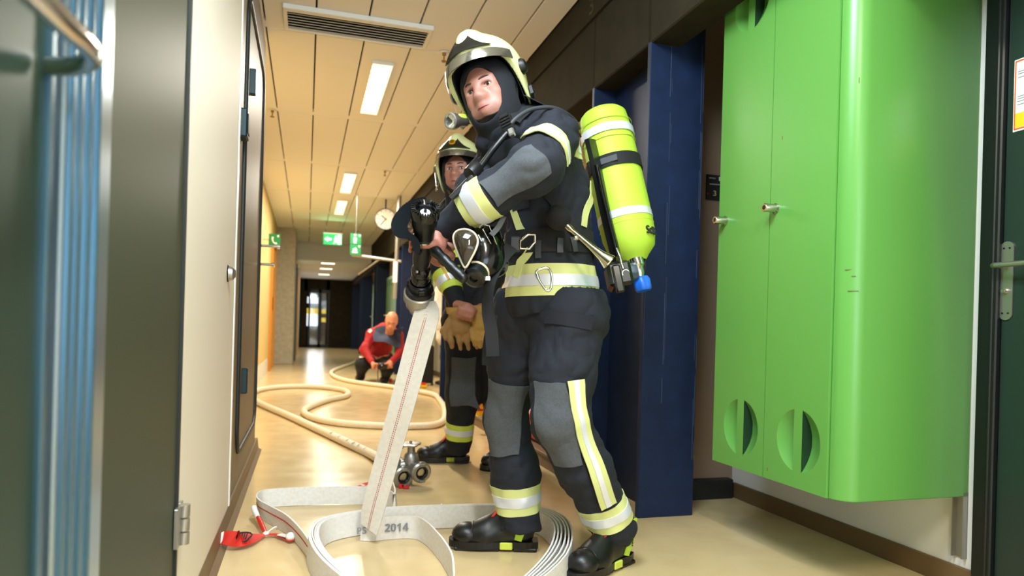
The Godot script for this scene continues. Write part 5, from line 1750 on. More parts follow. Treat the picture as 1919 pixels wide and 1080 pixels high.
func patch_on(f: Field, c: Array, off: float, n := 10, m := 12) -> ArrayMesh:
	var g := []
	var h := []
	for i in m + 1:
		var r1 := []
		var r2 := []
		for j in n + 1:
			var u := float(j) / n
			var v := float(i) / m
			var p: Vector3 = c[0].lerp(c[1], u).lerp(c[3].lerp(c[2], u), v)
			r1.append(f.snap(p))
			r2.append(Vector3.ZERO)
		g.append(r1)
		h.append(r2)
	for it in 6:
		var k := g.duplicate(true)
		for i in m + 1:
			for j in n + 1:
				var s := Vector3.ZERO
				var c4 := 0
				for e in [[-1, 0], [1, 0], [0, -1], [0, 1]]:
					var y: int = i + e[0]
					var x: int = j + e[1]
					if y >= 0 and x >= 0 and y <= m and x <= n and not ((i in [0, m] and e[0] != 0) or (j in [0, n] and e[1] != 0)):
						s += g[y][x]
						c4 += 1
				if c4 > 1:
					k[i][j] = g[i][j].lerp(s / c4, 0.5)
		g = k
	for i in m + 1:
		for j in n + 1:
			var p: Vector3 = g[i][j]
			var gd := f.grad(p)
			g[i][j] = p + gd * (off + clampf(-f.at(p), 0.0, 0.015))
			h[i][j] = g[i][j] - gd * (off + 0.006)
	return Mb.new().sheet(g, h).mesh()

# ---------------------------------------------------------------- boots
func boot(parent: Node, heel: Vector3, toe: Vector3) -> void:
	if not head_data.size() > 3:
		var f := Field.new(Vector3(-0.09, -0.02, -0.08), Vector3(0.09, 0.34, 0.34), 0.006, 0.012)
		f.cap(Vector3(0, 0.06, 0.03), Vector3(0, 0.052, 0.17), 0.04, 0.042)
		f.cap(Vector3(0, 0.05, 0.17), Vector3(0.004, 0.046, 0.245), 0.046, 0.038, 1.12, Vector3.RIGHT)
		f.cap(Vector3(0, 0.1, 0.06), Vector3(0, 0.17, 0.055), 0.05, 0.052)
		f.cap(Vector3(0, 0.12, 0.09), Vector3(0, 0.07, 0.17), 0.04, 0.036)
		f.close()
		f.cut(Vector3(0, 0.024, 0), Vector3.DOWN)
		head_data.append(f.mesh())
		var o := PackedVector2Array()
		for q in spline([Vector3(0.03, 0, -0.025), Vector3(0.043, 0, 0.02), Vector3(0.04, 0, 0.09), Vector3(0.054, 0, 0.17), Vector3(0.052, 0, 0.24), Vector3(0.03, 0, 0.292), Vector3(0, 0, 0.302), Vector3(-0.03, 0, 0.292), Vector3(-0.052, 0, 0.24), Vector3(-0.054, 0, 0.17), Vector3(-0.04, 0, 0.09), Vector3(-0.043, 0, 0.02), Vector3(-0.03, 0, -0.025)], 3):
			o.append(Vector2(q.x, -q.z))
		var sm := Mb.new()
		var up := Transform3D(Basis(Vector3.RIGHT, Vector3.FORWARD, Vector3.UP), Vector3.ZERO)
		sm.prism(o, 0.012, 0.036, up)
		for e in [[-0.02, 0.065], [0.115, 0.28]]:
			sm.box(Vector3(0, 0.007, (e[0] + e[1]) * 0.5), Vector3(0.086, 0.014, e[1] - e[0]), 0.004)
		head_data.append(sm.mesh())
	var z := Vector3(toe.x - heel.x, 0, toe.z - heel.z).normalized()
	var b := Node3D.new()
	b.name = "boot"
	parent.add_child(b, true)
	b.transform = from_root(parent).affine_inverse() * Transform3D(Basis(Vector3.UP.cross(z), Vector3.UP, z), Vector3(heel.x, 0.0, heel.z) + z * 0.025)
	part("upper", head_data[3], M.rubber, b)
	part("sole", head_data[4], M.rubber, b)
	part("toe_cap", Mb.new().ball(Vector3(0.003, 0.052, 0.235), Vector3(0.053, 0.043, 0.058), 16).mesh(), M.rubber, b)
	for k in 3:
		var pts := []
		for j in 9:
			var a := lerpf(-1.1, 1.1, j / 8.0)
			pts.append(Vector3(sin(a) * 0.05, 0.05 + cos(a) * 0.046, 0.225 - k * 0.018 - 0.012 * cos(a)))
		part("toe_ridge", Mb.new().tube(pts, 0.003, 6).mesh(), M.black, b)
	var tg := []
	var tn := []
	for q in [[0.16, 0.098, 0.03], [0.14, 0.122, 0.05], [0.115, 0.15, 0.062], [0.1, 0.19, 0.06]]:
		tg.append(Vector3(0, q[1] + 0.006, q[0]))
		tn.append(Vector3(0, 0.75, 0.65))
	part("red_tongue", Mb.new().ribbon(tg, tn, [0.034, 0.056, 0.064, 0.062], 0.006).mesh(), M.red, b)
	for s in [-1.0, 1.0]:
		part("side_strip", Mb.new().ribbon([Vector3(s * 0.048, 0.045, 0.05), Vector3(s * 0.056, 0.1, 0.035), Vector3(s * 0.062, 0.17, 0.03)], [Vector3(s, 0, 0), Vector3(s, 0, 0), Vector3(s, 0, 0)], [0.026, 0.034, 0.036], 0.005).mesh(), M.neon, b)
		var lt := part("lettering", text("FIRE HERO", 0.0085, 0.001), M.ink, b)
		lt.transform = Transform3D(Basis(Vector3(0, 1, 0), Vector3(0, 0, s), Vector3(s, 0, 0)), Vector3(s * 0.0612, 0.105, 0.034))
		part("sole_insert", boxm(Vector3(s * 0.043, 0.022, 0.092), Vector3(0.01, 0.026, 0.046), 0.003), M.lime, b)

func people() -> void:
	make_head()
	make_hood()
	make_helmet()
	print("heads ", Time.get_ticks_msec() - T0)
	main_firefighter()
	print("main ", Time.get_ticks_msec() - T0)
	second_firefighter()
	print("second ", Time.get_ticks_msec() - T0)
	crouching_man()
	standing_woman()
	print("others ", Time.get_ticks_msec() - T0)

func look_frame(c: Vector3, left: float, up: float, roll: float) -> Transform3D:
	var v := (Vector3(0, 0.81, 0) - c)
	v.y = 0
	v = v.normalized()
	var z := v.rotated(Vector3.UP, -deg_to_rad(left))
	var x := Vector3.UP.cross(z)
	z = z.rotated(x, -deg_to_rad(up))
	var y := z.cross(x).rotated(z, deg_to_rad(roll))
	return Transform3D(Basis(y.cross(z), y, z), c)

func main_firefighter() -> void:
	var base := lin("a47262")
	var t := thing("person", Vector3(0.8405, 0.0, -2.383), "firefighter in dark turnout gear holding the nozzle, looking left", "person")
	var hx := look_frame(Vector3(0.5677, 1.588, -2.22), 27, -6, 19)
	hx.basis = hx.basis * 1.05
	var mx := look_frame(Vector3(0.5585, 1.615, -2.223), 25, -7, 17)
	mx.basis = mx.basis * 1.03
	# body under the clothes
	var b := Field.new(Vector3(0.2, 0.1, -2.9), Vector3(1.3, 1.75, -1.75), 0.022, 0.02)
	b.chain([Vector3(0.768, 1.426, -2.296), Vector3(0.8097, 1.22, -2.284), Vector3(0.8233, 0.9193, -2.28)], [0.11, 0.11, 0.12])
	b.chain([Vector3(0.6321, 1.499, -2.274), Vector3(0.7251, 1.448, -2.288)], [0.055, 0.08])
	b.chain([Vector3(0.7613, 1.439, -2.142), Vector3(0.6365, 1.289, -1.96), Vector3(0.4015, 1.117, -2.114)], [0.05, 0.042, 0.03])
	b.chain([Vector3(0.6702, 1.452, -2.367), Vector3(0.5306, 1.285, -2.305), Vector3(0.4384, 1.079, -2.27)], [0.05, 0.042, 0.03])
	b.chain([Vector3(0.7571, 0.8422, -2.362), Vector3(0.7039, 0.4904, -2.399), Vector3(0.7575, 0.1067, -2.404)], [0.085, 0.05, 0.045])
	b.chain([Vector3(0.8578, 0.8356, -2.196), Vector3(0.8155, 0.5148, -2.136), Vector3(1.037, 0.1527, -2.163)], [0.09, 0.055, 0.045])
	b.close()
	var na: Vector3 = (Vector3(0.3206, 1.15, -1.976) - Vector3(0.3479, 0.9124, -2.224)).normalized()
	var h1 := grip_hand(Vector3(0.3353, 1.056, -2.107), na, RT * 0.85 - TC * 0.5, 0.029, Vector3(0.4041, 1.114, -2.144), 1.0, 0.003)
	var h2 := grip_hand(Vector3(0.3986, 1.043, -2.177), Vector3(-0.6, 0.7, -0.2), RT * 0.3 - TC * 0.9, 0.022, Vector3(0.4571, 1.093, -2.274), -1.0, 0.004)
	wpart("body", skin_mesh(b, hx, [h1, h2], base), M.skin, t)
	eyes(t, hx, Vector3(0.1, 0.05, 1.0))
	mouth(t, hx)
	var hd := wpart("hood", hood_mesh, M.hood, t)
	hd.transform = hd.transform * hx
	helmet(mx, "pale yellow helmet with side lamp worn by the nozzle firefighter", false, true)
	# jacket
	var j := Field.new(Vector3(0.15, 0.6, -2.95), Vector3(1.45, 1.8, -1.75), 0.0085, 0.02)
	j.chain([Vector3(0.7749, 1.438, -2.294), Vector3(0.8015, 1.258, -2.286), Vector3(0.8133, 1.089, -2.283), Vector3(0.8251, 0.9194, -2.279)], [0.138, 0.145, 0.142, 0.172])
	j.chain([Vector3(0.6844, 1.479, -2.405), Vector3(0.7245, 1.472, -2.288), Vector3(0.7578, 1.446, -2.143)], [0.08, 0.09, 0.083])
	j.chain([Vector3(0.6438, 1.497, -2.281), Vector3(0.6918, 1.466, -2.277)], [0.075, 0.09])
	j.chain([Vector3(0.5709, 1.441, -2.23), Vector3(0.6083, 1.463, -2.187), Vector3(0.7024, 1.505, -2.253)], [0.05, 0.052, 0.06])
	j.chain([Vector3(0.7529, 1.431, -2.113), Vector3(0.6395, 1.29, -1.948), Vector3(0.501, 1.202, -2.021), Vector3(0.3939, 1.115, -2.126)], [0.085, 0.074, 0.062, 0.046])
	j.chain([Vector3(0.661, 1.452, -2.37), Vector3(0.5405, 1.265, -2.281), Vector3(0.451, 1.119, -2.266)], [0.085, 0.066, 0.045])
	j.close()
	j.cut(Vector3(0.8269, 0.8535, -2.279), Vector3(0.1, -1, 0.1).normalized())
	j.crease(wrinkle, 0.010)
	var jk := wpart("jacket", j.mesh(), M.navy_cloth, t)
	# reflective tape on the jacket
	var ta: Vector3 = Vector3(0.8133, 1.089, -2.283)
	var tb: Vector3 = Vector3(0.8259, 0.8911, -2.279)
	wpart("hem_tape", band_round(j, ta, tb, RT, 0.30, 0.84, 0.003, 56, 0.03), M.pale_lime, jk)
	wpart("hem_silver", band_round(j, ta, tb, RT, 0.48, 0.67, 0.0055, 56, 0.03), M.silver_tape, jk)
	var ea: Vector3 = Vector3(0.6395, 1.29, -1.948)
	var eb: Vector3 = Vector3(0.3939, 1.115, -2.126)
	wpart("cuff_tape", band_round(j, ea, eb, TC, 0.43, 0.71, 0.003, 40), M.pale_lime, jk)
	wpart("cuff_silver", band_round(j, ea, eb, TC, 0.525, 0.635, 0.0055, 40), M.silver_tape, jk)
	wpart("elbow_patch", patch_on(j, [Vector3(0.4657, 1.247, -1.938), Vector3(0.597, 1.37, -1.867), Vector3(0.6784, 1.257, -1.832), Vector3(0.5389, 1.13, -1.906)], 0.006, 20, 18), M.grey_patch, jk)
	wpart("shoulder_tape", on_cloth(j, [Vector3(0.6152, 1.432, -2.029), Vector3(0.6613, 1.417, -1.994), Vector3(0.7015, 1.382, -1.982), Vector3(0.7365, 1.332, -1.992)], 0.062, 0.007), M.pale_lime, jk)
	wpart("shoulder_silver", on_cloth(j, [Vector3(0.6152, 1.432, -2.029), Vector3(0.6613, 1.417, -1.994), Vector3(0.7015, 1.382, -1.982), Vector3(0.7365, 1.332, -1.992)], 0.02, 0.0095), M.silver_tape, jk)
	wpart("back_tape", band_arc(j, Vector3(0.7663, 1.487, -2.297), Vector3(0.7931, 1.299, -2.289), RT, 0.2, 0.56, -1.0, 0.9, 0.004), M.pale_lime, jk)
	wpart("back_silver", band_arc(j, Vector3(0.7663, 1.487, -2.297), Vector3(0.7931, 1.299, -2.289), RT, 0.32, 0.45, -1.0, 0.9, 0.0065), M.silver_tape, jk)
	wpart("side_tape", on_cloth(j, [Vector3(0.9433, 1.324, -2.223), Vector3(0.9069, 1.234, -2.15), Vector3(0.8939, 1.168, -2.133)], 0.03, 0.003), M.pale_lime, jk)
	wpart("front_tape", on_cloth(j, [Vector3(0.6183, 1.196, -2.195), Vector3(0.6391, 1.142, -2.178), Vector3(0.6856, 1.113, -2.164)], 0.03, 0.003), M.pale_lime, jk)
	wpart("pocket_tape", on_cloth(j, [Vector3(0.6921, 1.072, -2.152), Vector3(0.6591, 1.046, -2.162), Vector3(0.6372, 1.023, -2.179), Vector3(0.6155, 0.9881, -2.196)], 0.028, 0.004), M.pale_lime, jk)
	wpart("chest_flap", on_cloth(j, [Vector3(0.6816, 1.372, -2.176), Vector3(0.6668, 1.291, -2.18), Vector3(0.6519, 1.211, -2.185)], 0.07, 0.002, 0.005), M.navy_cloth, jk)
	# trousers
	var f := Field.new(Vector3(0.3, 0.02, -2.9), Vector3(1.35, 0.95, -1.8), 0.0085, 0.018)
	f.cap(Vector3(0.7561, 0.8808, -2.362), Vector3(0.869, 0.8725, -2.193), 0.125, 0.13)
	f.chain([Vector3(0.7571, 0.8422, -2.362), Vector3(0.7249, 0.6675, -2.372), Vector3(0.7041, 0.4807, -2.399), Vector3(0.7457, 0.2949, -2.397), Vector3(0.7674, 0.08738, -2.401)], [0.105, 0.09, 0.074, 0.084, 0.083])
	f.chain([Vector3(0.863, 0.8357, -2.195), Vector3(0.8306, 0.6639, -2.163), Vector3(0.8155, 0.5148, -2.136), Vector3(0.9027, 0.3567, -2.141), Vector3(1.034, 0.1341, -2.164)], [0.12, 0.108, 0.092, 0.088, 0.082])
	f.close()
	f.cut(Vector3(0.7963, 0.07461, -2.319), Vector3.DOWN)
	f.crease(wrinkle, 0.008)
	var tr := wpart("trousers", f.mesh(), M.navy_cloth, t)
	var ra: Vector3 = Vector3(0.7457, 0.2949, -2.397)
	var rb: Vector3 = Vector3(0.765, 0.1069, -2.401)
	wpart("leg_tape", band_round(f, ra, rb, RT, 0.27, 0.80, 0.003, 40, 0.0), M.pale_lime, tr)
	wpart("leg_silver", band_round(f, ra, rb, RT, 0.44, 0.64, 0.0055, 40, 0.0), M.silver_tape, tr)
	var la: Vector3 = Vector3(0.9027, 0.3567, -2.141)
	var lb: Vector3 = Vector3(1.031, 0.1451, -2.165)
	wpart("leg_tape", band_round(f, la, lb, RT, 0.58, 0.93, 0.003, 40, 0.05), M.pale_lime, tr)
	wpart("leg_silver", band_round(f, la, lb, RT, 0.69, 0.82, 0.0055, 40, 0.05), M.silver_tape, tr)
	wpart("side_tape", on_cloth(f, [Vector3(0.8293, 0.6515, -2.048), Vector3(0.8418, 0.5367, -2.034), Vector3(0.8751, 0.4525, -2.024), Vector3(0.9198, 0.3407, -2.021), Vector3(0.9676, 0.2287, -2.028)], 0.058, 0.010, 0.003), M.pale_lime, tr)
	wpart("side_silver", on_cloth(f, [Vector3(0.8293, 0.6515, -2.048), Vector3(0.8418, 0.5367, -2.034), Vector3(0.8751, 0.4525, -2.024), Vector3(0.9198, 0.3407, -2.021), Vector3(0.9676, 0.2287, -2.028)], 0.019, 0.0125, 0.003), M.silver_tape, tr)
	wpart("knee_patch", patch_on(f, [Vector3(0.6915, 0.6388, -2.11), Vector3(0.8002, 0.6386, -2.057), Vector3(0.8614, 0.3784, -2.039), Vector3(0.7656, 0.3519, -2.099)], 0.0075, 18, 24), M.grey_patch, tr)
	wpart("knee_patch", patch_on(f, [Vector3(0.618, 0.6252, -2.362), Vector3(0.7466, 0.6213, -2.303), Vector3(0.7313, 0.3645, -2.318), Vector3(0.6342, 0.3501, -2.378)], 0.0075, 18, 24), M.grey_patch, tr)
	wpart("pocket_flap", on_cloth(f, [Vector3(0.722, 0.854, -2.101), Vector3(0.778, 0.8486, -2.064), Vector3(0.8883, 0.8382, -2.083)], 0.045, 0.003, 0.005), M.navy_cloth, tr)
	boot(t, Vector3(0.8367, 0.0, -2.384), Vector3(0.5387, 0.0, -2.47))
	boot(t, Vector3(1.109, 0.0, -2.208), Vector3(0.8347, 0.0, -2.044))
	gear(j, t)

func second_firefighter() -> void:
	var base := lin("ad7866")
	var t := thing("person", Vector3(0.8586, 0.0, -4.003), "firefighter standing half hidden behind the nozzle, holding gloves", "person")
	var hx := look_frame(Vector3(0.7792, 1.654, -3.681), 16, 0, 3)
	hx.basis = hx.basis * 1.08
	var b := Field.new(Vector3(0.4, 0.1, -4.4), Vector3(1.5, 1.8, -3.3), 0.025, 0.02)
	b.chain([Vector3(0.8698, 1.428, -3.811), Vector3(0.9091, 0.9448, -3.851)], [0.12, 0.12])
	b.chain([Vector3(0.7959, 1.592, -3.749), Vector3(0.8309, 1.466, -3.781)], [0.055, 0.08])
	b.chain([Vector3(0.7475, 1.421, -3.785), Vector3(0.7126, 1.126, -3.733), Vector3(0.7788, 0.9192, -3.608)], [0.05, 0.04, 0.03])
	b.chain([Vector3(0.9917, 1.438, -3.774), Vector3(0.9967, 1.136, -3.668), Vector3(0.8708, 0.893, -3.56)], [0.05, 0.04, 0.03])
	b.chain([Vector3(0.8565, 0.8202, -3.867), Vector3(0.8692, 0.4352, -3.874), Vector3(0.8677, 0.08481, -3.937)], [0.08, 0.05, 0.045])
	b.chain([Vector3(0.9836, 0.8238, -3.881), Vector3(1.088, 0.4326, -3.902), Vector3(1.141, 0.07425, -3.959)], [0.08, 0.05, 0.045])
	b.close()
	var h1 := grip_hand(Vector3(0.7848, 0.8802, -3.45), Vector3(0.9, -0.2, 0.3), Vector3(0, 0.6, 0.8), 0.016, Vector3(0.7604, 0.9257, -3.551), 1.0, 0.004)
	var h2 := grip_hand(Vector3(0.8669, 0.8838, -3.519), Vector3(0.9, 0.1, 0.3), Vector3(0, 0.6, 0.8), 0.018, Vector3(0.9019, 0.9315, -3.571), -1.0, 0.004)
	wpart("body", skin_mesh(b, hx, [h1, h2], base), M.skin, t)
	eyes(t, hx, Vector3(0.12, -0.02, 1.0))
	mouth(t, hx)
	var hd := wpart("hood", hood_mesh, M.hood, t)
	hd.transform = hd.transform * hx
	helmet(hx.translated(Vector3(0, 0.01, 0)), "pale yellow helmet with gold front emblem worn by the rear firefighter", true, false)
	var j := Field.new(Vector3(0.35, 0.6, -4.5), Vector3(1.6, 1.75, -3.25), 0.014, 0.022)
	j.chain([Vector3(0.8706, 1.398, -3.81), Vector3(0.8957, 1.158, -3.834), Vector3(0.9137, 0.8834, -3.85)], [0.15, 0.15, 0.165])
	j.chain([Vector3(0.7516, 1.418, -3.804), Vector3(0.8639, 1.479, -3.792), Vector3(0.9919, 1.432, -3.774)], [0.08, 0.09, 0.08])
	j.cap(Vector3(0.8054, 1.529, -3.757), Vector3(0.8301, 1.496, -3.781), 0.075, 0.085)
	j.chain([Vector3(0.7478, 1.409, -3.785), Vector3(0.7154, 1.126, -3.732), Vector3(0.773, 0.9276, -3.61)], [0.08, 0.066, 0.05])
	j.chain([Vector3(0.992, 1.426, -3.774), Vector3(1.002, 1.136, -3.667), Vector3(0.8884, 0.9225, -3.575)], [0.08, 0.066, 0.05])
	j.close()
	j.cut(Vector3(0.9158, 0.8066, -3.849), Vector3.DOWN)
	j.crease(wrinkle, 0.008)
	var jk := wpart("jacket", j.mesh(), M.black_cloth, t)
	wpart("sleeve_tape", band_round(j, Vector3(0.7154, 1.126, -3.732), Vector3(0.773, 0.9276, -3.61), RT, 0.12, 0.62, 0.003, 32, 0.0, 0.0, 4, 0.1), M.lime, jk)
	wpart("sleeve_silver", band_round(j, Vector3(0.7154, 1.126, -3.732), Vector3(0.773, 0.9276, -3.61), RT, 0.29, 0.45, 0.006, 32, 0.0, 0.0, 4, 0.1), M.silver_tape, jk)
	wpart("chest_tape", band_round(j, Vector3(0.8744, 1.367, -3.809), Vector3(0.8957, 1.158, -3.834), RT, 0.3, 0.7, 0.003, 40), M.lime, jk)
	var f := Field.new(Vector3(0.4, 0.05, -4.6), Vector3(1.6, 0.95, -3.4), 0.014, 0.02)
	f.cap(Vector3(0.8615, 0.8511, -3.865), Vector3(0.9827, 0.8549, -3.881), 0.125, 0.125)
	f.chain([Vector3(0.8565, 0.8202, -3.867), Vector3(0.8728, 0.4363, -3.862), Vector3(0.8682, 0.06917, -3.936)], [0.105, 0.096, 0.072])
	f.chain([Vector3(0.9836, 0.8238, -3.881), Vector3(1.088, 0.4326, -3.902), Vector3(1.142, 0.05822, -3.959)], [0.105, 0.09, 0.072])
	f.close()
	f.cut(Vector3(0.87, 0.06681, -3.915), Vector3.DOWN)
	f.crease(wrinkle, 0.007)
	var tr := wpart("trousers", f.mesh(), M.black_cloth, t)
	wpart("leg_tape", band_round(f, Vector3(0.8728, 0.4363, -3.862), Vector3(0.8682, 0.06917, -3.936), RT, 0.48, 0.74, 0.003, 32), M.lime, tr)
	wpart("leg_silver", band_round(f, Vector3(0.8728, 0.4363, -3.862), Vector3(0.8682, 0.06917, -3.936), RT, 0.565, 0.655, 0.006, 32), M.silver_tape, tr)
	wpart("knee_patch", patch_on(f, [Vector3(0.7327, 0.6337, -3.747), Vector3(0.9536, 0.6403, -3.681), Vector3(0.9388, 0.3499, -3.686), Vector3(0.7331, 0.3412, -3.768)], 0.006, 14, 16), M.grey_patch, tr)
	boot(t, Vector3(0.9604, 0.0, -4.021), Vector3(0.6924, 0.0, -4.06))
	boot(t, Vector3(1.214, 0.0, -3.951), Vector3(0.9688, 0.0, -3.727))
	# gloves held in the hands
	var g := 0
	for e in [[Vector3(0.7651, 0.8357, -3.508), -1.0], [Vector3(0.8558, 0.8495, -3.47), 1.0]]:
		var c: Vector3 = e[0]
		var w := Field.new(c - Vector3(0.14, 0.2, 0.1), c + Vector3(0.14, 0.12, 0.1), 0.005, 0.005)
		var s := 1.0 if g == 0 else 0.72
		w.cap(c + Vector3(-0.01, 0.045, 0), c + Vector3(0.01, -0.03, 0), 0.036 * s, 0.04 * s, 1.5, RT)
		for i in 4:
			var x := (-0.05 + i * 0.033) * s
			w.chain([c + RT * x + Vector3(0, -0.05, 0), c + RT * (x * 1.25 + 0.02) + Vector3(0, -0.10, 0.01), c + RT * (x * 1.3 + 0.03) + Vector3(0, -0.142 + absf(i - 1.5) * 0.008, 0.0)], [0.0145, 0.014, 0.012])
		w.chain([c + RT * (e[1] * 0.055 * s), c + RT * (e[1] * 0.085 * s) + Vector3(0, -0.05, 0.01), c + RT * (e[1] * 0.075 * s) + Vector3(0, -0.085, 0.02)], [0.02, 0.018, 0.014])
		w.close()
		w.crease(wrinkle, 0.004)
		var gt := thing("work_glove", c, ["brown leather work glove hanging from the rear firefighter's hand", "paler tan leather glove beside the long black strap"][g], "glove", "leather gloves")
		wpart("leather", w.mesh(), M.leather_brown if g == 0 else M.leather, gt)
		wpart("cuff", Mb.new().lathe([Vector2(0.05 * s, 0.04), Vector2(0.056 * s, 0.075), Vector2(0.053 * s, 0.075), Vector2(0.047 * s, 0.04)], Transform3D(Basis(RT * 1.35, Vector3.UP, TC * 0.7), c), 20).mesh(), M.leather, gt)
		g += 1

func crouching_man() -> void:
	var base := lin("d08a68")
	var t := thing("person", Vector3(0.9622, 0.0, -9.846), "crouching bald man in red and slate jacket holding a camera", "person")
	var hx := look_frame(Vector3(1.124, 0.8585, -9.58), 2, -26, -8)
	hx.basis = hx.basis * 1.1
	var b := Field.new(Vector3(0.4, 0.02, -10.6), Vector3(1.7, 1.15, -9.0), 0.03, 0.03)
	b.chain([Vector3(1.049, 0.6355, -9.916), Vector3(1.034, 0.3195, -10.13)], [0.12, 0.13])
	b.chain([Vector3(1.133, 0.7916, -9.703), Vector3(1.093, 0.691, -9.851)], [0.055, 0.08])
	b.chain([Vector3(0.868, 0.6692, -9.918), Vector3(0.7818, 0.4524, -9.787), Vector3(0.8826, 0.2804, -9.548)], [0.05, 0.042, 0.032])
	b.chain([Vector3(1.246, 0.6576, -9.805), Vector3(1.283, 0.4524, -9.637), Vector3(1.114, 0.2946, -9.479)], [0.05, 0.042, 0.032])
	b.chain([Vector3(0.9673, 0.3019, -10.15), Vector3(0.7585, 0.2574, -9.794), Vector3(0.7582, 0.03179, -10)], [0.08, 0.06, 0.045])
	b.chain([Vector3(1.094, 0.3057, -10.11), Vector3(1.079, 0.2171, -9.542), Vector3(1.078, 0.0235, -9.751)], [0.08, 0.06, 0.045])
	b.close()
	var h1 := grip_hand(Vector3(0.9182, 0.2399, -9.381), Vector3(0.3, 1, 0), -RT, 0.03, Vector3(0.8826, 0.2804, -9.548), -1.0, 0.006)
	var h2 := grip_hand(Vector3(1.063, 0.2586, -9.338), Vector3(-0.3, 1, 0), RT, 0.03, Vector3(1.121, 0.2948, -9.477), 1.0, 0.006)
	wpart("body", skin_mesh(b, hx, [h1, h2], base), M.skin, t)
	eyes(t, hx, Vector3(0, -0.2, 1))
	var hr := Field.new(Vector3(-0.1, -0.05, -0.14), Vector3(0.1, 0.14, 0.1), 0.006, 0.008)
	hr.ell(Vector3(0, 0.03, -0.02), Vector3(0.0755, 0.088, 0.0925))
	hr.close()
	hr.carve(Vector3(0, 0.0, 0.07), Vector3(0.1, 0.15, 0.1))
	var hair := wpart("hair", hr.mesh(), mat("stubble", Color("c8977a"), 0.8), t)
	hair.transform = hair.transform * hx
	var j := Field.new(Vector3(0.3, 0.1, -10.6), Vector3(1.8, 1.15, -8.95), 0.02, 0.03)
	j.chain([Vector3(1.058, 0.667, -9.872), Vector3(1.041, 0.4945, -10.02), Vector3(1.019, 0.319, -10.13)], [0.125, 0.14, 0.13])
	j.chain([Vector3(0.8905, 0.6773, -9.922), Vector3(1.068, 0.7435, -9.848), Vector3(1.239, 0.665, -9.807)], [0.065, 0.085, 0.065])
	j.chain([Vector3(0.8827, 0.662, -9.914), Vector3(0.789, 0.4526, -9.785), Vector3(0.8699, 0.3008, -9.573)], [0.068, 0.06, 0.045])
	j.chain([Vector3(1.246, 0.6576, -9.805), Vector3(1.283, 0.4524, -9.637), Vector3(1.137, 0.3088, -9.493)], [0.068, 0.06, 0.045])
	j.close()
	j.crease(wrinkle, 0.01)
	var jk := wpart("jacket", j.mesh(), M.red_cloth, t)
	wpart("slate_yoke", patch_on(j, [Vector3(0.8504, 0.8282, -9.767), Vector3(1.302, 0.7967, -9.631), Vector3(1.253, 0.5754, -9.49), Vector3(0.8932, 0.5794, -9.597)], 0.012, 14, 14), M.slate_cloth, jk)
	wpart("sleeve_badge", on_cloth(j, [Vector3(0.8015, 0.7819, -9.781), Vector3(0.8313, 0.7379, -9.773)], 0.05, 0.005), M.white, jk)
	wpart("zip_pulls", on_cloth(j, [Vector3(0.9262, 0.6613, -9.588), Vector3(0.9823, 0.6703, -9.571)], 0.012, 0.016), M.steel, jk)
	var f := Field.new(Vector3(0.3, 0.0, -10.7), Vector3(1.8, 0.7, -9.0), 0.02, 0.03)
	f.cap(Vector3(0.9673, 0.3019, -10.15), Vector3(1.109, 0.3061, -10.11), 0.13, 0.13)
	f.chain([Vector3(0.9677, 0.2864, -10.15), Vector3(0.7587, 0.2499, -9.794), Vector3(0.7578, 0.04704, -10)], [0.1, 0.085, 0.06])
	f.chain([Vector3(1.094, 0.2901, -10.11), Vector3(1.086, 0.2173, -9.54), Vector3(1.078, 0.04602, -9.751)], [0.1, 0.085, 0.06])
	f.close()
	f.crease(wrinkle, 0.008)
	var tr := wpart("trousers", f.mesh(), M.black_cloth, t)
	wpart("knee_reflector", on_cloth(f, [Vector3(0.7555, 0.3873, -9.9), Vector3(0.7526, 0.3346, -9.744)], 0.07, 0.012), M.white, tr)
	for p in [Vector3(0.7673, 0.0, -10.11), Vector3(1.08, 0.0, -9.762)]:
		var q: Vector3 = p
		wpart("shoe", Mb.new().ball(q + Vector3(-0.03, 0.045, 0.05), Vector3(0.05, 0.045, 0.13), 14).box(q + Vector3(-0.03, 0.012, 0.05), Vector3(0.09, 0.024, 0.25), 0.008).mesh(), M.black, t)
	var c: Vector3 = Vector3(0.9936, 0.2566, -9.359)
	var cm := thing("camera_device", c, "small black camera in the crouching man's hands", "camera")
	wpart("body", boxm(c, Vector3(0.13, 0.09, 0.06), 0.012), M.black, cm)
	wpart("lens_barrel", Mb.new().lathe([Vector2(0, 0.07), Vector2(0.026, 0.07), Vector2(0.03, 0.06), Vector2(0.03, 0.0)], along(c, Vector3(0, -0.3, 1)), 18).mesh(), M.gloss_black, cm)
	wpart("flash_window", boxm(c + Vector3(-0.03, 0.03, 0.031), Vector3(0.03, 0.02, 0.004), 0.001), M.chrome, cm)
	wpart("neck_strap", Mb.new().tube(spline([c + Vector3(-0.06, 0, 0.02), c + Vector3(-0.06, -0.15, 0.04), c + Vector3(-0.04, -0.28, 0.05)], 5), 0.006, 6).mesh(), M.black, cm)

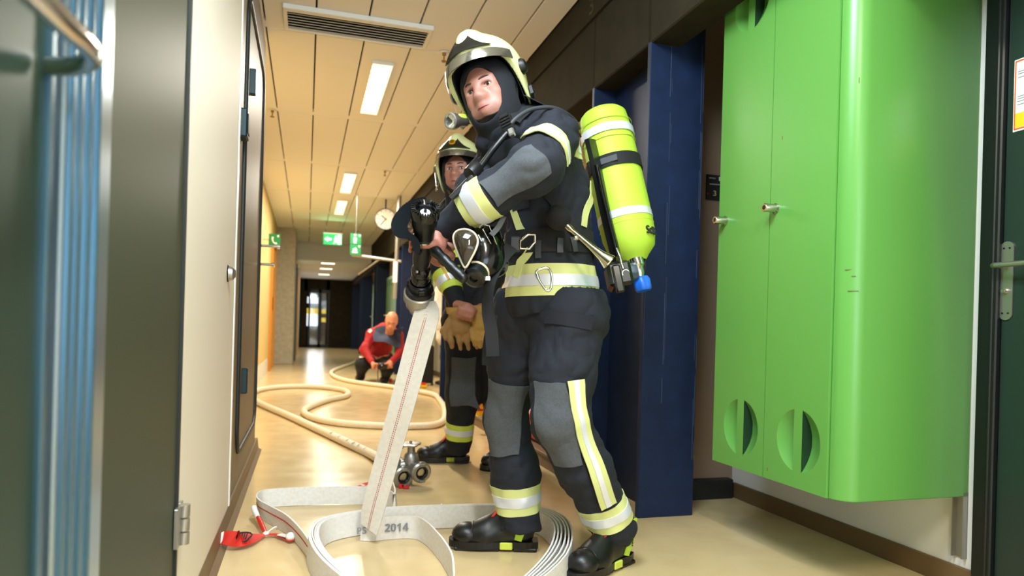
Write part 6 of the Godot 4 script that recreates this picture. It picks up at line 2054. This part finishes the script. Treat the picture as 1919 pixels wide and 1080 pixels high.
func standing_woman() -> void:
	var base := lin("dba58c")
	var t := thing("person", Vector3(1.856, 0.0, -9.363), "person in pale cardigan and jeans behind the rear firefighter", "person")
	var hx := look_frame(Vector3(1.849, 1.59, -9.259), -40, 0, 0)
	var b := Field.new(Vector3(1.4, 0.02, -10.0), Vector3(2.06, 1.75, -8.8), 0.03, 0.03)
	b.chain([Vector3(1.856, 1.341, -9.257), Vector3(1.856, 0.8289, -9.257)], [0.1, 0.11])
	b.cap(Vector3(1.852, 1.502, -9.258), Vector3(1.855, 1.378, -9.257), 0.05, 0.07)
	b.chain([Vector3(1.745, 1.301, -9.29), Vector3(1.688, 1.006, -9.255), Vector3(1.754, 0.7973, -9.183)], [0.045, 0.036, 0.028])
	b.chain([Vector3(1.83, 0.7549, -9.265), Vector3(1.854, 0.3898, -9.257), Vector3(1.863, 0.0607, -9.255)], [0.075, 0.05, 0.04])
	b.chain([Vector3(1.914, 0.7574, -9.239), Vector3(1.938, 0.3923, -9.232), Vector3(1.947, 0.0632, -9.229)], [0.075, 0.05, 0.04])
	b.close()
	var h := grip_hand(Vector3(1.783, 0.7839, -9.143), Vector3(0.8, -0.5, 0), Vector3(0, 0.3, 0.9), 0.012, Vector3(1.747, 0.8116, -9.185), 1.0, 0.006)
	wpart("body", skin_mesh(b, hx, [h], base), M.skin, t)
	eyes(t, hx, Vector3(0, 0, 1))
	var hr := Field.new(Vector3(-0.12, -0.2, -0.15), Vector3(0.12, 0.15, 0.12), 0.007, 0.01)
	hr.ell(Vector3(0, 0.03, -0.02), Vector3(0.08, 0.094, 0.098))
	hr.cap(Vector3(0, 0, -0.06), Vector3(0, -0.15, -0.06), 0.07, 0.06)
	hr.close()
	hr.carve(Vector3(0, -0.03, 0.09), Vector3(0.075, 0.12, 0.1))
	var hair := wpart("hair", hr.mesh(), mat("brown_hair", Color("4a3526"), 0.6), t)
	hair.transform = hair.transform * hx
	var j := Field.new(Vector3(1.35, 0.5, -10.0), Vector3(2.065, 1.6, -8.8), 0.022, 0.03)
	j.chain([Vector3(1.857, 1.305, -9.256), Vector3(1.847, 0.9018, -9.259), Vector3(1.832, 0.6672, -9.264)], [0.12, 0.13, 0.14])
	j.chain([Vector3(1.745, 1.301, -9.29), Vector3(1.683, 1.006, -9.267), Vector3(1.743, 0.8259, -9.207)], [0.06, 0.055, 0.045])
	j.cap(Vector3(1.759, 1.302, -9.286), Vector3(1.955, 1.308, -9.227), 0.07, 0.07)
	j.close()
	j.crease(wrinkle, 0.008)
	wpart("cardigan", j.mesh(), M.cardigan, t)
	var f := Field.new(Vector3(1.4, 0.08, -10.0), Vector3(2.065, 0.9, -8.8), 0.02, 0.025)
	f.chain([Vector3(1.83, 0.7549, -9.265), Vector3(1.84, 0.3893, -9.262), Vector3(1.86, 0.1704, -9.256)], [0.095, 0.07, 0.05])
	f.chain([Vector3(1.914, 0.7574, -9.239), Vector3(1.938, 0.3923, -9.232), Vector3(1.944, 0.1729, -9.23)], [0.095, 0.07, 0.05])
	f.close()
	wpart("jeans", f.mesh(), M.denim, t)
	for p in [Vector3(1.887, 0.0, -9.364), Vector3(1.993, 0.0, -9.369)]:
		var q: Vector3 = p
		wpart("boot", Mb.new().tube([q + Vector3(0, 0.02, 0), q + Vector3(0, 0.3, 0)], 0.055, 12).ball(q + Vector3(-0.07, 0.035, 0.02), Vector3(0.11, 0.035, 0.045), 12).mesh(), M.black, t)

func gear(j: Field, wearer: Node) -> void:
	breathing_set(j)
	nozzle()
	face_mask(j)
	# radio microphone on the chest
	var rc: Vector3 = Vector3(0.5808, 1.449, -2.06)
	var rm := thing("speaker_microphone", rc, "black speaker microphone clipped under the firefighter's chin", "radio")
	var rx := Transform3D(Basis(Vector3(0.75, 0.4, 0.45).normalized(), Vector3(0.45, 0.85, -0.1).normalized(), Vector3(-0.4, 0.1, 0.9).normalized()).orthonormalized(), rc)
	wpart("body", Mb.new().at(rx).box(Vector3.ZERO, Vector3(0.042, 0.078, 0.03), 0.008).mesh(), M.rubber, rm)
	for k in 4:
		wpart("grille_rib", Mb.new().at(rx).box(Vector3(0, -0.025 + k * 0.013, 0.017), Vector3(0.034, 0.005, 0.004), 0.001).mesh(), M.brass_black, rm)
	wpart("clip", Mb.new().at(rx).box(Vector3(0.006, -0.05, 0.004), Vector3(0.02, 0.03, 0.018), 0.004).mesh(), M.satin, rm)
	wpart("cord", Mb.new().tube(spline([rx * Vector3(0, -0.06, 0), Vector3(0.5684, 1.399, -2.085), Vector3(0.5459, 1.362, -2.081)], 4), 0.005, 8).mesh(), M.rubber, rm)
	# bulb horn on the belt
	var hc: Vector3 = Vector3(0.7609, 1.169, -2.058)
	var hn := thing("bulb_horn", hc, "small bulb horn with black rubber ball hanging at the belt", "horn")
	wpart("bulb", Mb.new().ball(hc, Vector3(0.043, 0.040, 0.040), 20, Basis(Vector3.FORWARD, 0.7)).mesh(), mat("matte_rubber", Color("0c0c0e"), 0.85), hn)
	var h0: Vector3 = Vector3(0.7924, 1.134, -2.038)
	var h1: Vector3 = Vector3(0.9088, 1.027, -1.983)
	var L := h0.distance_to(h1)
	wpart("trumpet", Mb.new().lathe([Vector2(0.010, -0.012), Vector2(0.011, 0.0), Vector2(0.008, 0.012), Vector2(0.0075, 0.03), Vector2(0.010, L * 0.55), Vector2(0.015, L * 0.8), Vector2(0.026, L), Vector2(0.024, L), Vector2(0.012, L * 0.78)], along(h0, h1 - h0), 24).mesh(), mat("brass", Color("d9cfae"), 0.18, 1.0), hn)
	wpart("mount", Mb.new().ball(h0.lerp(h1, 0.16) + Vector3(0, -0.014, 0.004), Vector3(0.012, 0.008, 0.008), 10).mesh(), M.steel, hn)
	# carabiner
	var cp := []
	for q in [Vector3(0.6872, 0.9955, -2.007), Vector3(0.7092, 0.9995, -2.001), Vector3(0.7208, 0.98, -1.997), Vector3(0.7217, 0.9471, -1.997), Vector3(0.7158, 0.932, -1.999), Vector3(0.7047, 0.9333, -2.002), Vector3(0.6833, 0.9641, -2.008), Vector3(0.6748, 0.9853, -2.011)]:
		var s := j.snap(q)
		cp.append(s + j.grad(s) * 0.012)
	var cb := thing("carabiner", cp[0], "steel carabiner hanging over the lower jacket stripe", "carabiner")
	wpart("hook", Mb.new().tube(spline(cp, 4, true), 0.0042, 10, false, true).mesh(), M.chrome, cb)
	wpart("gate_sleeve", Mb.new().tube([cp[6].lerp(cp[7], 0.1), cp[6].lerp(cp[7], 0.9)], 0.0058, 10).mesh(), M.chrome, cb)

func breathing_set(j: Field) -> void:
	var t := thing("breathing_apparatus", Vector3(1.129, 1.34, -2.376), "breathing apparatus with neon yellow cylinder on the firefighter's back", "breathing apparatus")
	var c0: Vector3 = Vector3(1.16, 1.09, -2.325)
	var c1: Vector3 = Vector3(1.08, 1.635, -2.453)
	var ax := (c1 - c0).normalized()
	var L := c0.distance_to(c1)
	var X := along(c0, ax, TC)
	var R := 0.1
	wpart("cylinder_cover", Mb.new().lathe([Vector2(0.045, -0.02), Vector2(0.06, 0.0), Vector2(R * 0.88, 0.03), Vector2(R, 0.08), Vector2(R * 1.02, L * 0.3), Vector2(R, L * 0.6), Vector2(R * 0.97, L * 0.9), Vector2(R * 0.9, L + 0.005), Vector2(R * 0.75, L + 0.02), Vector2(0.0, L + 0.026)], X, 40, 0.008, 7).mesh(), M.neon, t)
	for e in [[0.24, 0.29], [0.83, 0.885]]:
		var a: float = e[0] * L
		var b: float = e[1] * L
		wpart("reflective_band", Mb.new().lathe([Vector2(R * 1.0, a), Vector2(R * 1.035, a), Vector2(R * 1.03, b), Vector2(R * 0.99, b)], X, 40, 0.008, 7).mesh(), M.silver_tape, t)
	for e in [0.20, 0.33, 0.79, 0.925]:
		wpart("seam", Mb.new().lathe([Vector2(R * 1.01, e * L), Vector2(R * 1.025, e * L + 0.002), Vector2(R * 1.0, e * L + 0.004)], X, 40, 0.008, 7).mesh(), M.lime, t)
	wpart("cylinder_strap", Mb.new().lathe([Vector2(R * 1.0, L * 0.585), Vector2(R * 1.06, L * 0.585), Vector2(R * 1.06, L * 0.67), Vector2(R * 1.0, L * 0.67)], X, 40).mesh(), M.webbing, t)
	var fz := 1.0
	var sp := Transform3D(X.basis, X.origin + ax * L * 0.627)
	wpart("strap_label", Mb.new().at(sp * Transform3D(Basis(Vector3.UP, -0.35), Vector3.ZERO)).box(Vector3(0, 0, R * 1.062), Vector3(0.075, 0.024, 0.004), 0.001).mesh(), M.dark_grey, t)
	wpart("strap_buckle", Mb.new().at(sp * Transform3D(Basis(Vector3.UP, -1.15), Vector3.ZERO)).box(Vector3(0, 0, R * 1.07), Vector3(0.02, 0.055, 0.012), 0.003).mesh(), M.brass_black, t)
	# maker's stencil: letters round the cylinder
	var i := 0
	for s in ["S", "c", "I", "C"]:
		var ang := 0.62 + i * 0.155
		var lx := X * Transform3D(Basis(Vector3.UP, ang), Vector3(0, L * 0.125 - i * 0.001, 0))
		put_text(s, 0.030, lx * Transform3D(Basis.IDENTITY, Vector3(0, 0, R * 1.015)), M.ink, t, "stencil_letter", 0.004)
		i += 1
	# back plate
	wpart("back_plate", Mb.new().ribbon(spline([Vector3(0.9707, 1.507, -2.319), Vector3(0.9938, 1.414, -2.312), Vector3(1.024, 1.236, -2.282), Vector3(1.056, 1.081, -2.252), Vector3(1.079, 1.005, -2.245)], 4), [RT + TC * 0.6, RT + TC * 0.6, RT + TC * 0.6, RT + TC * 0.6, RT + TC * 0.6, RT + TC * 0.6, RT + TC * 0.6, RT + TC * 0.6, RT + TC * 0.6, RT + TC * 0.6, RT + TC * 0.6, RT + TC * 0.6, RT + TC * 0.6, RT + TC * 0.6, RT + TC * 0.6, RT + TC * 0.6, RT + TC * 0.6], 0.06, 0.018).mesh(), M.rubber, t)
	wpart("plate_rail", Mb.new().tube(spline([Vector3(0.9638, 1.395, -2.238), Vector3(0.9983, 1.234, -2.217), Vector3(1.036, 1.074, -2.195)], 4), 0.009, 8).mesh(), M.gloss_black, t)
	# foot of the plate with valve
	var b0: Vector3 = Vector3(1.05, 1.005, -2.212)
	var bx := Transform3D(X.basis, b0)
	wpart("regulator_housing", Mb.new().at(bx).box(Vector3(0, 0, 0), Vector3(0.085, 0.09, 0.1), 0.012).mesh(), M.rubber, t)
	wpart("regulator_cover", Mb.new().at(bx).box(Vector3(-0.012, -0.02, 0.05), Vector3(0.03, 0.1, 0.02), 0.006).mesh(), M.helmet_dark, t)
	var v0: Vector3 = Vector3(1.135, 1.03, -2.228)
	wpart("valve_body", Mb.new().lathe([Vector2(0.0, -0.045), Vector2(0.014, -0.045), Vector2(0.016, -0.02), Vector2(0.02, -0.01), Vector2(0.02, 0.012), Vector2(0.026, 0.02), Vector2(0.026, 0.045)], along(v0, ax), 20).tube([v0, Vector3(1.095, 1.019, -2.219)], 0.014, 14).mesh(), M.chrome, t)
	wpart("handwheel_nut", Mb.new().lathe([Vector2(0.0, -0.02), Vector2(0.03, -0.02), Vector2(0.032, -0.012), Vector2(0.032, 0.012), Vector2(0.03, 0.018), Vector2(0.0, 0.018)], along(Vector3(1.098, 1.021, -2.208), RT + Vector3(0, 0.15, 0)), 32, 0.05, 8).mesh(), mat("slate_plastic", Color("3b4a55"), 0.45), t)
	wpart("gauge_ring", Mb.new().lathe([Vector2(0.0, 0.006), Vector2(0.011, 0.006), Vector2(0.0115, 0.01), Vector2(0.014, 0.01), Vector2(0.014, 0.0)], along(Vector3(1.054, 1.012, -2.169), TC + RT * 0.1), 20).mesh(), M.steel, t)
	wpart("blue_knob", Mb.new().lathe([Vector2(0.0, -0.05), Vector2(0.024, -0.05), Vector2(0.03, -0.042), Vector2(0.031, -0.012), Vector2(0.024, 0.0), Vector2(0.0, 0.0)], along(Vector3(1.135, 1.005, -2.207), ax), 36, 0.06, 6).mesh(), M.blue, t)
	wpart("chain_hook", Mb.new().tube(spline([Vector3(1.03, 1.102, -2.197), Vector3(1.034, 1.072, -2.175), Vector3(1.041, 1.045, -2.173), Vector3(1.045, 1.026, -2.161)], 3), 0.006, 8).mesh(), M.steel, t)
	# harness
	var ba: Vector3 = Vector3(0.7942, 1.258, -2.288)
	var bb: Vector3 = Vector3(0.8195, 0.9946, -2.281)
	wpart("waist_belt", band_round(j, ba, bb, RT, 0.42, 0.72, 0.007, 56, 0.03), M.webbing, t)
	for e in [[Vector3(0.6891, 1.101, -2.09), Vector3(0.6955, 1.048, -2.088)], [Vector3(0.7707, 1.116, -2.066), Vector3(0.7754, 1.064, -2.064)], [Vector3(0.8469, 1.124, -2.095), Vector3(0.8534, 1.072, -2.093)]]:
		wpart("belt_loop", on_cloth(j, e, 0.02, 0.013, 0.004, 3), M.dark_grey, t)
	wpart("diagonal_strap", on_cloth(j, [Vector3(0.7477, 1.258, -2.125), Vector3(0.792, 1.202, -2.08), Vector3(0.8677, 1.141, -2.078), Vector3(1.013, 1.063, -2.181)], 0.042, 0.012, 0.004), M.webbing, t)
	wpart("d_ring", Mb.new().tube([Vector3(0.6336, 1.085, -2.055), Vector3(0.6571, 1.106, -2.048), Vector3(0.6811, 1.108, -2.051), Vector3(0.6818, 1.083, -2.051), Vector3(0.6615, 1.061, -2.046), Vector3(0.6359, 1.062, -2.054)], 0.004, 8, false, true).mesh(), M.steel, t)
	wpart("buckle", Mb.new().at(Transform3D(Basis(Vector3.UP, -0.3), Vector3(0.6223, 1.077, -2.068))).box(Vector3.ZERO, Vector3(0.035, 0.05, 0.014), 0.005).mesh(), M.dark_grey, t)
	wpart("shoulder_strap", on_cloth(j, [Vector3(0.6165, 1.479, -2.112), Vector3(0.6681, 1.531, -2.149), Vector3(0.7598, 1.558, -2.173), Vector3(0.851, 1.543, -2.209), Vector3(0.9102, 1.506, -2.254)], 0.045, 0.010, 0.006), M.webbing, t)
	wpart("air_line", Mb.new().tube(spline([Vector3(0.5789, 1.43, -2.04), Vector3(0.6093, 1.467, -2.041), Vector3(0.6654, 1.504, -2.055), Vector3(0.7433, 1.521, -2.074), Vector3(0.8255, 1.518, -2.133), Vector3(0.8876, 1.513, -2.219)], 5), 0.0065, 10).mesh(), M.dark_grey, t)
	wpart("breathing_hose", Mb.new().tube(spline([Vector3(0.5762, 1.413, -2.04), Vector3(0.533, 1.357, -2.033), Vector3(0.4889, 1.295, -2.004), Vector3(0.4621, 1.261, -1.991), Vector3(0.4341, 1.228, -2), Vector3(0.4016, 1.192, -2.009)], 5), 0.0095, 12).mesh(), M.rubber, t)
	wpart("lung_valve", Mb.new().lathe([Vector2(0.0, -0.025), Vector2(0.022, -0.022), Vector2(0.026, 0.0), Vector2(0.022, 0.02), Vector2(0.0, 0.024)], along(Vector3(0.4656, 1.276, -2.001), Vector3(-0.6, -0.5, 0.3)), 18).mesh(), M.rubber, t)
	# hanging strap ends
	var ends := [[[Vector3(0.6044, 1.065, -2.042), Vector3(0.5653, 1.019, -2.033), Vector3(0.5361, 0.9568, -2.032), Vector3(0.5289, 0.8748, -2.034), Vector3(0.5419, 0.8017, -2.03), Vector3(0.5487, 0.7234, -2.028)], 0.040], [[Vector3(0.5624, 0.852, -2.086), Vector3(0.5486, 0.7675, -2.09), Vector3(0.5458, 0.6918, -2.091)], 0.03]]
	for e in ends:
		var pts := spline(e[0], 6)
		var nr := []
		for k in pts.size(): nr.append((TC - RT * 0.3).rotated(Vector3.UP, 0.3 * sin(k * 0.3)))
		wpart("strap_end", Mb.new().ribbon(pts, nr, e[1], 0.003).mesh(), M.webbing, t)
	var lp := spline([Vector3(0.5644, 1.151, -2.002), Vector3(0.5472, 1.116, -1.997), Vector3(0.5237, 1.089, -1.994)], 4)
	var ln := []
	for k in lp.size(): ln.append(TC)
	wpart("printed_tab", Mb.new().ribbon(lp, ln, 0.016, 0.004).mesh(), M.dark_grey, t)

func nozzle() -> void:
	var p0: Vector3 = Vector3(0.3479, 0.9124, -2.224)
	var p1: Vector3 = Vector3(0.3206, 1.15, -1.976)
	var ax := (p1 - p0).normalized()
	var L := p0.distance_to(p1)
	var X := along(p0, ax, TC)
	X.basis = X.basis * Basis.from_scale(Vector3(0.88, 1, 0.88))
	var t := thing("fire_nozzle", p0, "black fire hose nozzle with toothed rim held in both hands", "nozzle")
	wpart("hose_tail", Mb.new().lathe([Vector2(0.032, -0.075), Vector2(0.035, -0.05), Vector2(0.047, -0.047), Vector2(0.049, -0.022), Vector2(0.057, -0.018), Vector2(0.057, 0.008), Vector2(0.05, 0.012)], X, 36).mesh(), M.cast_alu, t)
	wpart("coupling", Mb.new().lathe([Vector2(0.046, 0.010), Vector2(0.0515, 0.011), Vector2(0.0515, 0.028), Vector2(0.041, 0.03), Vector2(0.041, 0.052), Vector2(0.036, 0.056), Vector2(0.03, 0.05)], X, 36).mesh(), M.brass_black, t)
	for k in 3:
		wpart("coupling_lug", Mb.new().at(X * Transform3D(Basis(Vector3.UP, 0.4 + k * TAU / 3), Vector3.ZERO)).box(Vector3(0, 0.04, 0.043), Vector3(0.022, 0.02, 0.008), 0.002).mesh(), M.brass_black, t)
	wpart("swivel", Mb.new().lathe([Vector2(0.028, 0.045), Vector2(0.033, 0.055), Vector2(0.034, 0.075), Vector2(0.029, 0.085), Vector2(0.034, 0.095), Vector2(0.034, 0.112), Vector2(0.026, 0.122)], X, 30).mesh(), M.gloss_black, t)
	wpart("ball_housing", Mb.new().lathe([Vector2(0.026, 0.12), Vector2(0.031, 0.135), Vector2(0.033, 0.16), Vector2(0.03, 0.19), Vector2(0.027, L - 0.125)], X, 30).mesh(), M.brass_black, t)
	wpart("silver_ring", Mb.new().lathe([Vector2(0.028, L - 0.117), Vector2(0.0335, L - 0.115), Vector2(0.0335, L - 0.109), Vector2(0.028, L - 0.107)], X, 30).mesh(), M.steel, t)
	wpart("pattern_sleeve", Mb.new().lathe([Vector2(0.03, L - 0.108), Vector2(0.036, L - 0.102), Vector2(0.0375, L - 0.075), Vector2(0.042, L - 0.06), Vector2(0.044, L - 0.02)], X, 30).mesh(), M.brass_black, t)
	var hd := wpart("bumper_head", Mb.new().lathe([Vector2(0.043, L - 0.03), Vector2(0.0475, L - 0.026), Vector2(0.0475, L - 0.002), Vector2(0.045, L + 0.002), Vector2(0.032, L - 0.006), Vector2(0.03, L - 0.014), Vector2(0.018, L - 0.016), Vector2(0.0, L - 0.016)], X, 40).mesh(), M.gloss_black, t)
	for k in 28:
		wpart("tooth", Mb.new().at(X * Transform3D(Basis(Vector3.UP, TAU * k / 28), Vector3(0, L, 0))).box(Vector3(0, -0.001, 0.041), Vector3(0.0045, 0.012, 0.014), 0.0012).mesh(), M.gloss_black, hd)
	wpart("white_disc", Mb.new().lathe([Vector2(0.0, L - 0.012), Vector2(0.0165, L - 0.012), Vector2(0.0165, L - 0.016)], X, 24).mesh(), M.white, t)
	wpart("centre_nut", Mb.new().lathe([Vector2(0.0, L - 0.003), Vector2(0.005, L - 0.003), Vector2(0.006, L - 0.012)], X, 6).mesh(), M.brass_black, t)
	# bail handle
	var ol := [Vector3(0.3301, 1.187, -2.02), Vector3(0.297, 1.181, -2.03), Vector3(0.2657, 1.161, -2.04), Vector3(0.2424, 1.129, -2.047), Vector3(0.2356, 1.102, -2.049), Vector3(0.2438, 1.078, -2.046), Vector3(0.2607, 1.068, -2.041), Vector3(0.2835, 1.065, -2.034), Vector3(0.296, 1.051, -2.03), Vector3(0.2995, 1.032, -2.029), Vector3(0.3119, 1.022, -2.026), Vector3(0.3191, 1.036, -2.024), Vector3(0.3155, 1.057, -2.025), Vector3(0.3029, 1.074, -2.028), Vector3(0.2875, 1.084, -2.033), Vector3(0.2811, 1.098, -2.035), Vector3(0.288, 1.12, -2.033), Vector3(0.3056, 1.143, -2.028), Vector3(0.3264, 1.156, -2.021)]
	var bo: Vector3 = Vector3(0.2794, 1.103, -2.035)
	var bf := Transform3D(Basis(RT, Vector3.UP, TC), bo)
	var pp := PackedVector2Array()
	for q in spline(ol, 3, true):
		var w: Vector3 = bf.affine_inverse() * q
		pp.append(Vector2(w.x, w.y))
	var bl := wpart("bail", Mb.new().prism(pp, -0.03, 0.02, bf).mesh(), M.gloss_black, t)
	for k in range(4, 21):
		var v := pp[k]
		var w := (pp[k + 1] - pp[k - 1]).normalized()
		for h in 2:
			var u := v.lerp(pp[k + 1], h * 0.5)
			wpart("grip_rib", Mb.new().tube([bf * Vector3(u.x, u.y, -0.028), bf * Vector3(u.x, u.y, 0.018)], 0.0022, 6).mesh(), M.rubber, bl)
	for q in [Vector3(0.307, 1.035, -2.038), Vector3(0.3225, 0.9765, -2.116), Vector3(0.2582, 1.105, -2.042)]:
		wpart("screw", Mb.new().lathe([Vector2(0, 0.004), Vector2(0.004, 0.0035), Vector2(0.0048, 0.0)], along(q, TC + Vector3(0, 0.1, 0)), 12).mesh(), M.steel, t)
	# pistol grip
	var gp := spline([Vector3(0.3468, 1.06, -2.078), Vector3(0.3687, 1.035, -2.05), Vector3(0.3935, 1.005, -2.022), Vector3(0.4166, 0.9797, -2.005), Vector3(0.4394, 0.9559, -1.988)], 4)
	var gr := []
	for k in gp.size():
		gr.append(0.0165 + 0.0016 * sin(k * 1.9))
	wpart("pistol_grip", Mb.new().tube(gp, gr, 18).ball(gp[gp.size() - 1], Vector3(0.016, 0.016, 0.016), 12).mesh(), M.rubber, t)

func face_mask(j: Field) -> void:
	var c: Vector3 = Vector3(0.5154, 1.035, -2.059)
	var t := thing("face_mask", c, "black full face breathing mask with tinted visor at the chest", "mask")
	var f := Field.new(c - Vector3(0.17, 0.16, 0.16), c + Vector3(0.17, 0.16, 0.16), 0.006, 0.012)
	f.ell(Vector3(0.5149, 1.059, -2.08), Vector3(0.062, 0.07, 0.062))
	f.ell(Vector3(0.5294, 1.02, -2.065), Vector3(0.055, 0.062, 0.055))
	f.cap(Vector3(0.5061, 0.9976, -2.051), Vector3(0.4935, 0.967, -2.044), 0.04, 0.034)
	f.cap(Vector3(0.5555, 1.104, -2.088), Vector3(0.5765, 1.003, -2.072), 0.02, 0.022)
	f.close()
	wpart("rubber_body", f.mesh(), M.gloss_black, t)
	var rim := [Vector3(0.413, 1.075, -2.016), Vector3(0.4171, 1.091, -2.015), Vector3(0.4296, 1.1, -2.006), Vector3(0.4498, 1.101, -1.995), Vector3(0.4687, 1.09, -1.984), Vector3(0.4787, 1.068, -1.976), Vector3(0.4722, 1.04, -1.972), Vector3(0.4605, 1.012, -1.981), Vector3(0.4502, 0.9898, -1.99), Vector3(0.4437, 0.99, -1.997), Vector3(0.4319, 1.016, -2.005), Vector3(0.4198, 1.049, -2.014)]
	var rs := spline(rim, 4, true)
	wpart("visor_frame", Mb.new().tube(rs, 0.0032, 8, false, true).mesh(), M.cream_rim, t)
	var mid := Vector3.ZERO
	for q in rs: mid += q / rs.size()
	var lens := Mb.new().soft()
	var bulge := TC * 0.02 - RT * 0.01
	var rings := []
	for k in 6:
		var u := k / 5.0
		var row := []
		for q in rs:
			row.append(mid.lerp(q, u) + bulge * (1.0 - u * u))
		rings.append(row)
	for k in 5:
		for i in rs.size():
			var i2 := (i + 1) % rs.size()
			lens.quad(rings[k][i], rings[k + 1][i], rings[k + 1][i2], rings[k][i2])
	wpart("visor_lens", lens.mesh(), M.lens, t)
	var wl := Mb.new().soft()
	for i in rs.size():
		var i2 := (i + 1) % rs.size()
		var k1: Vector3 = rs[i].lerp(c, 0.6) - TC * 0.03
		var k2: Vector3 = rs[i2].lerp(c, 0.6) - TC * 0.03
		wl.quad(rs[i], rs[i2], k2, k1)
	wpart("visor_surround", wl.mesh(), M.gloss_black, t)
	var ex := along(Vector3(0.4795, 0.9622, -2.007), TC * 0.7 - RT * 0.2 + Vector3(0, -0.55, 0))
	wpart("exhale_valve", Mb.new().lathe([Vector2(0.0, 0.004), Vector2(0.011, 0.004), Vector2(0.013, 0.012), Vector2(0.024, 0.014), Vector2(0.034, 0.008), Vector2(0.036, -0.012), Vector2(0.036, -0.03)], ex, 28).mesh(), M.rubber, t)
	wpart("valve_ring", Mb.new().lathe([Vector2(0.036, -0.03), Vector2(0.039, -0.028), Vector2(0.039, -0.024), Vector2(0.036, -0.022)], ex, 28).mesh(), M.cream_rim, t)
	wpart("type_label", Mb.new().at(Transform3D(Basis(Vector3.UP, -0.3), Vector3(0.5107, 0.958, -1.992))).box(Vector3.ZERO, Vector3(0.026, 0.012, 0.003), 0.001).mesh(), M.white, t)
	wpart("clip", Mb.new().tube([Vector3(0.4806, 1.086, -1.986), Vector3(0.493, 1.068, -1.987)], 0.004, 8).mesh(), M.chrome, t)
	wpart("clip", Mb.new().tube([Vector3(0.4878, 1.108, -2.004), Vector3(0.5007, 1.123, -2.011), Vector3(0.5187, 1.12, -2.016)], 0.003, 8).mesh(), M.chrome, t)
	wpart("buckle_frame", Mb.new().tube([Vector3(0.5011, 1.107, -2.011), Vector3(0.5202, 1.122, -2.015), Vector3(0.562, 1.039, -2.024), Vector3(0.559, 1.034, -2.025), Vector3(0.5468, 1.039, -2.018)], 0.0025, 6, false, true).mesh(), M.steel, t)
	wpart("head_strap", Mb.new().ribbon(spline([Vector3(0.5139, 1.125, -2.017), Vector3(0.5389, 1.142, -2.031), Vector3(0.5695, 1.16, -2.063), Vector3(0.5965, 1.187, -2.118)], 4), [TC, TC, TC, TC, TC, TC, TC, TC, TC, TC, TC, TC, TC], 0.022, 0.004).mesh(), M.rubber, t)
	wpart("amber_band", Mb.new().ribbon(spline([Vector3(0.392, 1.015, -2.137), Vector3(0.407, 0.9879, -2.122), Vector3(0.4218, 0.9576, -2.108)], 4), [TC, TC, TC, TC, TC, TC, TC, TC, TC], 0.008, 0.006).mesh(), mat("amber", Color("b98a45"), 0.4), t)
